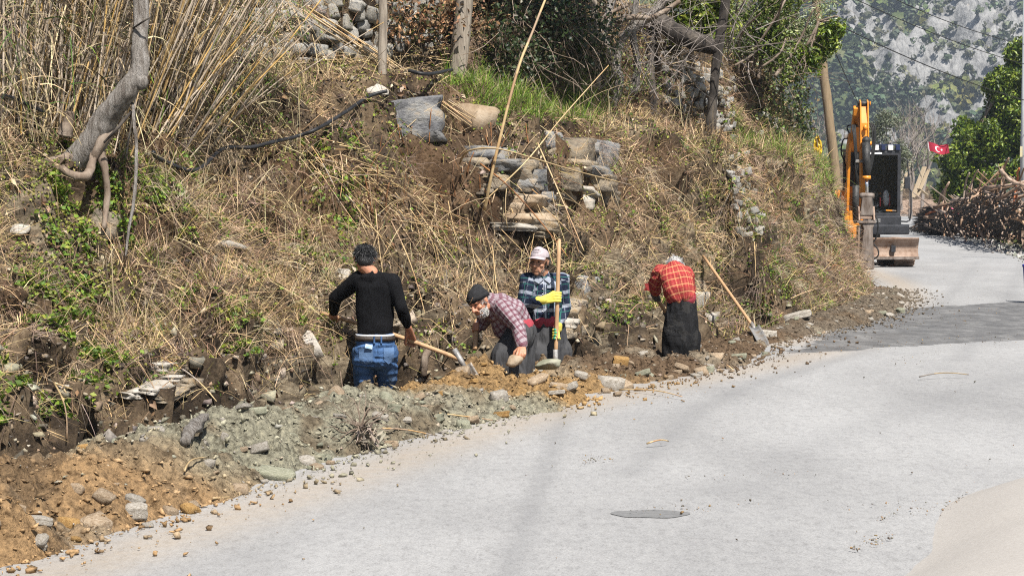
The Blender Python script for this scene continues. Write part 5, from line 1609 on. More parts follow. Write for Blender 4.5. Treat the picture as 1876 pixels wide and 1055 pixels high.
# ------------------------------------------------------------------ man with the cap, standing
def glove_tips(root, tl):
    for a, b_ in tl:
        a, b_ = Vector(a), Vector(b_); d = (b_ - a).normalized()
        g = MB(); g.tube([a.lerp(b_, 0.1), b_, b_ + d * 0.007], [0.0125, 0.0118, 0.006], 9)
        g.build('glove_tip', m_glove_g, root, True)
def man_cap():
    j = J(18.25)
    fl = j(1003, 640); fl.z = -0.47
    root = thing('person', 'man in pale cap and navy plaid shirt standing upright with a long shovel', 'person', fl, world=True)
    fr = frame((-0.42, -0.90, 0.0), (0.02, 0.0, 1.0))
    hc = j(988.5, 480, -0.03)
    neck, chest = j(997, 506, 0.03), j(998, 530, 0.02)
    waist = j(998, 588, 0.02)
    shL, shR = j(965, 514, -0.02), j(1030, 512, 0.06)
    elL = j(959, 563, -0.06); wrL = j(988, 550, -0.25)
    elR = j(1034, 563, 0.07); wrR = j(1023, 597, -0.08)
    ga, gb = j(1024.5, 440.6, -0.16), j(1017.8, 660, -0.24)
    gl = ga.lerp(gb, (544 - 440.6) / (660 - 440.6)); gr = ga.lerp(gb, (612 - 440.6) / (660 - 440.6))
    b = Body()
    P = head(b, hc, fr, True)
    b.cap(P(0, -0.025, -0.06), neck, 0.055, 0.06)
    b.cap(neck, chest, 0.055, 0.06); b.cap(chest, waist, 0.06, 0.06)
    b.chain([shL, elL, wrL], [0.038, 0.032, 0.027]); b.chain([shR, elR, wrR], [0.038, 0.032, 0.027])
    kL, kR = j(985, 665, -0.02), j(1020, 665, 0.05)
    fL, fR = Vector((kL.x, kL.y, -0.44)), Vector((kR.x + 0.03, kR.y + 0.03, -0.44))
    b.chain([waist + Vector((-0.09, 0, -0.08)), kL, fL], [0.06, 0.045, 0.035]); b.chain([waist + Vector((0.09, 0, -0.08)), kR, fR], [0.06, 0.045, 0.035])
    for ft in (fL, fR): b.cap(ft, ft + Vector((-0.05, -0.16, -0.03)), 0.035, 0.03)
    link('body', b.melt('body', 0.0055, 2, 0.4, 0.32), m_skin, root)
    eyes(P, root, m_dark_eye, m_white_eye)
    short_hair('stubble', root, P(0, 0.026, -0.062), fr, (0.062, 0.064, 0.064), lambda x, y, z: z < 0.0 and y > -0.2 and abs(x) > 0.1, 500, 0.006, [(0.32, 0.27, 0.25), (0.2, 0.17, 0.15)], 15)
    short_hair('hair', root, P(0, -0.02, 0.01), fr, (0.080, 0.094, 0.075), lambda x, y, z: y < 0.45 and -0.75 < z < 0.5 and (abs(x) > 0.4), 900, 0.018, [(0.03, 0.025, 0.022), (0.08, 0.07, 0.06)], 16)
    # gloves: one melt for both, green dipped tips
    g, g2 = Body(), Body()
    t1, th1 = grip(g, gl, (ga - gb), wrL + Vector((0.03, 0, 0)), s=1.22, thumb=1, wrap=190)
    t2, th2 = grip(g2, gr, (ga - gb), wrR, s=1.22, thumb=-1, wrap=190)
    g.cap(wrL + Vector((-0.012, 0, 0)), wrL + Vector((0.04, 0, 0)), 0.039, 0.034); g2.cap(wrR + Vector((0, 0, 0.01)), wrR + Vector((0, 0, -0.03)), 0.038, 0.034)
    link('glove', g.melt('glove', 0.0055, 2), m_glove_y, root)
    link('glove', g2.melt('glove', 0.0055, 2), m_glove_y, root)
    glove_tips(root, t1 + t2 + [th1, th2])
    # cap
    h = Body()
    h.ell(P(0, -0.006, 0.055), (0.085, 0.103, 0.078), fr); h.ell(P(0, 0.02, 0.085), (0.060, 0.060, 0.058), fr)
    me = h.melt('cap', 0.006, 3)
    # cut the crown off below the band
    bm = bmesh.new(); bm.from_mesh(me)
    bmesh.ops.bisect_plane(bm, geom=bm.verts[:] + bm.edges[:] + bm.faces[:], plane_co=P(0, 0, 0.046), plane_no=fr[2] * -1 + fr[1] * 0.0, clear_outer=True)
    bm.to_mesh(me); bm.free()
    cp = link('cap', me, m_cap, root)
    V, F, n, mrows = [], [], 15, 5
    for th_ in (0, 0.006):
        for q in range(mrows):
            for k in range(n):
                a = R(-68 + 136 * k / (n - 1))
                e = q / (mrows - 1)
                x = (0.084) * math.sin(a)
                y = -0.006 + 0.098 * math.cos(a) + e * 0.078 * math.cos(a) ** 0.5
                V.append(P(x, y, 0.052 - 0.012 * e - 0.45 * x * x / 0.084 * 0.5 - th_ + 0.004))
    G = grid_faces(mrows, n).tolist()
    br = MB(); br.add(V, G + [[i + n * mrows for i in f][::-1] for f in G])
    o1 = n * mrows
    br.F += [[(mrows - 1) * n + k, (mrows - 1) * n + k + 1, (mrows - 1) * n + k + 1 + o1, (mrows - 1) * n + k + o1] for k in range(n - 1)]
    br.build('cap_brim', m_cap, root, True)
    # three short stitched lines of writing on the crown, too small to read
    bv = BVHTree.FromPolygons([v.co[:] for v in me.vertices], [tuple(q.vertices) for q in me.polygons])
    tx = MB()
    rs = np.random.default_rng(2)
    for row, (yy, x0, x1, hh) in enumerate(((458.2, 976, 988.5, 0.0075), (461.3, 975, 991, 0.004), (463.6, 977, 987, 0.004))):
        x = x0
        while x < x1:
            w = rs.uniform(0.6, 1.3)
            q = bv.ray_cast(Vector((0, 0, CAM_H)), ray(x, yy + (x - x0) * -0.05).normalized())
            if q[0] is not None: tx.box(q[0] + Vector((0, -0.0015, 0)), (w * 0.0042, 0.003, hh))
            x += w + 0.45
    if tx.V: tx.build('cap_lettering', m_thread, root)
    # shirt with collar, placket, pockets
    t = Body()
    t.cap(shL.lerp(shR, 0.14) - Vector((0, 0, .02)), shR.lerp(shL, 0.14) - Vector((0, 0, .02)), 0.075)
    t.cap(neck, neck + Vector((0, 0, -0.06)), 0.065, 0.10)
    t.cap(neck + Vector((0, 0, -0.03)), shL, 0.06, 0.074); t.cap(neck + Vector((0, 0, -0.03)), shR, 0.06, 0.074)
    for yy, hw, dp in rows([(528, 0.165, 0.105), (548, 0.16, 0.11), (568, 0.15, 0.11), (584, 0.155, 0.112)]):
        c = j(998, yy, 0.02); t.cap(c - Vector((hw - dp, 0, 0)), c + Vector((hw - dp, 0, 0)), dp)
    me = t.melt('shirt', 0.009, 4)
    cloth_coords(me, waist, neck, (0, 1, 0), 0.16, 0.012, (9, 9), 3.0)
    link('shirt', me, m_plaid_n, root)
    bs = BVHTree.FromPolygons([v.co[:] for v in me.vertices], [tuple(q.vertices) for q in me.polygons])
    for q, ra in (([shL - Vector((-.012, 0, .012)), elL, elL.lerp(wrL, 0.92)], [0.074, 0.064, 0.050]), ([shR - Vector((.012, 0, .012)), elR, elR.lerp(wrR, 0.92)], [0.074, 0.060, 0.047])):
        s = Body(); s.chain(q, ra); me = s.melt('sleeve', 0.008, 3)
        cloth_coords(me, q[0], q[1], (0, 1, 0), 0.075, 0.012, (10, 12), 9.0)
        link('sleeve', me, m_plaid_n, root)
    def on_shirt(px, py, lift):
        h_ = bs.ray_cast(Vector((0, 0, CAM_H)), ray(px, py).normalized())
        return (h_[0] + Vector(h_[1]) * lift) if h_[0] is not None else j(px, py, -0.13)
    for poly in ([(986, 507), (978, 515), (987, 519), (994, 513)], [(1003, 508), (1013, 513), (1006, 520), (997, 514)]):
        mb = MB(); V = [on_shirt(x, y, 0.020) for x, y in poly] + [on_shirt(x, y, 0.006) for x, y in poly]
        mb.add(V, [(0, 1, 2, 3), (7, 6, 5, 4), (0, 4, 5, 1), (1, 5, 6, 2), (2, 6, 7, 3), (3, 7, 4, 0)]); mb.build('collar', m_plaid_n, root)
    for poly in ([(972, 529), (984, 527), (985, 532), (973, 535)], [(1002, 523), (1016, 522), (1016, 527), (1002, 528)]):
        mb = MB(); V = [on_shirt(x, y, 0.009) for x, y in poly] + [on_shirt(x, y, 0.001) for x, y in poly]
        mb.add(V, [(0, 1, 2, 3), (7, 6, 5, 4), (0, 4, 5, 1), (1, 5, 6, 2), (2, 6, 7, 3), (3, 7, 4, 0)]); mb.build('pocket_flap', m_plaid_n, root)
    for yy in (519, 529, 539, 570):
        mb = MB(); mb.ball(on_shirt(994, yy, 0.004), 0.0055, None, 8, 5); mb.build('button', m_under, root)
    u = Body(); c = j(998, 590, 0.02); u.cap(c - Vector((0.045, 0, 0)), c + Vector((0.045, 0, 0)), 0.115); link('undershirt', u.melt('undershirt', 0.01, 2), m_red_under, root)
    p = Body()
    for yy, hw, dp in rows([(600, 0.165, 0.120), (616, 0.18, 0.135), (636, 0.195, 0.15), (655, 0.20, 0.15)]):
        c = j(1002, yy, 0.03); p.cap(c - Vector((hw - dp, 0, 0)), c + Vector((hw - dp, 0, 0)), dp)
    p.chain([kL + Vector((0, 0, 0.10)), kL, fL + Vector((0, 0, 0.12))], [0.14, 0.12, 0.07]); p.chain([kR + Vector((0, 0, 0.1)), kR, fR + Vector((0, 0, 0.12))], [0.14, 0.12, 0.07])
    me = p.melt('trousers', 0.010, 4)
    cloth_coords(me, j(1002, 680), j(1002, 595), (0, 1, 0), 0.2, 0.03, (6, 1.6), 5.0)
    link('trousers', me, m_trouser, root)
    return ga, gb
ca_, cb_ = man_cap()
shovel('shovel', 'upright long wooden shovel held by the man with the cap', ca_, cb_, cb_ + Vector((0.0, 0.03, -0.3)))

# ------------------------------------------------------------------ man in red plaid, bent away
def man_red():
    j = J(19.8)
    fl = j(1246, 600); fl.z = -0.40
    root = thing('person', 'grey haired man in red plaid shirt and black baggy trousers bending away', 'person', fl, world=True)
    fr = frame((0.05, 0.55, -0.83), (0.0, 0.83, 0.55))
    hc = j(1237, 492, 0.36)
    neck = j(1233, 492, 0.22); chest = j(1236, 500, 0.10)
    waist = j(1247, 541, 0.0)
    shL, shR = j(1210, 500, 0.12), j(1256, 503, 0.16)
    elL = j(1199, 522, 0.20); wrL = j(1202, 537, 0.32)
    elR = j(1264, 530, 0.30); wrR = j(1238, 560, 0.45)
    ga, gb = j(1197, 537, 0.34), j(1232, 590, 0.50)
    b = Body()
    P = head(b, hc, fr, True)
    b.cap(P(0, -0.03, -0.06), neck, 0.055, 0.06)
    b.cap(neck, chest, 0.055, 0.06); b.cap(chest, waist, 0.06, 0.06)
    b.chain([shL, elL, wrL], [0.038, 0.032, 0.027]); b.chain([shR, elR, wrR], [0.038, 0.032, 0.027])
    kL, kR = j(1233, 620, 0.05), j(1262, 618, 0.08)
    fL, fR = Vector((kL.x, kL.y, -0.37)), Vector((kR.x, kR.y + 0.03, -0.37))
    b.chain([waist + Vector((-0.09, 0, -0.06)), kL, fL], [0.06, 0.045, 0.035]); b.chain([waist + Vector((0.09, 0, -0.06)), kR, fR], [0.06, 0.045, 0.035])
    for ft in (fL, fR): b.cap(ft, ft + Vector((0, 0.16, -0.03)), 0.035, 0.03)
    link('body', b.melt('body', 0.006, 2, 0.4, 0.3), m_skin, root)
    h = Body(); h.ell(P(0, -0.015, 0.035), (0.082, 0.098, 0.088), fr)
    link('hair', h.melt('hair', 0.008, 2), m_hair_grey, root)
    short_hair('hair_tips', root, P(0, -0.012, 0.03), fr, (0.083, 0.098, 0.088), lambda x, y, z: y < 0.6, 700, 0.025, [(0.4, 0.39, 0.38), (0.6, 0.59, 0.58), (0.25, 0.25, 0.25)], 33)
    g = Body(); grip(g, ga.lerp(gb, 0.12), (gb - ga), wrL, s=1.15, thumb=-1)
    g.cap(wrL, wrL + (elL - wrL) * 0.15, 0.036, 0.038)
    link('glove', g.melt('glove', 0.006, 2), m_glove_d, root)
    g = Body(); grip(g, ga.lerp(gb, 0.75), (gb - ga), wrR, s=1.15, thumb=-1)
    link('glove', g.melt('glove', 0.006, 2), m_glove_d, root)
    t = Body()
    t.cap(shL.lerp(shR, 0.05), shR, 0.085)
    t.cap(neck + Vector((0, -0.03, -0.01)), chest, 0.08, 0.13)
    for yy, px, hw, dp, dy in rows([(503, 1236, 0.155, 0.11, 0.06), (515, 1240, 0.165, 0.12, 0.02), (528, 1243, 0.160, 0.12, -0.01), (540, 1246, 0.150, 0.115, -0.01)]):
        c = j(px, yy, dy); t.cap(c - Vector((hw - dp, 0, 0)), c + Vector((hw - dp, 0, 0)), dp)
    me = t.melt('shirt', 0.009, 4)
    cloth_coords(me, waist, neck + Vector((0, -0.1, 0)), (0, 1, -0.5), 0.16, 0.012, (8, 10), 2.5)
    link('shirt', me, m_plaid_r, root)
    for q, ra in (([shL, elL, elL.lerp(wrL, 0.7)], [0.086, 0.066, 0.055]), ([shR, elR, elR.lerp(wrR, 0.9)], [0.084, 0.062, 0.05])):
        s = Body(); s.chain(q, ra); me = s.melt('sleeve', 0.008, 3)
        cloth_coords(me, q[0], q[1], (0, 1, 0), 0.075, 0.014, (10, 12), 9.0)
        link('sleeve', me, m_plaid_r, root)
    # torn flap of the sleeve
    mb = MB(); q = elL + Vector((-0.06, -0.02, 0.0))
    mb.add([q + Vector((0.03, -.02, 0.03)), q + Vector((-0.045, -.01, 0.012)), q + Vector((-0.03, -.01, -0.02)), q + Vector((-0.05, 0, -0.05)), q + Vector((0.02, -.02, -0.06))], [(0, 1, 2, 4), (2, 3, 4)])
    o = mb.build('torn_flap', m_plaid_r, root)
    sm = o.modifiers.new('solid', 'SOLIDIFY'); sm.thickness = 0.004
    u = Body(); c = j(1247.5, 545, 0.0); u.cap(c - Vector((0.04, 0, 0)), c + Vector((0.04, 0, 0.005)), 0.112); link('undershirt', u.melt('undershirt', 0.01, 2), m_red_under, root)
    p = Body()
    for yy, px, hw, dp in rows([(552, 1248, 0.140, 0.118), (568, 1247, 0.152, 0.13), (588, 1247, 0.168, 0.14), (608, 1246, 0.180, 0.145), (628, 1246, 0.185, 0.14), (642, 1246, 0.18, 0.13)]):
        c = j(px, yy, 0.02); p.cap(c - Vector((hw - dp, 0, 0)), c + Vector((hw - dp, 0, 0)), dp)
    p.chain([kL, fL + Vector((0, 0, 0.1))], [0.11, 0.06]); p.chain([kR, fR + Vector((0, 0, 0.1))], [0.11, 0.06])
    me = p.melt('trousers', 0.010, 4)
    cloth_coords(me, j(1246, 640), j(1246, 550), (0, 1, 0), 0.2, 0.034, (5.5, 1.6), 7.0)
    link('trousers', me, m_trouser_b, root)
    return ga, gb
ra_, rb_ = man_red()
shovel('pick_handle', 'reddish tool shaft gripped by the man in red plaid', ra_ - (rb_ - ra_).normalized() * 0.03, rb_, None, 0.020, blade=False, cat='tool handle')
# leaning shovel right of him
la = hit(1288, 474, 0.04); lb = hit_heap(1378, 612) + Vector((0, -0.05, 0.10))
shovel('shovel', 'shovel leaning against the bank with its blade stuck in the dirt', la, lb, hit_heap(1408, 640) + Vector((0, 0, -0.03)), bw=0.06)

# stones the men handle
def held_stone(px, py, Y, w, h, label, m, seed, rot=0.0):
    p = at(px, py, Y); k = Y / 3648.0
    me = rock_mesh('stone', seed, (w * k / 2, w * k / 2.6, h * k / 2), 3, 0.25, layers=2); me.materials.append(m)
    o = link('stone', me); o.location = p; o.rotation_euler = (0, rot, 0.2)
    return tag(o, label, 'stone')
held_stone(942, 660, st_pos.y - 0.02, 32, 21, 'brown flat stone under the hand of the stooping man', m_tan, 61, -0.35)
held_stone(1004, 668, 17.55, 48, 20, 'large greenish flat stone at the foot of the upright shovel', m_green, 62, -0.15)
# ================================================================== EXCAVATOR
m_orange = mat('orange_paint', [(0.60, 0.205, 0.014), (0.72, 0.27, 0.022)], 3, 0.42, 0.12, 30, 0.004, spec=0.5)
m_blackp = mat('black_paint', [(0.014, 0.015, 0.018), (0.035, 0.036, 0.042)], 6, 0.4, 0.2, spec=0.5)
m_grease = mat('greasy_black', [(0.012, 0.012, 0.012), (0.05, 0.048, 0.045)], 9, 0.45, 0.5)
m_rusty = mat('dusty_rusty_steel', [(0.14, 0.08, 0.055), (0.27, 0.185, 0.135), (0.34, 0.25, 0.195), (0.19, 0.105, 0.06)], 4, 0.75, 0.4, 22, 0.01)
m_rusty_p = mat('scuffed_hammer_steel', [(0.09, 0.065, 0.05), (0.16, 0.13, 0.11), (0.24, 0.205, 0.18)], 4, 0.6, 0.3, 22, 0.01, stretch=(3, 3, 0.7))
m_chrome = mat('chrome_rod', [(0.5, 0.5, 0.5), (0.62, 0.62, 0.62)], 5, 0.2, 0, metal=0.9)
m_rubber = mat('rubber', [(0.012, 0.012, 0.012), (0.03, 0.03, 0.03)], 10, 0.7, 0.3)
m_whitep = mat('white_paint', [(0.72, 0.72, 0.72), (0.8, 0.8, 0.8)], 8, 0.5, 0)
m_blue_dk = mat('dark_blue_paint', [(0.012, 0.018, 0.05), (0.02, 0.03, 0.08)], 8, 0.4, 0)
m_galv_light = mat('light_metal', [(0.30, 0.31, 0.33), (0.48, 0.49, 0.51)], 20, 0.35, 0.1)
m_seat = mat('seat_vinyl', [(0.02, 0.02, 0.022), (0.05, 0.05, 0.052)], 10, 0.6, 0.3)
m_redp = mat('red_plastic', [(0.5, 0.02, 0.02)], 10, 0.5, 0)
m_lamp = mat('lamp_lens', [(0.6, 0.6, 0.6), (0.75, 0.75, 0.74)], 30, 0.2, 0, spec=0.6)
def glass_mat(name, tint):
    m, nt, b, out = mat_base(name)
    tr = nd(nt, 'ShaderNodeBsdfTransparent'); tr.inputs[0].default_value = (*tint, 1)
    gl = nd(nt, 'ShaderNodeBsdfGlossy'); gl.inputs['Roughness'].default_value = 0.02
    fr = nd(nt, 'ShaderNodeFresnel'); fr.inputs[0].default_value = 1.22
    mx = nd(nt, 'ShaderNodeMixShader')
    nt.links.new(fr.outputs[0], mx.inputs[0]); nt.links.new(tr.outputs[0], mx.inputs[1]); nt.links.new(gl.outputs[0], mx.inputs[2])
    nt.links.new(mx.outputs[0], out.inputs[0])
    return m
m_glass_dark = glass_mat('dark_glass', (0.12, 0.13, 0.13))
m_glass = glass_mat('tinted_glass', (0.92, 0.94, 0.94))
def excavator():
    # local frame: x to its left (viewer's right), y away from the viewer, z up; front faces the viewer (-y)
    X0, Y0 = 7.75, 44.2
    ex = thing('excavator', 'orange tracked excavator with black cab and hydraulic breaker parked at the roadside', 'excavator', (X0, Y0, 0.012))
    j = lambda px, py, Y: (lambda p: Vector((p.x - X0, p.y - Y0, p.z - 0.012)))(at(px, py, Y))
    # tracks with shoes
    for sx in (-0.76, 0.76):
        mb = MB()
        prof_ = []
        L, hh, r = 0.88, 0.27, 0.25
        for k in range(9): a = math.pi / 2 + math.pi * k / 8; prof_.append((-L + r * math.cos(a), hh + r * math.sin(a)))
        for k in range(9): a = -math.pi / 2 + math.pi * k / 8; prof_.append((L + r * math.cos(a), hh + r * math.sin(a)))
        mb.prism(prof_, sx - 0.21, sx + 0.21)
        tr = mb.build('track', m_rubber, ex)
        P = [Vector((0, a, b_)) for a, b_ in prof_]; P.append(P[0])
        d = [0]
        for a, b_ in zip(P, P[1:]): d.append(d[-1] + (b_ - a).length)
        sb_ = MB(); sb_.box((0, 0, 0), (0.44, 0.105, 0.035), bev=0.006); sb_.box((0, 0, 0.028), (0.43, 0.022, 0.03))
        sme = sb_.mesh('track_shoe'); sme.materials.append(m_rusty)
        n = 40
        for k in range(n):
            s = d[-1] * k / n
            i = max(q for q in range(len(d) - 1) if d[q] <= s + 1e-6)
            t = (s - d[i]) / (d[i + 1] - d[i])
            p = P[i].lerp(P[i + 1], t); tg = (P[i + 1] - P[i]).normalized()
            nrm = Vector((0, tg.z, -tg.y))
            o = link('track_shoe', sme, None, tr)
            o.location = p + Vector((sx, 0, 0)) + nrm * 0.015
            o.rotation_euler = (math.atan2(tg.z, tg.y) + math.pi, 0, 0)
        for yy in (-0.88, 0.88):
            w = MB(); w.tube([(sx + 0.215, yy, hh), (sx + 0.235, yy, hh)], 0.17, 18); w.build('sprocket', m_blackp, tr)
    mb = MB(); mb.box((0, 0.0, 0.42), (1.12, 1.3, 0.26), bev=0.03); mb.tube([(0, 0, 0.5), (0, 0, 0.66)], 0.42, 24); mb.build('undercarriage', m_blackp, ex)
    # dozer blade: curved plate with ribs and arms
    mb = MB(); V = []
    xs, bl = np.linspace(-1.0, 1.0, 9), []
    for th in (0, 0.03):
        for x in xs:
            for k in range(7):
                t = k / 6
                V.append((x, -1.42 + 0.10 * (1 - (2 * t - 0.9) ** 2) + th, 0.17 + 0.43 * t))
    G = grid_faces(9, 7).tolist()
    mb.add(V, G + [[i + 63 for i in f][::-1] for f in G])
    rim = [k for k in range(7)] + [i * 7 + 6 for i in range(1, 9)] + [8 * 7 + k for k in range(5, -1, -1)] + [i * 7 for i in range(7, 0, -1)]
    mb.F += [[rim[i], rim[(i + 1) % len(rim)], rim[(i + 1) % len(rim)] + 63, rim[i] + 63] for i in range(len(rim))]
    bl = mb.build('dozer_blade', m_rusty, ex)
    mb = MB(); mb.box((0, -1.44, 0.185), (2.0, 0.03, 0.06)); mb.build('cutting_edge', m_rusty_p, bl)
    mb = MB(); mb.box((0, -1.37, 0.605), (2.0, 0.07, 0.03)); mb.build('blade_lip', m_rusty, bl)
    for sx in (-0.45, 0.45):
        mb = MB(); mb.box((sx, -1.05, 0.38), (0.10, 0.75, 0.14), bev=0.02); mb.build('blade_arm', m_blackp, bl)
    # slewing upper body
    Mh = Matrix.Rotation(R(4), 4, 'Z')
    mb = MB(); mb.box((-0.05, 0.15, 0.78), (1.85, 1.9, 0.22), Mh, bev=0.04); mb.build('deck', m_blackp, ex)
    mb = MB(); mb.box((-0.62, 0.55, 1.25), (0.66, 1.3, 0.78), Mh, bev=0.07); mb.box((0.35, 0.95, 1.25), (1.1, 0.5, 0.80), Mh, bev=0.09); mb.build('engine_cover', m_orange, ex)
    mb = MB(); mb.box((-0.60, -0.35, 1.12), (0.62, 0.55, 0.50), Mh, bev=0.05); sd = mb.build('side_cover', m_orange, ex)
    mb = MB(); mb.box((-0.60, -0.632, 1.18), (0.60, 0.012, 0.05), Mh); mb.build('white_stripe', m_whitep, sd)
    # cab
    cx0, cx1, cy0, cy1, cz0, cz1 = -0.28, 0.70, -0.68, 0.62, 0.86, 2.48
    cab = MB()
    for x in (cx0, cx1 - 0.075):
        cab.box((x + 0.037, cy0 + 0.04, 1.80), (0.075, 0.08, 1.36), Mh, bev=0.015)
        cab.box((x + 0.037, cy1 - 0.04, 1.68), (0.075, 0.08, 1.60), Mh, bev=0.015)
        cab.box((x + 0.037, 0, 1.02), (0.07, 1.2, 0.30), Mh, bev=0.02)
        cab.box((x + 0.037, 0, 2.44), (0.07, 1.2, 0.08), Mh, bev=0.02)
    cab.box(((cx0 + cx1) / 2, cy0 + 0.04, 1.08), (cx1 - cx0, 0.085, 0.13), Mh, bev=0.02)
    cab.box(((cx0 + cx1) / 2, cy0 + 0.045, 2.44), (cx1 - cx0, 0.09, 0.09), Mh, bev=0.02)
    cab.box(((cx0 + cx1) / 2, cy1 - 0.02, 1.2), (cx1 - cx0, 0.05, 0.7), Mh, bev=0.02)
    cab.box(((cx0 + cx1) / 2, 0, 0.90), (cx1 - cx0 - .02, 1.26, 0.06), Mh)
    cb = cab.build('cab', m_blackp, ex)
    mb = MB(); mb.box(((cx0 + cx1) / 2, 0, 2.52), (cx1 - cx0 + 0.03, 1.34, 0.07), Mh, bev=0.03); mb.build('cab_roof', m_blackp, cb)
    mb = MB(); mb.box(((cx0 + cx1) / 2, cy0 - 0.02, 0.90), (cx1 - cx0 + 0.02, 0.07, 0.36), Mh, bev=0.035); mb.build('cab_apron', m_blackp, cb)
    mb = MB(); mb.box(((cx0 + cx1) / 2, cy0 + 0.02, 1.775), (cx1 - cx0 - .15, 0.008, 1.25), Mh); mb.build('windscreen', m_glass, cb)
    mb = MB(); mb.box((cx1 - 0.03, 0, 1.80), (0.008, 1.10, 1.20), Mh); mb.build('side_window', m_glass_dark, cb)
    mb = MB(); mb.box(((cx0 + cx1) / 2, cy1 - 0.03, 2.0), (cx1 - cx0 - .15, 0.008, 0.85), Mh); mb.build('rear_window', m_glass_dark, cb)
    # inside: seat, pedals, levers, fan, folded hose coil
    mb = MB(); mb.box((0.20, 0.20, 1.30), (0.46, 0.46, 0.14), Mh, bev=0.05); mb.box((0.20, 0.43, 1.66), (0.44, 0.12, 0.66), Mh, bev=0.05); mb.box((0.2, 0.2, 1.08), (0.3, 0.34, 0.3), Mh); mb.build('seat', m_seat, cb)
    mb = MB(); mb.box((0.20, -0.45, 1.10), (0.34, 0.1, 0.1), Mh, bev=0.02); mb.box((0.14, -0.5, 1.17), (0.09, 0.16, 0.03), Mh); mb.box((0.28, -0.5, 1.17), (0.09, 0.16, 0.03), Mh); mb.build('pedal_block', m_steel, cb)
    for x in (0.02, 0.40):
        mb = MB(); mb.tube([Mh @ Vector((x, -0.2, 1.15)), Mh @ Vector((x + .01, -0.25, 1.5)), Mh @ Vector((x, -0.22, 1.68))], [0.016, 0.014, 0.02], 8); mb.ball(Mh @ Vector((x, -0.22, 1.70)), 0.032, None, 8, 6); mb.build('lever', m_blackp, cb)
    for k in range(4):
        mb = MB(); q = [Mh @ Vector((0.12 + 0.13 * math.cos(a), -0.47 + 0.03 * math.sin(a * 2), 1.20 + 0.055 * k + 0.03 * math.sin(a))) for a in np.linspace(0, 6.0, 16)]; mb.tube(q, 0.016, 6); mb.build('coiled_hose', m_seat if k % 2 else m_galv_light, cb)
    mb = MB(); mb.tube([Mh @ Vector((-0.1, -0.5, 1.52)), Mh @ Vector((0.10, -0.52, 1.57)), Mh @ Vector((0.22, -0.5, 1.60))], 0.055, 10); mb.tube([Mh @ Vector((-0.1, -0.45, 1.44)), Mh @ Vector((0.1, -0.47, 1.48)), Mh @ Vector((0.25, -0.45, 1.52))], 0.05, 10); mb.build('rolled_mat', m_rubber, cb)
    mb = MB(); V = [(0.44 + 0.075 * math.cos(a), -0.40 + 0.03 * math.sin(3 * a), 1.45 + 0.17 * math.sin(a)) for a in np.linspace(0, 6.28, 15)]
    mb.ball(Mh @ Vector((0.44, -0.42, 1.46)), (0.075, 0.05, 0.18), None, 14, 10); mb.build('exhaust_bottle', m_galv_light, cb, True)
    mb = MB(); mb.box((0.315, -0.42, 1.38), (0.03, 0.03, 0.20), Mh, bev=0.01); mb.box((0.55, -0.3, 1.4), (0.03, 0.03, 0.24), Mh, bev=0.01); mb.build('red_strap', m_redp, cb)
    # roof lights, hazard chequer, beacon
    for k in range(6):
        mb = MB(); mb.box((cx0 + 0.10 + 0.16 * k, cy0 - 0.01, 2.565), (0.11 if k % 2 == 0 else 0.09, 0.06, 0.115), Mh, bev=0.012); mb.build('roof_lamp', m_lamp if k % 2 == 0 else m_blue_dk, cb)
    mb = MB(); mb.box((0.20, cy0 + 0.05, 2.625), (cx1 - cx0 - 0.02, 0.05, 0.025), Mh); mb.build('lamp_bar', m_blue_dk, cb)
    mb = MB(); mb.box((0.02, cy0 - 0.015, 2.44), (0.50, 0.02, 0.035), Mh); mb.build('white_strip', m_whitep, cb)
    for x in (0.33, 0.58):
        mb = MB(); mb.tube([Mh @ Vector((x, -0.3, 2.55)), Mh @ Vector((x, -0.3, 2.62)), Mh @ Vector((x, -0.3, 2.68))], [0.05, 0.055, 0.03], 10); mb.build('beacon', m_blackp, cb)
    # plate
    mb = MB(); mb.box((0.42, cy0 - 0.065, 0.815), (0.26, 0.012, 0.075), Mh); mb.box((0.42, cy0 - 0.065, 0.87), (0.09, 0.012, 0.034), Mh); mb.build('number_plate', m_whitep, cb)
    mb = MB(); mb.box((0.10, cy0 - 0.062, 0.98), (0.28, 0.01, 0.09), Mh); mb.build('maker_plate', mat('grey_decal', [(0.10, 0.10, 0.10), (0.22, 0.22, 0.22)], 40, 0.5, 0), cb)
    # mirror and grab rail
    mb = MB(); mb.tube([Mh @ Vector(p) for p in ((0.69, -0.66, 2.30), (0.76, -0.68, 2.34), (0.84, -0.70, 2.28), (0.86, -0.70, 2.0), (0.87, -0.70, 1.86))], 0.016, 8); mb.build('mirror_arm', m_blackp, cb)
    mb = MB(); mb.box((0.835, -0.71, 1.80), (0.13, 0.05, 0.26), Mh, bev=0.02); mb.build('mirror', m_blackp, cb)
    mb = MB(); mb.tube([Mh @ Vector(p) for p in ((0.86, -0.66, 1.72), (0.93, -0.68, 1.62), (0.935, -0.68, 1.15), (0.91, -0.67, 0.98), (0.84, -0.66, 0.95), (0.72, -0.66, 0.96))], 0.018, 8); mb.build('grab_rail', m_blackp, cb)
    # boom: swing post, lower boom with flanges, upper boom
    mb = MB(); mb.box((-0.42, -1.02, 0.86), (0.34, 0.5, 0.55), None, bev=0.06); mb.tube([(-0.42, -1.15, 0.62), (-0.42, -1.15, 1.2)], 0.14, 14); mb.build('swing_post', m_orange, ex)
    fx = Vector((-0.03, -1, 0)).normalized()           # the arm points a little to the viewer's right
    rx = Vector((1, -0.03, 0)).normalized()
    o0 = Vector((-0.34, -0.95, 0))
    def A(u, f, z): return o0 + rx * (u - 0.07 * sstep(0.9, 1.2, f)) + fx * f + Vector((0, 0, z))
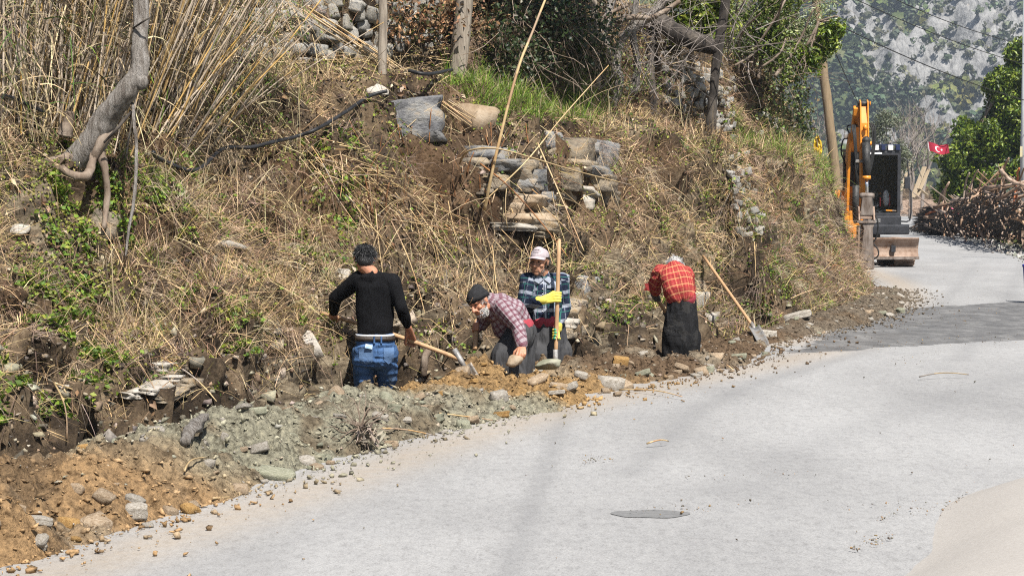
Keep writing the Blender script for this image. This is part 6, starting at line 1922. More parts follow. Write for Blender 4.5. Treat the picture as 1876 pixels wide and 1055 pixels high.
    def plate(u0, u1, poly, m, name, par, bev=0.0):
        mb = MB(); n = len(poly)
        V = [A(u0, f, z) for f, z in poly] + [A(u1, f, z) for f, z in poly]
        mb.add(V, [tuple(range(n)), tuple(range(2 * n - 1, n - 1, -1))] + [(i + n, (i + 1) % n + n, (i + 1) % n, i) for i in range(n)])
        return mb.build(name, m, par, bevel=bev)
    boom = plate(-0.12, 0.12, [(0.02, 1.0), (0.16, 0.98), (0.20, 1.7), (0.34, 2.45), (0.75, 2.85), (1.2, 3.20), (1.26, 3.36), (1.14, 3.42), (0.60, 3.10), (0.16, 2.72), (-0.06, 2.2), (-0.06, 1.5)], m_orange, 'boom', ex, 0.012)
    for u in (-0.185, 0.125):
        plate(u, u + 0.06, [(0.0, 0.95), (0.22, 0.95), (0.30, 1.7), (0.42, 2.40), (0.60, 2.66), (0.46, 2.86), (0.14, 2.62), (-0.05, 2.2), (-0.05, 1.5)], m_orange, 'boom_flange', boom, 0.01)
    mb = MB(); mb.tube([A(0, 0.30, 1.0), A(0, 0.36, 1.75)], 0.075, 14); mb.tube([A(0, 0.36, 1.75), A(0, 0.42, 2.42)], 0.040, 12); mb.build('lift_cylinder', m_grease, boom, True)
    plate(-0.12, 0.12, [(0.205, 1.72), (0.35, 2.46), (0.36, 2.46), (0.215, 1.72)], m_grease, 'boom_belly_shade', boom)  # dark sheet painting in the shade on the boom's underside
    # stick hanging from the boom tip
    st = plate(0.02, 0.17, [(1.10, 3.34), (1.26, 3.40), (1.38, 3.05), (1.42, 2.6), (1.44, 1.55), (1.46, 1.22), (1.32, 1.20), (1.22, 1.6), (1.16, 2.6), (1.06, 3.0)], m_orange, 'stick', ex, 0.012)
    for u in (0.0, 0.155):
        plate(u, u + 0.03, [(1.12, 3.50), (1.22, 3.54), (1.32, 3.50), (1.42, 2.9), (1.43, 2.55), (1.30, 2.5), (1.10, 3.1)], m_orange, 'stick_cheek', st, 0.006)
    mb = MB(); mb.tube([A(-0.03, 1.22, 3.46), A(0.215, 1.22, 3.46)], 0.055, 12); mb.build('pivot_pin', m_grease, st, True)
    mb = MB(); mb.tube([A(0.165, 1.22, 3.46), A(0.235, 1.22, 3.46)], 0.045, 12); mb.tube([A(0.17, 1.42, 2.62), A(0.235, 1.42, 2.62)], 0.045, 12); mb.build('pin_cap', m_orange, st, True)
    mb = MB(); mb.ball(A(0.095, 1.47, 2.95), (0.05, 0.05, 0.06), None, 10, 8); mb.build('grease_boss', m_orange, st, True)
    mb = MB(); mb.tube([A(0.11, 1.52, 2.66), A(0.115, 1.60, 1.92)], 0.082, 14); mb.ball(A(0.11, 1.52, 2.68), 0.09, None, 12, 8); mb.build('bucket_cylinder', m_grease, st, True)
    mb = MB(); mb.tube([A(0.115, 1.597, 1.94), A(0.116, 1.60, 1.87)], 0.088, 14); mb.build('cylinder_collar', m_orange, st, True)
    mb = MB(); mb.tube([A(0.115, 1.60, 1.9), A(0.12, 1.63, 1.55)], 0.036, 12); mb.build('cylinder_rod', m_chrome, st, True)
    mb = MB(); mb.tube([A(-0.03, 1.63, 1.53), A(0.02, 1.63, 1.53), A(0.22, 1.63, 1.53), A(0.27, 1.63, 1.53)], [0.05, 0.062, 0.062, 0.05], 12); mb.build('link_pin', m_rusty_p, st, True)
    mb = MB()
    mb.add([A(0.02, 1.55, 1.5), A(0.22, 1.55, 1.5), A(0.24, 1.5, 1.12), A(0.0, 1.5, 1.12), A(0.02, 1.68, 1.5), A(0.22, 1.68, 1.5), A(0.26, 1.66, 1.12), A(-0.02, 1.66, 1.12)], [(0, 1, 2, 3), (7, 6, 5, 4), (0, 4, 5, 1), (1, 5, 6, 2), (2, 6, 7, 3), (3, 7, 4, 0)])
    mb.build('link_arm', m_rusty_p, st, bevel=0.01)
    # breaker
    hm = Vector((0.02, 0, 0))
    for u in (-0.06, 0.25):
        plate(u, u + 0.035, [(1.40, 1.32), (1.62, 1.30), (1.72, 1.02), (1.28, 1.02)], m_rusty, 'breaker_bracket', ex, 0.006)
    mb = MB(); mb.box((0, 0, 0), (0.26, 0.28, 0.22), None, bev=0.03); mb.tube([(-0.16, -0.1, 0.02), (0.16, -0.1, 0.02)], 0.05, 10); o = mb.build('breaker_saddle', m_rusty, ex); o.location = A(0.11, 1.5, 1.15)
    mb = MB(); mb.box((0, 0, 0), (0.40, 0.42, 0.05), None, bev=0.01)
    for q in (-0.14, -0.05, 0.05, 0.14): mb.tube([(q, -0.17, -0.045), (q, -0.17, 0.05)], 0.018, 6)
    pl = mb.build('breaker_plate', m_rusty_p, ex); pl.location = A(0.10, 1.5, 0.985)
    hb = MB()
    prof2 = [(-0.115, 0.95), (0.155, 0.95), (0.11, 0.84), (0.13, 0.45), (0.155, 0.05), (0.15, 0.0), (-0.15, 0.0), (-0.145, 0.05), (-0.115, 0.45), (-0.075, 0.84)]
    n = len(prof2)
    V = [A(0.13 + a, 1.68, z) for a, z in prof2] + [A(0.13 + a, 1.34, z) for a, z in prof2]
    hb.add(V, [tuple(range(n)), tuple(range(2 * n - 1, n - 1, -1))] + [(i + n, (i + 1) % n + n, (i + 1) % n, i) for i in range(n)])
    h = hb.build('breaker_body', m_rusty_p, ex, bevel=0.015)
    plate(-0.055, -0.03, [(1.36, 0.92), (1.66, 0.92), (1.66, 0.32), (1.36, 0.32)], m_rusty, 'breaker_side_plate', ex, 0.006)
    mb = MB(); mb.tube([A(0.13, 1.685, 0.17), A(0.13, 1.67, 0.17)], 0.028, 12); mb.build('breaker_bolt', m_grease, ex)
    mb = MB(); mb.tube([A(0.13, 1.5, 0.02), A(0.13, 1.5, -0.02), A(0.13, 1.5, -0.03)], [0.05, 0.05, 0.045], 12); mb.build('chisel', m_rusty_p, ex, True)
    # hoses
    def hose(pts, r=0.016):
        P = [Vector(p) for p in pts]; Q = []
        for i in range(len(P) - 1):
            p0, p1, p2, p3 = P[max(i - 1, 0)], P[i], P[i + 1], P[min(i + 2, len(P) - 1)]
            for k in range(6):
                t = k / 6
                Q.append(0.5 * ((2 * p1) + (p2 - p0) * t + (2 * p0 - 5 * p1 + 4 * p2 - p3) * t * t + (3 * p1 - p0 - 3 * p2 + p3) * t ** 3))
        Q.append(P[-1]); mb = MB(); mb.tube(Q, r, 7); mb.build('hose', m_rubber, ex, True)
    for d in (0, 0.035, 0.07):
        hose([A(-0.02 - d, 0.85, 2.98), A(-0.07 - d, 1.2, 3.0), A(-0.09 - d * .6, 1.4, 2.75), A(-0.06 - d * .5, 1.42, 2.3), A(-0.02, 1.38, 1.95)])
        hose([A(0.18, 1.2, 3.05), A(0.24 + d, 1.36, 2.98), A(0.26 + d * .7, 1.42, 2.6), A(0.21 + d * .5, 1.42, 2.15), A(0.17, 1.4, 1.9)])
    hose([A(-0.15, 0.25, 2.75), A(-0.26, 0.2, 2.72), A(-0.30, 0.2, 2.45), A(-0.2, 0.12, 2.2), A(-0.19, 0.1, 1.8)])
    hose([A(-0.15, 0.4, 2.85), A(-0.20, 0.35, 3.0), A(-0.12, 0.5, 3.03), A(-0.1, 0.6, 2.95)])
    hose([A(0.24, 1.45, 1.6), A(0.29, 1.55, 1.2), A(0.36, 1.62, 0.95), A(0.33, 1.55, 0.65), A(0.22, 1.45, 0.5)])
    hose([A(0.28, 1.6, 0.52), A(0.36, 1.65, 0.40), A(0.36, 1.65, 0.28), A(0.27, 1.6, 0.2)])
    hose([A(-0.3, 0.2, 1.6), A(-0.34, 0.3, 1.2), A(-0.33, 0.3, 0.8), A(-0.3, 0.3, 0.6)])
    mb = MB(); mb.box((0, 0, 0), (0.13, 0.08, 0.09), None, bev=0.01); mb.tube([(-0.05, 0, 0.05), (-0.05, 0, 0.12)], 0.018, 6); mb.tube([(0.04, 0, 0.05), (0.04, 0, 0.1)], 0.018, 6); v = mb.build('valve_block', m_steel, boom); v.location = A(-0.2, 0.35, 2.80)
    mb = MB(); mb.box((0, 0, 0), (0.16, 0.07, 0.06), None, bev=0.01); v = mb.build('hose_clamp', m_steel, st); v.location = A(-0.02, 1.42, 2.25)
    return ex
excavator()
# ================================================================== TREES, CANES, POSTS, WIRES, WOOD
m_bark_grey = mat('smooth_grey_bark', [(0.15, 0.125, 0.105), (0.30, 0.27, 0.24), (0.42, 0.39, 0.36)], 5, 0.9, 1.0, 16, 0.05, stretch=(5, 5, 0.5))
m_bark_brown = mat('brown_bark', [(0.11, 0.078, 0.055), (0.19, 0.145, 0.11), (0.27, 0.22, 0.175)], 7, 0.9, 0.7, 26, 0.012, stretch=(1.5, 1.5, 0.5))
m_bark_dark = mat('dark_bark', [(0.018, 0.015, 0.013), (0.05, 0.042, 0.036), (0.10, 0.085, 0.07)], 7, 0.9, 0.7, 26, 0.012, stretch=(1.5, 1.5, 0.5))
m_bark_far = mat('bare_twig_bark', [(0.16, 0.135, 0.12), (0.27, 0.235, 0.21)], 3, 0.9, 0)
m_postwood = mat('weathered_post_wood', [(0.15, 0.125, 0.10), (0.26, 0.22, 0.175), (0.34, 0.295, 0.24)], 6, 0.85, 0.5, 30, 0.006, stretch=(6, 6, 0.5))
m_pole_wood = mat('utility_pole_wood', [(0.17, 0.125, 0.075), (0.27, 0.20, 0.125)], 6, 0.85, 0.4, 30, 0.006, stretch=(6, 6, 0.5))
m_leaf = mat_leaf('broad_leaf', 0.45, 0.25, spec=0.45)
m_pipe = mat('black_pipe', [(0.012, 0.012, 0.013), (0.03, 0.03, 0.032)], 8, 0.5, 0.1)

def spline(pts, sub=5):
    P = [Vector(p) for p in pts]; Q = []
    for i in range(len(P) - 1):
        p0, p1, p2, p3 = P[max(i - 1, 0)], P[i], P[i + 1], P[min(i + 2, len(P) - 1)]
        for k in range(sub):
            t = k / sub
            Q.append(0.5 * ((2 * p1) + (p2 - p0) * t + (2 * p0 - 5 * p1 + 4 * p2 - p3) * t * t + (3 * p1 - p0 - 3 * p2 + p3) * t ** 3))
    return Q + [P[-1]]
def limb(name, pts, r0, r1, m, par, n=10, knots=0.12, seed=1, sub=6):
    rs = random.Random(seed)
    Q = spline(pts, sub)
    k = len(Q) - 1
    if hasattr(r0, '__len__'):
        rr = list(np.interp(np.linspace(0, 1, k + 1), np.linspace(0, 1, len(r0)), r0))
    else:
        rr = [r0 + (r1 - r0) * i / k for i in range(k + 1)]
    mb = MB(); mb.tube(Q, rr, n, jit=knots, rs=rs)
    o = mb.build(name, m, par, True)
    v = verts_(o.data); rm = float(np.mean(rr))
    v2 = v + 0.22 * rm * np.stack([fbm(v / rm * .45 + q, 3) for q in (seed, seed + 30, seed + 60)], 1)
    o.data.vertices.foreach_set('co', v2.astype(np.float32).ravel()); o.data.update()
    return o
def verts_(me):
    v = np.empty(len(me.vertices) * 3, dtype=np.float32); me.vertices.foreach_get('co', v); return v.reshape(-1, 3).astype(float)

# ---- the bent grey tree on the far bank edge of the frame
def bent_tree():
    Y = hit(150, 300).y
    c = at(150, 305, Y)
    t = thing('bent_tree', 'bare grey tree with a bent elbow trunk growing from the bank', 'tree', c, world=True)
    k = 3648 / Y
    limb('trunk', [at(118, 318, Y + .05), at(165, 268, Y), at(196, 215, Y - .05), at(232, 168, Y - .12), at(256, 130, Y - .12), at(257, 80, Y - .08), at(258, 0, Y), at(262, -120, Y + .1)],
         [24 / k, 26 / k, 23 / k, 20 / k, 16 / k, 14.5 / k, 14 / k, 12 / k], 0, m_bark_grey, t, 16, 0.07, 3, 8)
    mb = MB(); mb.ball(at(258, 150, Y - .16), (.06, .05, .07)); mb.build('burl', m_bark_grey, t, True)
    limb('root', [at(140, 290, Y), at(80, 298, Y - .1), at(0, 300, Y - .15), at(-80, 296, Y - .1)], [16 / k, 7 / k, 6 / k, 5 / k], 0, m_bark_brown, t, 10, 0.12, 4)
    limb('root', [at(172, 275, Y - .05), at(168, 300, Y - .15), at(158, 322, Y - .25), at(135, 322, Y - .28), at(112, 308, Y - .25)], [6 / k, 7.5 / k, 9 / k, 8 / k, 7 / k], 0, m_bark_brown, t, 10, 0.12, 5)
    limb('root', [at(180, 270, Y - .05), at(192, 310, Y - .1), at(196, 360, Y - .1), at(190, 420, Y - .2)], [10 / k, 7 / k, 6 / k, 4 / k], 0, m_bark_brown, t, 8, 0.15, 6)
    limb('root', [at(205, 235, Y), at(185, 262, Y - .1), at(170, 300, Y - .1)], [14 / k, 10 / k, 6 / k], 0, m_bark_brown, t, 8, 0.15, 7)
    limb('hanging_branch', [at(243, 190, Y - .1), at(246, 230, Y - .35), at(250, 270, Y - .4), at(246, 360, Y - .5), at(236, 420, Y - .55), at(230, 470, Y - .6)], [2.5 / k, 3 / k, 3.2 / k, 3 / k, 2.6 / k, 1.6 / k], 0, m_bark_grey, t, 8, 0.08, 8)
    limb('branch', [at(240, 205, Y - .1), at(215, 235, Y - .2), at(190, 262, Y - .2)], [3 / k, 3 / k, 2 / k], 0, m_bark_dark, t, 7, 0.1, 9)
    limb('branch', [at(244, 52, Y - .1), at(262, 40, Y - .2), at(276, 32, Y - .2)], [2 / k, 2 / k, 1.5 / k], 0, m_bark_dark, t, 6, 0.1, 10)
    limb('stump', [at(118, 250, Y + .1), at(124, 225, Y + .1), at(126, 205, Y + .1)], [14 / k, 11 / k, 10 / k], 0, m_bark_brown, t, 10, 0.15, 11)
    # grey driftwood lump at the frame edge
    o = limb('dead_log', [at(-40, 90, Y + .8), at(10, 120, Y + .6), at(45, 165, Y + .5)], [22 / k, 24 / k, 16 / k], 0, m_bark_grey, None, 12, 0.25, 12)
    tag(o, 'grey weathered dead log behind the cane stems at the picture edge', 'log')
bent_tree()

# ---- reed canes: clumps, every cane a part
def cane_mesh(seed, L, r):
    rs = random.Random(seed)
    n = 12
    pts, rad = [], []
    bx, by = rs.uniform(-.10, .10), rs.uniform(-.08, .08)
    for i in range(n + 1):
        t = i / n
        pts.append(Vector((bx * t * t * L * .5, by * t * t * L * .5, L * t)))
        rad.append(r * (1 - 0.35 * t))
    mb = MB()
    Q, RR = [], []
    for i in range(n):
        Q += [pts[i], pts[i].lerp(pts[i + 1], 0.05), pts[i].lerp(pts[i + 1], 0.95)]
        RR += [rad[i] * 1.18, rad[i], rad[i] * 0.97]
    mb.tube(Q + [pts[-1]], RR + [rad[-1]], 6)
    return mb.mesh('cane', True)
def cane_mat(name, a, b_, c):
    m, nt, b, out = mat_base(name)
    co = coords(nt)
    sx = nd(nt, 'ShaderNodeSeparateXYZ'); nt.links.new(co, sx.inputs[0])
    oi = nd(nt, 'ShaderNodeObjectInfo')
    z = mth(nt, 'ADD', mth(nt, 'MULTIPLY', sx.outputs[2], 3.1), mth(nt, 'MULTIPLY', oi.outputs['Random'], 37.0))
    cx = nd(nt, 'ShaderNodeCombineXYZ'); nt.links.new(mth(nt, 'FLOOR', z), cx.inputs[2])
    wn_ = nd(nt, 'ShaderNodeTexWhiteNoise'); wn_.noise_dimensions = '3D'; nt.links.new(cx.outputs[0], wn_.inputs['Vector'])
    colr = ramp(nt, [(0.0, a), (0.45, b_), (0.62, b_), (0.80, c), (1.0, (0.30, 0.27, 0.24))], wn_.outputs['Value'])
    colr = mixc(nt, colr, (0.5, 0.45, 0.4), noise_node(nt, co, 14, 4), 'MULTIPLY')
    hs = nd(nt, 'ShaderNodeHueSaturation'); nt.links.new(colr, hs.inputs['Color'])
    nt.links.new(mth(nt, 'ADD', mth(nt, 'MULTIPLY', oi.outputs['Random'], 0.9), 0.75), hs.inputs['Value'])
    nt.links.new(hs.outputs[0], b.inputs['Base Color'])
    b.inputs['Roughness'].default_value = 0.5
    return m
m_cane = cane_mat('standing_cane', (0.33, 0.26, 0.18), (0.48, 0.41, 0.33), (0.54, 0.33, 0.06))
m_cane_dry = cane_mat('fallen_cane', (0.52, 0.40, 0.22), (0.46, 0.34, 0.18), (0.38, 0.22, 0.09))
m_cane_burnt = mat('scorched_cane', [(0.03, 0.022, 0.018), (0.20, 0.09, 0.035), (0.30, 0.15, 0.06)], 3.0, 0.7, 0.2, stretch=(1, 1, 1), rnd=0.3)
CANES = [cane_mesh(i, 1.0, 0.0042 + 0.0008 * (i % 3)) for i in range(8)]
for me in CANES: me.materials.append(m_cane)
def aim(o, a, b_, r=None):
    """stand a unit-length mesh between two points"""
    a, b_ = Vector(a), Vector(b_); d = b_ - a
    o.location = a
    o.rotation_mode = 'QUATERNION'
    o.rotation_quaternion = d.to_track_quat('Z', 'Y')
    s = d.length
    o.scale = (s if r is None else r, s if r is None else r, s)
def cane_clump(label, n, x0, x1, yb0, yb1, lean, seed, spread=0.1, tall=(2.2, 3.4)):
    rs = np.random.default_rng(seed)
    c = hit((x0 + x1) / 2, yb1)
    t = thing('reed_clump', label, 'reeds', c)
    for i in range(n):
        f = rs.uniform()
        px, py = x0 + (x1 - x0) * f, rs.uniform(yb0, yb1)
        p = hit(px, py) + Vector((0, rs.uniform(0, .25), -0.05))
        L = rs.uniform(*tall)
        d = Vector((lean + (f - 0.35) * 0.30 + rs.normal() * spread * 1.5, rs.normal() * 0.14, 1)).normalized()
        o = link('cane', CANES[rs.integers(0, 8)], None, t)
        aim(o, p - Vector(c), p - Vector(c) + d * L)
        k = rs.uniform(0.65, 1.25) * 1.65
        o.scale = (k * 0.95, k * 0.95, o.scale[2])
    return t
cane_clump('dense thicket of pale upright canes behind the grey trunk', 125, 25, 250, 225, 262, 0.13, 1)
cane_clump('leaning yellow-banded canes between the bent trunk and the stone wall', 75, 200, 330, 200, 300, 0.40, 2, 0.12)
cane_clump('sparse pale canes at the picture edge beside the dead log', 50, -60, 60, 150, 230, 0.10, 3)
cane_clump('slender canes fanning out over the tumbled stone wall', 40, 270, 400, 165, 290, 0.60, 4, 0.18, (0.8, 1.9))
def cane_leaves():
    rs = np.random.default_rng(8)
    P, D = [], []
    for i in range(5200):
        px = rs.uniform(-60, 470); py = rs.uniform(130, 290)
        p = hit(px, py); h = rs.uniform(0, 2.2) ** 1.0
        P.append(p + Vector((0.25 * h + rs.normal() * .1, rs.uniform(-.1, .5), h))); D.append((0.35 + rs.normal() * .5, rs.normal() * .4, rs.normal() * .8 + 0.3))
    P = np.array([tuple(p) for p in P]); D = unit(np.array(D)); n = len(P)
    c = palette(STRAW, n, rs, 0.3)
    g_ = (rs.uniform(0, 1, n) < 0.13)[:, None]
    c = np.where(g_, palette(GRN, n, rs), c)
    v = blades(P, D, rs.uniform(0.15, 0.5, n), rs.uniform(0.006, 0.016, n), rs.uniform(0.2, 1.0, n), c, rs, seg=4)
    V, F, C_ = join([v])
    tag(link('reed_leaves', mesh_np('reed_leaves', V, F, col=C_), m_grass_dry), 'dry reed leaves hanging among the canes', 'reed leaves', kind='stuff')
cane_leaves()

# ---- fallen dry canes, one by one
def rod_mesh(seed, m, bow):
    rs = random.Random(seed)
    mb = MB(); n = 8
    bx, by = rs.uniform(-bow, bow), rs.uniform(-bow, bow)
    pts = [Vector((bx * math.sin(math.pi * i / n), by * math.sin(math.pi * i / n), i / n)) for i in range(n + 1)]
    mb.tube(pts, [0.0075 * (1 - 0.4 * i / n) for i in range(n + 1)], 5)
    me = mb.mesh('dry_cane', True); me.materials.append(m); return me
RODS = [rod_mesh(i, m_cane_dry, 0.03) for i in range(5)]
BURNT = [rod_mesh(i + 10, m_cane_burnt, 0.02) for i in range(4)]
def cane_between(a, b_, mes, rs, label, group, r=1.0, name='dry_cane', cat='cane'):
    o = link(name, mes[rs.integers(0, len(mes))])
    aim(o, a, b_, r)
    return tag(o, label, cat, group)
def lying(p, q, lift=0.05, rs=None):
    a = hit(*p); b_ = hit(*q)
    v = ray(*p)
    return a - Vector(v) * lift * 1.0 + Vector((0, 0, lift * .5)), b_ - Vector(ray(*q)) * lift + Vector((0, 0, lift * .5))
rsc = np.random.default_rng(44)
for i in range(9):
    e = rsc.normal(size=4) * 5
    a, b_ = lying((555 + e[0] * 3, 40 + e[1]), (860 + e[2] * 3, 240 + e[3]), 0.22)
    cane_between(a, b_, RODS, rsc, 'long dry cane in the loose bundle sliding past the wooden post', 'bundle of long dry canes by the post', 1.1)
for i in range(56):
    x = rsc.uniform(540, 760); y = 262 + (x - 540) * 0.62 + rsc.normal() * 26
    L = rsc.uniform(70, 190); an = 0.60 + rsc.normal() * 0.28
    a, b_ = lying((x, y), (x + L * math.cos(an), y + L * math.sin(an)), rsc.uniform(0.03, 0.16))
    cane_between(a, b_, RODS, rsc, '%s dry cane in the swathe behind the man in black, %s' % ('long' if L > 130 else 'short', 'upper end' if x < 610 else ('middle stretch' if x < 690 else 'lower end')), 'dry canes strewn down the bank', rsc.uniform(0.55, 1.0))
for i in range(46):
    x = rsc.uniform(760, 1060); y = rsc.uniform(380, 560)
    L = rsc.uniform(70, 170); an = 1.15 + rsc.normal() * 0.35
    a, b_ = lying((x, y - 40), (x + L * math.cos(an), y - 40 + L * math.sin(an)), rsc.uniform(0.03, 0.2))
    cane_between(a, b_, RODS, rsc, '%s dry cane leaning on the bank %s' % ('long' if L > 120 else 'short', 'above the stooping man' if x < 900 else ('behind the man with the cap' if x < 1000 else 'beside the upright shovel')), 'dry canes leaning on the bank', rsc.uniform(0.5, 0.95))
for i in range(30):
    x = rsc.uniform(650, 985); y = rsc.uniform(255, 400)
    L = rsc.uniform(25, 85)
    a = hit(x, y); b_ = a + Vector((rsc.normal() * .08, rsc.normal() * .08, L / 200))
    cane_between(a, b_, BURNT, rsc, 'scorched upright cane stub beneath the grey boulder', 'scorched cane stubs', rsc.uniform(0.9, 1.7), 'cane_stub')
for i in range(16):
    x = rsc.uniform(90, 470); y = rsc.uniform(440, 760); L = rsc.uniform(60, 150); an = 0.85 + rsc.normal() * 0.3
    a, b_ = lying((x, y), (x + L * math.cos(an), y + L * math.sin(an)), 0.05)
    cane_between(a, b_, RODS, rsc, 'dry stalk lying on the weedy slope below the bent tree', 'dry stalks on the weedy slope', rsc.uniform(0.6, 1.1))
for i in range(26):
    x = rsc.uniform(560, 830); y = rsc.uniform(95, 150); L = rsc.uniform(40, 130)
    a, b_ = lying((x, y), (x + L, y + rsc.normal() * 14), 0.04)
    cane_between(a, b_, RODS, rsc, 'dry cane lying flat on the terrace by the posts', 'dry canes flat on the terrace', rsc.uniform(0.6, 1.1))
def long_cane(pts, r, label, m):
    o = limb('dry_cane', pts, r, r * 0.6, m, None, 7, 0.04, 3)
    return tag(o, label, 'cane')
h0 = hit(888, 385, .15); Y0 = h0.y - 0.3
long_cane([at(888, 385, h0.y - .15), at(905, 300, Y0), at(945, 140, Y0), at(975, 60, Y0 + .1), at(1003, -10, Y0 + .2)], 0.018, 'tallest pale cane standing free in front of the grassy terrace', m_cane_dry)
long_cane([at(880, 375, h0.y - .2), at(960, 300, Y0 + .2), at(1030, 215, Y0 + .7), at(1115, 120, Y0 + 1.2)], 0.008, 'straight tan cane slanting up to the tangled vines', m_cane_dry)
long_cane([at(842, 300, h0.y), at(858, 277, h0.y - .3), at(905, 272, h0.y - .4), at(960, 285, h0.y - .35), at(1050, 312, h0.y - .1), at(1155, 339, h0.y + .6)], 0.0105, 'arched cane bent over the schist outcrop', m_cane_dry)
long_cane([at(880, 300, h0.y), at(930, 340, h0.y - .3), at(985, 400, h0.y - .4), at(1040, 470, h0.y - .5)], 0.010, 'brown scorched cane sloping across the stepped outcrop', m_cane_burnt)
long_cane([at(985, 262, h0.y + .2), at(1010, 320, h0.y - .1), at(1040, 390, h0.y - .3), at(1070, 460, h0.y - .5)], 0.009, 'thin pale cane hanging down between the two outcrops', m_cane_dry)
for (x0, y0, x1, y1, lb) in ((700, 792, 800, 806, 'thin cane lying at the foot of the grey soil'), (805, 764, 920, 779, 'longer cane lying on the grey-green soil by the road'), (338, 872, 380, 847, 'short stick on top of the orange soil'),
                             (390, 922, 485, 894, 'pale cane lying across the corner of the orange soil'), (1135, 720, 1250, 733, 'thin cane on the road edge below the brown soil'), (1330, 673, 1352, 691, 'short split stick on the brown soil')):
    a = hit_heap(x0, y0) + Vector((0, 0, .03)); b_ = hit_heap(x1, y1) + Vector((0, 0, .03))
    cane_between(a, b_, RODS, rsc, lb, None, 0.9, 'stick', 'stick')
for (x0, y0, x1, y1, lb) in ((1684, 690, 1775, 686, 'straight cane lying on the road surface'), (1185, 812, 1225, 808, 'little brown stick on the open road')):
    a = ground(x0, y0, .03); b_ = ground(x1, y1, .03)
    cane_between(a, b_, RODS, rsc, lb, None, 0.9, 'stick', 'stick')
o = limb('driftwood', [hit_heap(338, 822) + Vector((0, 0, .04)), hit_heap(355, 806) + Vector((0, 0, .08)), hit_heap(378, 790) + Vector((0, 0, .10))], [.03, .045, .02], 0, m_bark_grey, None, 9, 0.3, 77)
tag(o, 'grey chunk of wood on the spoil between orange and grey soil', 'wood chunk')
o = limb('root_stub', [hit(772, 690, .05), at(778, 660, hit(772, 690).y - .1), at(786, 636, hit(772, 690).y - .05)], [.03, .035, .03], 0, m_bark_brown, None, 9, 0.2, 78)
tag(o, 'cut root sticking up from the trench wall beside the man in black', 'root')

# ---- black water pipe over the bank
def pipe(pix, label, r=0.019):
    pts = [hit(x, y, 0.16) for x, y in pix]
    o = limb('water_pipe', pts, r, r, m_pipe, None, 8, 0.0, 1)
    tag(o, label, 'pipe', None)
pipe([(255, 302), (300, 305), (340, 303), (390, 290), (430, 270), (480, 270), (530, 262), (580, 240), (630, 208), (665, 175), (690, 165)], 'long black pipe draped across the bank up to the wooden post')
pipe([(-20, 222), (0, 218), (25, 211), (48, 207)], 'short end of black pipe at the picture edge under the canes')
pipe([(745, 153), (780, 155), (835, 154)], 'black pipe lying on the terrace in front of the thick post', 0.02)

# ---- posts
def post(px0, py0, px1, py1, wpx, label, m, seed, r_top=0.9, back=0.0):
    p = hit(px0, py0); Y = p.y + back
    k = Y / 3648
    t = thing('wooden_post', label, 'post', at(px0, py0 + 4, Y), world=True)
    limb('shaft', [at(px0, py0 + 14, Y), at((px0 + px1) / 2 + 1, (py0 + py1) / 2, Y), at(px1, py1, Y)], wpx * k / 2, wpx * k / 2 * r_top, m, t, 12, 0.03, seed)
    return t
post(700, 134, 701, -60, 17, 'thin weathered wooden post above the boulder', m_postwood, 1)
tp = post(838, 132, 856, -60, 36, 'thick round leaning timber post on the terrace', m_postwood, 2, 0.85)
post(1094, 150, 1084, -60, 14, 'slim grey pole beside the tangled vine trunks', m_postwood, 3, 0.8)

# ---- tangled vines and old trunks
def tangle(name, par, n, fx0, fx1, fy0, fy1, Y, seed, r=0.006, m=None, curl=0.25, L=(0.4, 1.2), sz=0.35):
    rs = np.random.default_rng(seed); mb = MB()
    for i in range(n):
        p = at(rs.uniform(fx0, fx1), rs.uniform(fy0, fy1), Y + rs.normal() * sz)
        d = Vector(rs.normal(size=3)).normalized(); d.z = d.z * .7 + .1
        pts = [p]
        l = rs.uniform(*L) / 5
        for k in range(5):
            d = (d + Vector(rs.normal(size=3)) * curl).normalized()
            pts.append(pts[-1] + d * l)
        rr = r * rs.uniform(0.5, 1.4)
        mb.tube(pts, [rr * (1 - .14 * q) for q in range(6)], 4, caps=False)
    o = mb.build(name, m or m_bark_brown, par)
    o['kind'] = 'stuff'
    return o
def leaves_on(name, par, centers, n, size, cols, seed, spread, asp=0.45, flat=0.3, up=0.3, mt=None):
    rs = np.random.default_rng(seed)
    c = np.array([tuple(q) for q in centers]); i = rs.integers(0, len(c), n)
    d = rs.normal(size=(n, 3)); d = unit(d) * (rs.uniform(0, 1, (n, 1)) ** 0.45)
    P = c[i] + d * np.asarray(spread)
    Nn = unit(rs.normal(size=(n, 3)) + np.array([0, -0.2, up]))
    v = leaf_quads(P, Nn, rs.uniform(0.7, 1.3, n) * size, palette(cols, n, rs, 0.35), rs, asp, 0.12)
    V, F, C_ = join([v])
    return link(name, mesh_np(name, V, F, col=C_), mt or m_leaf, par)
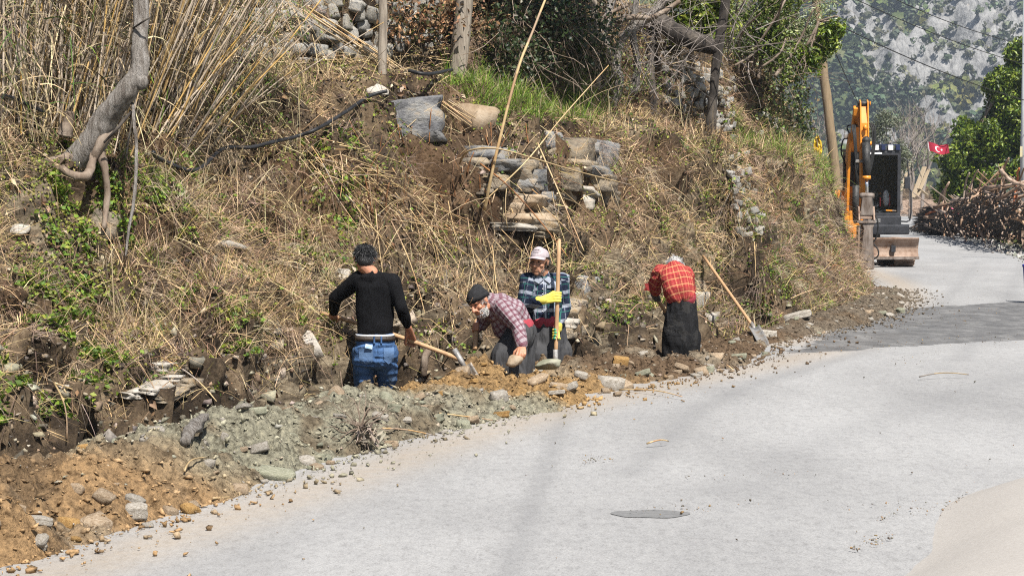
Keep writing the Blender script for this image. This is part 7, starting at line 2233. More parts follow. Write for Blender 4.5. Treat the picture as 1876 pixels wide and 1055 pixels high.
def vine_tree():
    b = hit(1125, 190); Y = b.y
    t = thing('vine_thicket', 'tangle of twisted grey vine trunks beside the slim pole', 'vine', b, world=True)
    k = Y / 3648
    limb('trunk', [at(1108, 205, Y), at(1105, 150, Y), at(1112, 100, Y - .1), at(1108, 50, Y), at(1130, -20, Y + .2)], [10 * k, 8 * k, 8 * k, 8 * k, 6 * k], 0, m_bark_grey, t, 10, 0.15, 1)
    limb('trunk', [at(1122, 200, Y), at(1135, 150, Y - .1), at(1128, 110, Y), at(1150, 60, Y), at(1205, 20, Y), at(1225, -30, Y)], [8 * k, 8 * k, 9 * k, 8 * k, 9 * k, 9 * k], 0, m_bark_grey, t, 10, 0.15, 2)
    limb('trunk', [at(1160, 170, Y + .3), at(1168, 120, Y + .2), at(1160, 60, Y), at(1170, -30, Y)], [8 * k, 7 * k, 6 * k, 5 * k], 0, m_bark_grey, t, 9, 0.12, 3)
    limb('branch', [at(1120, 40, Y - .2), at(1160, 32, Y - .2), at(1200, 30, Y - .1), at(1245, 2, Y)], [5 * k, 5 * k, 5 * k, 4 * k], 0, m_bark_brown, t, 8, 0.1, 4)
    limb('branch', [at(1110, 95, Y - .2), at(1090, 60, Y - .3), at(1120, 25, Y - .3), at(1150, 10, Y - .3)], [4 * k, 4 * k, 4 * k, 3 * k], 0, m_bark_brown, t, 8, 0.1, 5)
    tangle('twigs', t, 170, 1075, 1260, -10, 190, Y - .1, 6, 0.005, m_bark_far)
    leaves_on('leaves', t, [at(1090 + 60 * math.sin(i * 2.1), 90 + i * 7, Y - .2) for i in range(16)] + [at(1190, 150, Y)], 900, 0.05, [(.09, .14, .03), (.13, .18, .04), (.2, .2, .06)], 7, (.35, .25, .2))
vine_tree()
def dark_tree():
    b = hit(1302, 245); Y = b.y - .1
    t = thing('dark_tree', 'dark trunk with a heavy limb reaching back over the stone wall', 'tree', b, world=True)
    k = Y / 3648
    limb('trunk', [at(1300, 262, Y), at(1304, 200, Y), at(1310, 140, Y), at(1316, 90, Y), at(1326, 30, Y), at(1335, -40, Y)], [10 * k, 9 * k, 8 * k, 9 * k, 9 * k, 8 * k], 0, m_bark_dark, t, 12, 0.1, 1)
    limb('limb', [at(1316, 92, Y), at(1280, 78, Y + .1), at(1240, 62, Y + .2), at(1200, 35, Y + .3), at(1150, 25, Y + .4)], [10 * k, 17 * k, 18 * k, 15 * k, 12 * k], 0, m_bark_dark, t, 12, 0.12, 2)
    b2 = at(1196, 205, Y + .2)
    limb('trunk', [at(1198, 240, Y + .2), at(1194, 160, Y + .2), at(1192, 90, Y + .3), at(1205, 40, Y + .3)], [9 * k, 8 * k, 7 * k, 6 * k], 0, m_bark_dark, t, 10, 0.1, 3)
    tangle('twigs', t, 70, 1150, 1400, 40, 120, Y, 9, 0.006, m_bark_far, 0.15, (0.6, 1.6))
dark_tree()
def crown_tree(name, label, base_px, trunk_pts, crown, Y, nleaf, size, cols, seed, bark, asp=0.35, tw=220, spread=0.32, cat='tree', r=0.06):
    """trunk, limbs up into the crown, many small leaves round the limb ends"""
    rs = np.random.default_rng(seed)
    b = at(*base_px, Y)
    t = thing(name, label, cat, b, world=True)
    k = Y / 3648
    limb('trunk', [at(x, y, Y + dy) for x, y, dy in trunk_pts], r, r * 0.5, bark, t, 10, 0.12, seed)
    top = [at(x, y, Y + dy) for x, y, dy in trunk_pts[len(trunk_pts) // 2:]]
    C_ = []
    for x, y, dy, rad in crown:
        for q in range(max(3, int(rad * 6))):
            d = Vector(rs.normal(size=3)).normalized() * rad * rs.uniform(0.3, 1.0)
            C_.append(at(x, y, Y + dy) + d)
    for i, (x, y, dy, rad) in enumerate(crown):
        s = top[rs.integers(0, len(top))]
        e = at(x, y, Y + dy)
        limb('branch', [s, s.lerp(e, .5) + Vector(rs.normal(size=3)) * .15, e], r * 0.45, r * 0.12, bark, t, 6, 0.08, i)
    mb = MB()
    for q in C_[:tw]:
        n_ = crown[rs.integers(0, len(crown))]
        e = at(n_[0], n_[1], Y + n_[2])
        e = min((at(c_[0], c_[1], Y + c_[2]) for c_ in crown), key=lambda z: (z - q).length)
        mb.tube([e, e.lerp(q, .5) + Vector(rs.normal(size=3)) * .06, q], [r * .10, r * .07, r * .03], 4, caps=False)
    o = mb.build('twigs', bark, t); o['kind'] = 'stuff'
    leaves_on('crown', t, C_, nleaf, size, cols, seed + 1, (spread,) * 3, asp)
    return t
OLIVE = [(.20, .24, .09), (.30, .34, .17), (.40, .43, .27), (.14, .18, .05)]
LAUREL = [(.07, .12, .012), (.15, .21, .02), (.23, .29, .035), (.045, .075, .012)]
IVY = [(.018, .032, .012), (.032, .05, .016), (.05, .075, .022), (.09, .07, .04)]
Yo = 32.0
crown_tree('olive_tree', 'leafy grey-green olive tree overhanging the upper terrace', (1370, 140),
           [(1370, 150, 0), (1385, 100, 0), (1400, 50, 0), (1405, 0, 0)],
           [(1420, 20, 0, .45), (1450, 60, .1, .45), (1480, 40, 0, .4), (1440, 110, 0, .3), (1470, 5, .3, .5), (1400, 40, .3, .4), (1500, 90, 0, .2), (1350, 25, .1, .35), (1380, 90, .1, .3), (1330, 60, .2, .3), (1400, 120, -.1, .3), (1430, -40, 0, .5), (1490, -30, 0, .5), (1465, 95, -.1, .3)], Yo, 12000, 0.075, OLIVE, 5, m_bark_brown, 0.28)
crown_tree('broadleaf_branch_tree', 'glossy green tree branch hanging over the mountain view', (1445, 150),
           [(1430, 170, .2), (1450, 120, .1), (1480, 80, 0), (1500, 40, 0)],
           [(1520, 65, 0, .16), (1500, 105, 0, .18), (1480, 125, 0, .16), (1450, 140, 0, .16), (1515, 85, 0, .12), (1535, 58, 0, .10), (1465, 100, 0, .2)], Yo - .5, 1900, 0.085, LAUREL, 15, m_bark_brown, 0.42, spread=.16, r=0.035)
crown_tree('citrus_tree', 'yellow-green leaved tree among dry sticks above the dark limb', (1270, 120),
           [(1270, 130, .4), (1265, 60, .3), (1275, 0, .2), (1270, -60, .2)],
           [(1270, 20, 0, .22), (1300, 5, 0, .25), (1250, 45, 0, .2), (1290, 50, 0, .18), (1310, -30, 0, .3), (1240, -20, 0, .3), (1320, 40, .2, .2)], 28.0, 3200, 0.11, [(.10, .15, .015), (.17, .22, .03), (.23, .25, .04)], 25, m_bark_brown, 0.35, spread=.2, r=0.04)
def stick_thicket():
    t = thing('dry_shrub', 'dense thicket of bare leaning stems between the olive and the dark trunk', 'shrub', at(1380, 130, 30.5), world=True)
    rs = np.random.default_rng(3)
    for i in range(16):
        x = 1335 + rs.uniform(0, 90); q = at(x, 120 + rs.uniform(-10, 25), 30.5 + rs.normal() * .2)
        e = at(x + rs.uniform(-20, 90), rs.uniform(-40, 30), 30.5 + rs.normal() * .3)
        limb('stem', [q, q.lerp(e, .5) + Vector(rs.normal(size=3)) * .12, e], 0.03 * rs.uniform(.6, 1.2), 0.012, m_bark_brown, t, 6, 0.1, i)
    tangle('twigs', t, 150, 1320, 1480, -10, 150, 30.9, 4, 0.006, m_bark_brown, 0.2, (0.4, 1.3), .3)
    leaves_on('leaves', t, [at(1345 + rs.uniform(0, 110), rs.uniform(-20, 115), 30.4) for _ in range(50)], 3600, 0.065, [(.09, .14, .02), (.15, .20, .03), (.20, .24, .06), (.05, .08, .02)], 5, (.22,) * 3, .5)
stick_thicket()
# ivy curtain on the shaded wall above the grassy terrace
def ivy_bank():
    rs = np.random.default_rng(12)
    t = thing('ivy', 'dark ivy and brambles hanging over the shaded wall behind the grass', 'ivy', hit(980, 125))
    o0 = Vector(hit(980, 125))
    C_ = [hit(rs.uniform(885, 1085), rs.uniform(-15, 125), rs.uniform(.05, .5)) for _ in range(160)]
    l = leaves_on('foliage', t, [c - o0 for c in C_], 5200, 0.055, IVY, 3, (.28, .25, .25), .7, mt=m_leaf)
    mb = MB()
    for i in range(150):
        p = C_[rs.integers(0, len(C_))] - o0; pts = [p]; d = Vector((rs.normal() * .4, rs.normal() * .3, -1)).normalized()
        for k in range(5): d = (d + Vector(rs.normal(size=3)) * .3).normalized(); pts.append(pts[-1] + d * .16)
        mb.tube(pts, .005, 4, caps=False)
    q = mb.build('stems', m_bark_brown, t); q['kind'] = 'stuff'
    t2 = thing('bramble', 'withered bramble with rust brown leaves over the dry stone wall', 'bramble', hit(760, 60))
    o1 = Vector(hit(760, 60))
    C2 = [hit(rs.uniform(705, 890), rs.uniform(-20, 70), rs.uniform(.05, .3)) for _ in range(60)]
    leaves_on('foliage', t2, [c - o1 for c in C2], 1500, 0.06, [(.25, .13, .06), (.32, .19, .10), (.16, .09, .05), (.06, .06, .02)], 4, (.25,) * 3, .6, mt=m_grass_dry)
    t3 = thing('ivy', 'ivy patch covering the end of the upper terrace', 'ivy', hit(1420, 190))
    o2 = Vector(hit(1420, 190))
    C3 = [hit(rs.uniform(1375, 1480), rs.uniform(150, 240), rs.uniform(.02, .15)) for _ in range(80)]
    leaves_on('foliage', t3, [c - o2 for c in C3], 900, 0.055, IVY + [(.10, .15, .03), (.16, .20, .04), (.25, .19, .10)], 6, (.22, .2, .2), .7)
ivy_bank()
crown_tree('conifer_shrub', 'small dark bushy shrub on the silhouette below the olive', (1460, 230), [(1462, 260, 0), (1462, 220, 0), (1464, 180, 0)], [(1462, 235, 0, .18), (1466, 205, 0, .18), (1460, 180, 0, .15), (1470, 250, 0, .15)], 33.5, 1100, 0.06,
           [(.03, .045, .02), (.06, .08, .03)], 55, m_bark_dark, 0.3, spread=.16, cat='shrub', r=0.03)

def shade_tree():
    rs = np.random.default_rng(91)
    c = hit(985, 60); b = hit(1062, 128)
    t = thing('evergreen_tree', 'tall evergreen rising out of the picture behind the slim pole', 'tree', b, world=True)
    q = Vector(c) + sdir * 3.6
    C_ = [q + Vector((rs.uniform(-2.6, 1.3), rs.uniform(-.5, .7), rs.uniform(-.2, .9))) for _ in range(120)]
    limb('trunk', [b + Vector((0, .3, -.2)), b + Vector((.05, .4, 1.5)), q + Vector((.4, .3, -.8)), q], .12, .06, m_bark_dark, t, 10, .1, 4)
    for i in range(10): limb('branch', [q + Vector((.2, .2, -.5)), q.lerp(C_[i * 9], .6), C_[i * 9]], .05, .015, m_bark_dark, t, 6, .1, i)
    leaves_on('crown', t, C_, 9000, .10, LAUREL, 92, (.42, .4, .3), .5)
shade_tree()

# ---- brush standing on the far end of the bank, softening its outline
def far_brush():
    rs = np.random.default_rng(31)
    P, N_, x, y, v = scatter(60000, rs, 0.1, 4.0)
    ok = (P[:, 1] > 24) & (x > 1180) & (rs.uniform(0, 1, len(P)) < 0.8)
    P, N_, x, y = P[ok], N_[ok], x[ok], y[ok]; n = len(P)
    D = unit(N_ * 0.8 + np.array([0.1, 0, 0.7]) + rs.normal(size=(n, 3)) * 0.55)
    c = palette([(.22, .15, .10), (.30, .22, .15), (.17, .11, .075), (.26, .15, .08), (.36, .28, .19)], n, rs, .3)
    g_ = (rs.uniform(0, 1, n) < 0.55 * sstep(0.0, 0.35, fbm(P * 1.1 + 5, 2)))[:, None]
    c = np.where(g_, palette([(.10, .12, .03), (.15, .17, .04), (.20, .19, .05)], n, rs), c)
    L = rs.gamma(3.2, 0.075, n).clip(.08, .75)
    vv = blades(P, D, L, rs.uniform(.006, .012, n), rs.uniform(.1, .8, n), c, rs)
    V, F, C_ = join([vv])
    tag(link('brush_cover', mesh_np('brush_cover', V, F, col=C_), m_grass_dry), 'shaggy red-brown brush covering the far end of the bank', 'brush', kind='stuff')
far_brush()

# ---- utility pole, street pole, wires
Yp = 47.0
t = thing('utility_pole', 'leaning brown wooden utility pole behind the bank', 'utility pole', at(1545, 440, Yp), world=True)
limb('shaft', [at(1546, 460, Yp), at(1526, 280, Yp), at(1508, 120, Yp), at(1492, -30, Yp), at(1484, -110, Yp)], 0.12, 0.09, m_pole_wood, t, 12, 0.02, 1)
mb = MB(); mb.box(at(1487, -70, Yp), (1.2, 0.10, 0.10)); mb.build('crossarm', m_pole_wood, t)
for dx in (-40, 0, 45):
    mb = MB(); mb.tube([at(1487 + dx, -74, Yp), at(1487 + dx, -82, Yp)], 0.04, 8); mb.build('insulator', m_whitep, t)
Ym = 63.0
m_galv = mat('galvanised_steel', [(0.50, 0.505, 0.51), (0.60, 0.605, 0.61)], 1.5, 0.5, 0.05)
t = thing('street_pole', 'light grey galvanised pole standing behind the branch heap', 'pole', at(1876, 372, Ym), world=True)
mb = MB(); q0 = at(1877, 400, Ym); mb.tube([Vector((q0.x, q0.y, -0.1)), Vector((q0.x, q0.y, 3)), Vector((q0.x, q0.y, 9.5))], [0.165, 0.155, 0.12], 20); mb.build('shaft', m_galv, t, True)
mb = MB(); mb.box(at(1871, 278, Ym - .17), (0.08, 0.01, 0.33)); mb.build('sticker', mat('faded_yellow_label', [(0.5, 0.42, 0.18), (0.45, 0.42, 0.36)], 20, 0.7, 0), t)
m_wire = mat('black_wire', [(0.02, 0.02, 0.022)], 5, 0.6, 0)
def wire(a, b_, sag, label, r=0.011):
    a, b_ = Vector(a), Vector(b_)
    pts = [a.lerp(b_, k / 16) - Vector((0, 0, sag * 4 * (k / 16) * (1 - k / 16))) for k in range(17)]
    mb = MB(); mb.tube(pts, r, 5); o = mb.build('overhead_wire', m_wire, None, True)
    tag(o, label, 'wire')
wire(at(1487, -82, Yp), at(1960, 95, 62), 0.42, 'uppermost overhead wire crossing in front of the mountain')
wire(at(1450, -60, Yp), at(1960, 138, 62), 0.30, 'middle overhead wire crossing in front of the mountain')
wire(at(1500, 28, Yp), at(1960, 205, 62), 0.25, 'lowest overhead wire reaching down to the leafy laurel', 0.014)
wire(at(1515, 60, Yp), at(1577, 200, 52), 0.03, 'short steep stay wire falling behind the excavator arm', 0.012)

# ---- trees and shrubs beyond the excavator
def bare_tree(label, px, py, Y, h, seed, m, spread=0.5, depth=5, r0=0.07, lean=0.0):
    rs = random.Random(seed)
    b = at(px, py, Y)
    t = thing('bare_tree', label, 'tree', b)
    trunk, twigs = MB(), MB()
    def grow(p, d, L, r, lev):
        q = p; pts = [p]
        for k in range(3):
            d = (d + Vector((rs.gauss(0, .13), rs.gauss(0, .13), rs.gauss(0.05, .08)))).normalized()
            q = q + d * L / 3; pts.append(q)
        (trunk if lev < 2 else twigs).tube(pts, [r, r * .9, r * .78, r * .62], 6 if lev < 2 else 4, caps=False)
        if lev >= depth: return
        for _ in range(3 if lev else 4):
            e = (d + Vector((rs.gauss(0, spread), rs.gauss(0, spread), rs.gauss(.15, spread * .6)))).normalized()
            grow(pts[rs.choice((2, 3, 3))], e, L * rs.uniform(.55, .82), r * .58, lev + 1)
    grow(Vector((0, 0, 0)), Vector((lean, 0, 1)), h * .33, r0, 0)
    trunk.build('trunk', m, t); tw = twigs.build('twigs', m, t); tw['kind'] = 'stuff'
    return t
bare_tree('bare grey branching tree behind the excavator cab', 1668, 400, 92, 5.4, 4, m_bark_far, .45, 5, .10)
bare_tree('taller bare tree with thin twigs between the cab and the flag', 1690, 392, 100, 6.2, 8, m_bark_far, .42, 5, .10)
bare_tree('small bare sapling beside the red flag', 1652, 385, 85, 3.6, 9, m_bark_far, .5, 4, .07)
bare_tree('thin dark bare tree beside the leaning utility pole', 1476, 330, 49, 2.6, 12, m_bark_dark, .4, 4, .045)
bare_tree('second thin bare sapling behind the bank at the utility pole', 1500, 345, 52, 2.2, 14, m_bark_far, .45, 4, .04)
crown_tree('olive_tree', 'pale silvery olive tree behind the excavator cab', (1630, 400), [(1632, 420, 0), (1630, 340, 0), (1628, 270, 0)],
           [(1620, 250, 0, .6), (1635, 280, 0, .7), (1612, 300, 0, .6), (1645, 310, 0, .7), (1625, 225, 0, .35), (1660, 290, 0, .4)], 80, 5200, 0.13, [(.15, .165, .11), (.22, .24, .17), (.10, .115, .06)], 65, m_bark_far, 0.3, spread=.42, r=.09)
crown_tree('laurel_tree', 'dense dark green laurel tree behind the branch heap', (1800, 360), [(1805, 380, 0), (1808, 320, 0), (1815, 250, 0), (1830, 160, 0)],
           [(1765, 300, 0, 1.2), (1805, 275, -.3, 1.4), (1795, 225, 0, 1.0), (1830, 210, -.2, 1.3), (1850, 260, -.4, 1.4), (1860, 170, 0, 1.0), (1842, 150, 0, .7), (1866, 110, 0, .55), (1775, 250, .2, .6), (1760, 325, 0, .6), (1825, 315, -.5, 1.0), (1885, 230, 0, 1.3), (1895, 140, .3, 1.0), (1885, 310, 0, 1.1),
            (1738, 345, .2, .4), (1780, 330, -.4, .6), (1745, 300, .3, .35), (1822, 160, 0, .45), (1868, 92, 0, .25), (1862, 215, -.3, 1.0), (1845, 185, -.2, .8), (1872, 150, -.2, .7), (1868, 290, -.5, 1.1), (1850, 130, 0, .5)], 85, 38000, 0.22, LAUREL, 75, m_bark_brown, 0.42, tw=400, spread=.5, r=.15)

# ---- flag on a cord
def flag():
    c = at(1720, 272, 72); k = 72 / 3648
    W_, H_ = 36 * k, 17 * k
    root = thing('flag', 'small red flag with white crescent and star hanging beside the laurel', 'flag', c, world=True)
    def S(u, v, off=0.0):
        u2 = u * W_; v2 = v * H_
        return c + Vector((u2 + v2 * -.16, 0.05 * math.sin(u * 7) - off, v2 - 0.05 * math.sin(u * 5 + 1) - u2 * .06))
    us, vs = np.linspace(-.5, .5, 15), np.linspace(-.5, .5, 8)
    mred = mat('flag_red', [(0.36, 0.022, 0.05), (0.42, 0.03, 0.06)], 4, 0.7, 0.1)
    o = link('cloth', mesh_np('cloth', np.array([tuple(S(u, v)) for u in us for v in vs]), grid_faces(15, 8), smooth=True), mred, root)
    m1 = MB(); n = 28
    asp = W_ / H_
    outer = [(-.06 + .30 / asp * math.cos(a), .30 * math.sin(a)) for a in np.linspace(R(40), R(320), n)]
    inner = [(-.06 + (.075 + .235 * math.cos(a)) / asp, .235 * math.sin(a)) for a in np.linspace(R(48), R(312), n)]
    V = [S(u, v, .006) for u, v in outer] + [S(u, v, .006) for u, v in inner]
    m1.add(V, [(i, i + 1, n + i + 1, n + i) for i in range(n - 1)]); m1.build('crescent', m_whitep, root)
    m2 = MB(); sp = [(.155 + (.15 if q % 2 == 0 else .06) / asp * math.cos(R(180 + 36 * q)), (.15 if q % 2 == 0 else .06) * math.sin(R(180 + 36 * q))) for q in range(10)]
    m2.add([S(.155, 0, .006)] + [S(u, v, .006) for u, v in sp], [(0, 1 + q, 1 + (q + 1) % 10) for q in range(10)]); m2.build('star', m_whitep, root)
    m3 = MB(); m3.add([S(-.5, .5, .004), S(-.5, -.5, .004), S(-.53, -.5, .004), S(-.53, .5, .004)], [(0, 1, 2, 3)]); m3.build('hem', m_whitep, root)
    m4 = MB(); m4.tube([at(1690, 262, 73), S(-.5, .5), S(0, .5), S(.5, .5), at(1775, 255, 70)], .012, 5); m4.build('cord', m_wire, root)
flag()
# yellow rag on a stick above the brush
yq = at(1498, 300, 40.5)
t = thing('yellow_rag', 'yellow plastic rag tied to a thin stick above the brush', 'rag', yq, world=True)
mb = MB(); V = []
rsf = np.random.default_rng(6)
for i in range(9):
    for kq in range(6):
        w = 0.02 + 0.075 * math.sin(min(i / 6, 1) * math.pi * .8)
        a = (kq / 5 - .5)
        p = at(1497 + i * .3, 250 + i * 5.5, 40.5)
        V.append(p + Vector((a * 2 * w, .05 * math.sin(a * 9 + i), .012 * rsf.normal())))
mb.add(V, grid_faces(9, 6).tolist()); o = mb.build('rag', mat('yellow_plastic', [(0.58, 0.36, 0.02), (0.68, 0.46, 0.04)], 12, 0.5, 0.2), t)
sm = o.modifiers.new('solid', 'SOLIDIFY'); sm.thickness = 0.006
limb('stick', [at(1500, 330, 40.5), at(1498, 270, 40.5), at(1494, 235, 40.5)], .015, .008, m_bark_brown, t, 6)

# ---- branch heap by the road
def stick_mesh(seed, thick, m):
    rs = random.Random(seed); n = 6
    pts = [Vector((0, 0, 0))]
    d = Vector((0, 0, 1))
    for i in range(n):
        d = (d + Vector((rs.gauss(0, .10), rs.gauss(0, .10), 0))).normalized(); pts.append(pts[-1] + d / n)
    mb = MB(); mb.tube(pts, [thick * (1 - .08 * i) * rs.uniform(.9, 1.1) for i in range(n + 1)], 6)
    if seed % 2:
        q = pts[3]; mb.tube([q, q + Vector((rs.gauss(0, .1), rs.gauss(0, .1), .16))], [thick * .6, thick * .3], 5)
    me = mb.mesh('branch', True); me.materials.append(m); return me
m_branch = mat('cut_branch_bark', [(0.14, 0.09, 0.062), (0.28, 0.195, 0.14), (0.42, 0.32, 0.25)], 9, 0.9, 0.5, 30, 0.006, rnd=0.4, hue=0.3)
m_branch_o = mat('peeled_orange_bark', [(0.30, 0.09, 0.035), (0.42, 0.16, 0.07)], 7, 0.8, 0.3, rnd=0.2)
STK = [stick_mesh(i, 0.016, m_branch) for i in range(8)]
STKO = [stick_mesh(i + 20, 0.012, m_branch_o) for i in range(2)]
def branch_heap():
    rs = np.random.default_rng(41)
    # the heap's body: ridge from the road-side toe rising to the far right
    A_, B_ = ground(1752, 424), ground(1935, 458)
    top = at(1893, 345, 49)
    u = (B_ - A_); u.z = 0; L = u.length; u.normalize()
    w = Vector((-u.y, u.x, 0))
    if w.y < 0: w = -w
    for i in range(296):
        s = rs.uniform(-.05, 1.15); f = rs.uniform(0, 1)
        hgt = 1.75 * sstep(-0.1, 0.95, s)
        z = hgt * f ** 0.8
        p = A_ + u * (L * s) + w * (f * 1.5 + rs.uniform(-.12, .25)) + Vector((0, 0, .04 + z))
        ll = rs.uniform(1.2, 3.0)
        an = rs.normal() * .10
        d = (u * math.cos(an) * .93 + w * (.25 + math.sin(an)) * .5 + Vector((0, 0, .20 * (1 - f * .3) + rs.normal() * .04))).normalized()
        if rs.uniform() < .3: d = (w * -.8 + u * .55 + Vector((0, 0, .05))).normalized(); ll *= .6
        p = p - d * ll * .5
        if p.z < .02: p.z = .02
        if (p + d * ll).z < .02: d.z = abs(d.z)
        o_ = rs.uniform() < (.16 if s < .45 else .05)
        o = link('branch', (STKO if o_ else STK)[rs.integers(0, 2 if o_ else 8)])
        aim(o, p, p + d * ll, rs.uniform(1.8, 4.0))
        part = 'low' if f < .33 else ('midway' if f < .7 else 'high')
        end = 'low end by the bundle' if s < .35 else ('middle' if s < .8 else 'tall end by the pole')
        tag(o, '%s %s branch lying %s in the heap, %s' % ('long' if ll > 1.9 else 'short', 'peeled orange' if o_ else 'cut brown', part, end), 'branch', 'branches of the roadside heap')
    V, mb = [], MB()
    for i in range(900):
        s = rs.uniform(0, 1.15); f = rs.uniform(0, 1)
        z = 1.6 * sstep(-0.1, 0.95, s) * f ** .8
        p = A_ + u * (L * s) + w * (f * 1.5 + rs.uniform(.1, .5)) + Vector((0, 0, .03 + z * rs.uniform(.6, 1)))
        d = (u + Vector((0, 0, .18)) + Vector(rs.normal(size=3)) * .10).normalized() * rs.uniform(.5, 1.4)
        mb.tube([p - d * .5, p + Vector(rs.normal(size=3)) * .03, p + d * .5], [.022, .02, .012], 5, caps=True)
    tag(mb.build('brush_twigs', m_bark_dark), 'thin twigs filling the roadside branch heap', 'twigs', kind='stuff')
    a, b_ = ground(1762, 432), ground(1876, 452)
    o = limb('log', [ground(1832, 436, .10), ground(1870, 428, .18), ground(1920, 424, .22)], .085, .075, m_branch, None, 10, 0.06, 5); tag(o, 'thickest pale log at the foot of the branch heap', 'log')
    o = limb('branch', [at(1833, 310, 47.5), at(1850, 330, 47.5), at(1872, 338, 47.3), at(1900, 345, 47)], .05, .04, m_branch, None, 9, 0.1, 6); tag(o, 'thick forked branch sticking up on top of the heap', 'branch')
branch_heap()
# bundle of brushwood tied with pink cord
def bundle():
    rs = np.random.default_rng(51)
    c = ground(1722, 413, .34)
    root = thing('brushwood_bundle', 'round bundle of thin brushwood tied with pink cord at the roadside', 'brushwood', Vector((c.x, c.y, 0)), world=True)
    mb = MB()
    ax = Vector((.35, -1, .05)).normalized(); sx = ax.cross(Vector((0, 0, 1))).normalized(); sz = sx.cross(ax)
    for i in range(620):
        r_ = .52 * math.sqrt(rs.uniform()); a = rs.uniform(0, 6.28)
        o_ = c + Vector((0, 0, .14)) + sx * r_ * math.cos(a) + sz * r_ * math.sin(a) * .86
        L = rs.uniform(.5, 1.0)
        p0 = o_ + ax * (.55 + rs.normal() * .06) + Vector(rs.normal(size=3)) * .02
        p1 = o_ - ax * L + (o_ - c) * .2
        mb.tube([p0, p0.lerp(p1, .5) + Vector(rs.normal(size=3)) * .03, p1], [.011, .013, .008], 4)
    o = mb.build('twigs', m_bark_dark, root); o['kind'] = 'stuff'
    mp = mat('pink_cord', [(0.55, 0.05, 0.16), (0.65, 0.09, 0.22)], 12, 0.7, 0)
    for ph in (0, .05):
        mb = MB(); q = [c + Vector((0, 0, .14)) + ax * (.30 + ph + .03 * math.sin(3 * a)) + sx * .56 * math.cos(a) + sz * .49 * math.sin(a) for a in np.linspace(1.2, 3.9, 18)]
        mb.tube(q, .015, 6); mb.build('cord', mp, root, True)
    mb = MB(); p = c + sx * -.5 + ax * .4 + Vector((0, 0, .2)); mb.tube([p, p + Vector((-.03, -.1, -.18)), p + Vector((.02, -.12, -.34)), p + Vector((-.05, -.14, -.48))], .016, 6); mb.build('cord_end', mp, root, True)
bundle()
# low brush heap, planks, verge grass behind
def far_side():
    rs = np.random.default_rng(61)
    mb = MB()
    for i in range(900):
        p = at(rs.uniform(1645, 1790), 0, 80); s = rs.uniform(0, 1)
        q = ground(1655 + 110 * s, 392 + 8 * s)
        p = q + Vector((rs.normal() * .9, rs.uniform(0, 5), rs.uniform(.02, .85) * (1 - .3 * abs(s - .5))))
        d = Vector((1, rs.normal() * .3, rs.normal() * .12 + .05)).normalized() * rs.uniform(.5, 1.6)
        mb.tube([p - d * .5, p + Vector(rs.normal(size=3)) * .05, p + d * .5], [.016, .015, .008], 4, caps=False)
    tag(mb.build('brushwood_heap', m_branch), 'low flat heap of dry brushwood beyond the excavator', 'brushwood', kind='stuff')
    mpl = mat('raw_plank_wood', [(0.30, 0.23, 0.15), (0.42, 0.34, 0.24)], 5, 0.8, 0.3, stretch=(1, 1, .2), rnd=.15)
    for (x0, y0, x1, y1, lb, w) in ((1672, 362, 1694, 306, 'pale plank propped upright beside the brush heap', .20), (1680, 360, 1702, 310, 'greyer plank propped behind the pale one', .16), (1683, 345, 1698, 357, 'short plank lying at the foot of the propped planks', .14), (1650, 350, 1668, 296, 'thin grey board leaning by the bare tree', .13)):
        a, b_ = at(x0, y0, 84), at(x1, y1, 84.5)
        mb = MB(); mb.box((0, 0, .5), (1, .25, 1)); o = mb.build('plank', mpl); aim(o, a, b_, w); tag(o, lb, 'plank')
    # grass along the verge
    n = 16000
    s = rs.uniform(s_of_Y(38), s_of_Y(110), n); v = -(5.0 + rs.exponential(.9, n))
    B, N = base(s); P = np.c_[B + N * v[:, None], np.full(n, .02)]
    ok = sstep(-.1, .3, fbm(P * .35 + 4, 3)) * np.exp(-((v + 5.2) / 3.0) ** 2) > rs.uniform(0, 1, n) * .8
    P = P[ok]; n = len(P)
    D = unit(np.array([0, 0, 1.0]) + rs.normal(size=(n, 3)) * .5)
    c = palette(GRN + [(.28, .23, .13), (.2, .17, .1)], n, rs)
    V, F, C_ = join([blades(P, D, rs.uniform(.05, .22, n), np.full(n, .022), rs.uniform(0, .6, n), c, rs, seg=2)])
    tag(link('verge_grass', mesh_np('verge_grass', V, F, col=C_), m_grass), 'short grass along the valley side of the road', 'grass', kind='stuff')
    # gravel shoulder
    n = 2600; s = rs.uniform(s_of_Y(46), s_of_Y(100), n); v = -(4.75 + rs.normal(size=n) * .25); B, N = base(s)
    P = np.c_[B + N * v[:, None], np.full(n, .015)]
    crumbs('shoulder_gravel', P, rs.gamma(1.6, .011, n).clip(.004, .05), palette([(.3, .285, .26), (.36, .345, .32), (.22, .2, .17)], n, rs), rs, 'pale gravel along the road shoulder', 'gravel', m_crumb)
far_side()
# blue bin just inside the frame edge
bq = ground(1886, 560)
mb_m = mat('blue_plastic', [(0.02, 0.035, 0.30), (0.03, 0.05, 0.40)], 6, 0.45, 0.1)
bp = at(1891, 520, 30.0)
t = thing('blue_bin', 'dark blue plastic bin cut off by the picture edge', 'bin', (bp.x, 30.0, 0.0))
mb = MB(); mb.tube([(0, 0, 0.02), (0, 0, .12), (0, 0, .56)], [.10, .11, .14], 20); mb.build('tub', mb_m, t, True)
mb = MB(); mb.tube([(0, 0, .54), (0, 0, .58)], [.15, .15], 20); mb.build('rim', mb_m, t, True)

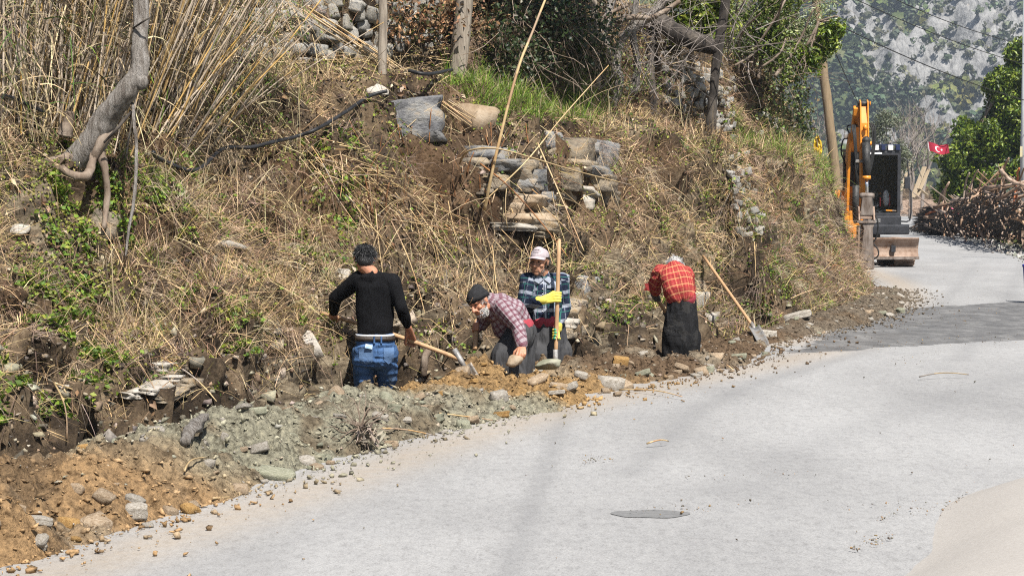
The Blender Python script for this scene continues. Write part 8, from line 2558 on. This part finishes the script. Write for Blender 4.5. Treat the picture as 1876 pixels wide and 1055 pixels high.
# ---- single stones on the heap and along its foot
def heap_stones():
    rs = np.random.default_rng(71)
    mats = {'pale': (m_pale, 'pale'), 'tan': (m_tan, 'tan'), 'ochre': (m_ochre, 'ochre'), 'green': (m_green, 'greenish')}
    ME = {}
    for k, (m, _) in mats.items():
        ME[k] = []
        for i in range(4):
            me = slab_mesh('stone', 200 + i * 5 + len(k), (.95, .95, .95), jag=.08, n=3); me.materials.append(m); ME[k].append(me)
    # the ones the photo shows clearly
    for px, py, w, h, k, lb, rot in ((1118, 709, 46, 30, 'pale', 'white limestone lump on the brown soil heap', .1), (190, 914, 36, 22, 'tan', 'long tan stone tilted in the orange soil', .5), (248, 918, 34, 16, 'pale', 'grey oval stone in the orange soil', .3),
                                     (497, 873, 30, 13, 'ochre', 'yellow ochre stone at the end of the orange soil', 0), (505, 883, 26, 10, 'green', 'dark grey stone beside the yellow ochre stone', 0), (440, 898, 30, 18, 'tan', 'pinkish rounded stone at the edge of the orange soil', .1),
                                     (75, 955, 40, 16, 'pale', 'flat pale stone half sunk in the orange soil', .2), (128, 965, 38, 28, 'ochre', 'big brown clod near the road in the orange soil', .1), (411, 803, 15, 17, 'pale', 'small white stone on top of the grey soil', .4),
                                     (380, 958, 20, 9, 'ochre', 'orange pebble lying on the road below the soil heap', 0), (245, 982, 26, 9, 'green', 'slim grey stone lying at the road edge', -.2), (75, 1000, 24, 13, 'pale', 'pale chipped stone near the bottom corner of the heap', .3),
                                     (1137, 667, 30, 22, 'ochre', 'yellowish boulder where the brown soil meets the bank', .1), (1065, 690, 24, 14, 'pale', 'small white stone behind the limestone lump', .2), (1308, 707, 28, 11, 'pale', 'cream stone on the road at the foot of the brown soil', 0), (1455, 660, 30, 15, 'pale', 'whitish slab at the tip of the brown soil', .1),
                                     (1405, 617, 32, 18, 'pale', 'rounded grey boulder beside the leaning shovel blade', .1), (1500, 563, 36, 16, 'tan', 'tan rubble block on the debris near the asphalt', .1), (1462, 580, 50, 14, 'pale', 'long concrete fragment lying along the bank foot', -.25), (1440, 640, 30, 10, 'green', 'flat grey rubble piece by the asphalt edge', 0)):
        p = hit_heap(px, py); kk = p.y / 3648
        o = link('stone', ME[k][rs.integers(0, 4)]); o.location = p + Vector((0, 0, h * kk * .15)); o.scale = (w * kk / 2, w * kk / 2.6, h * kk / 2); o.rotation_euler = (rs.uniform(-.3, .3), rot, rs.uniform(-.4, .4))
        tag(o, lb, 'stone')
    zones = [((-10, 560), 'in the orange soil near the picture corner', ('ochre', 'tan', 'tan', 'pale'), 8.2, 11.6, 55), ((0, 0), 'in the grey-green middle of the soil heap', ('green', 'green', 'pale', 'tan'), 11.8, 15.4, 60), ((0, 0), 'in the orange clay by the stooping man', ('ochre', 'tan', 'ochre', 'pale'), 15.5, 17.4, 30), ((0, 0), 'in the brown soil before the man in red', ('tan', 'pale', 'tan', 'green'), 17.5, 21.5, 50), ((0, 0), 'in the low debris by the asphalt patch', ('pale', 'tan', 'green', 'pale'), 22.5, 31, 34)]
    for _, where, ks, y0, y1, n in zones:
        for i in range(n):
            Y = rs.uniform(y0, y1); W_ = np.interp(Y, _hw[:, 0], _hw[:, 1])
            v = rs.uniform(-W_ * 1.02, .1)
            B, N = base(np.array([s_of_Y(Y)])); x, y = B[0] + N[0] * v
            k = ks[rs.integers(0, 4)]; sz = rs.gamma(2.2, .0105) + .012
            o = link('stone', ME[k][rs.integers(0, 4)]); o.location = (x, y, heap_z(x, y, .01) + sz * .12)
            o.scale = (sz * rs.uniform(.8, 1.5), sz * rs.uniform(.7, 1.1), sz * rs.uniform(.4, .8)); o.rotation_euler = (rs.normal() * .25, rs.normal() * .25, rs.uniform(0, 6.28))
            tag(o, '%s %s stone %s, %s' % ('tiny' if sz < .025 else ('small' if sz < .04 else 'fist-sized'), mats[k][1], where, 'at the road side' if v < -W_ * .6 else ('mid slope' if v < -W_ * .25 else 'near the ridge')), 'stone', 'stones lying ' + where)
heap_stones()
# dead root plant lying on the grey soil
t = thing('uprooted_plant', 'withered uprooted plant lying on the grey soil', 'dead plant', hit_heap(660, 800), world=True)
c_ = hit_heap(660, 800) + Vector((0, 0, .06))
mb = MB(); rsq = np.random.default_rng(81)
for i in range(26):
    d = Vector((rsq.normal() * .5 - .1, rsq.normal() * .3, abs(rsq.normal()) * .5)).normalized(); p = c_; pts = [p]
    for kq in range(4): d = (d + Vector(rsq.normal(size=3)) * .3 - Vector((0, 0, .12))).normalized(); p = p + d * .07; pts.append(Vector((p.x, p.y, max(p.z, heap_z(p.x, p.y) + .01))))
    mb.tube(pts, [.006, .005, .004, .003, .002], 4, caps=False)
mb.build('stems', m_bark_brown, t)['kind'] = 'stuff'
leaves_on('dead_leaves', t, [c_ + Vector((.02, -.03, -.03)), c_ + Vector((.08, -.08, -.06))], 60, .09, [(.24, .2, .16), (.3, .25, .2)], 4, (.09, .06, .05), .25, mt=m_grass_dry)
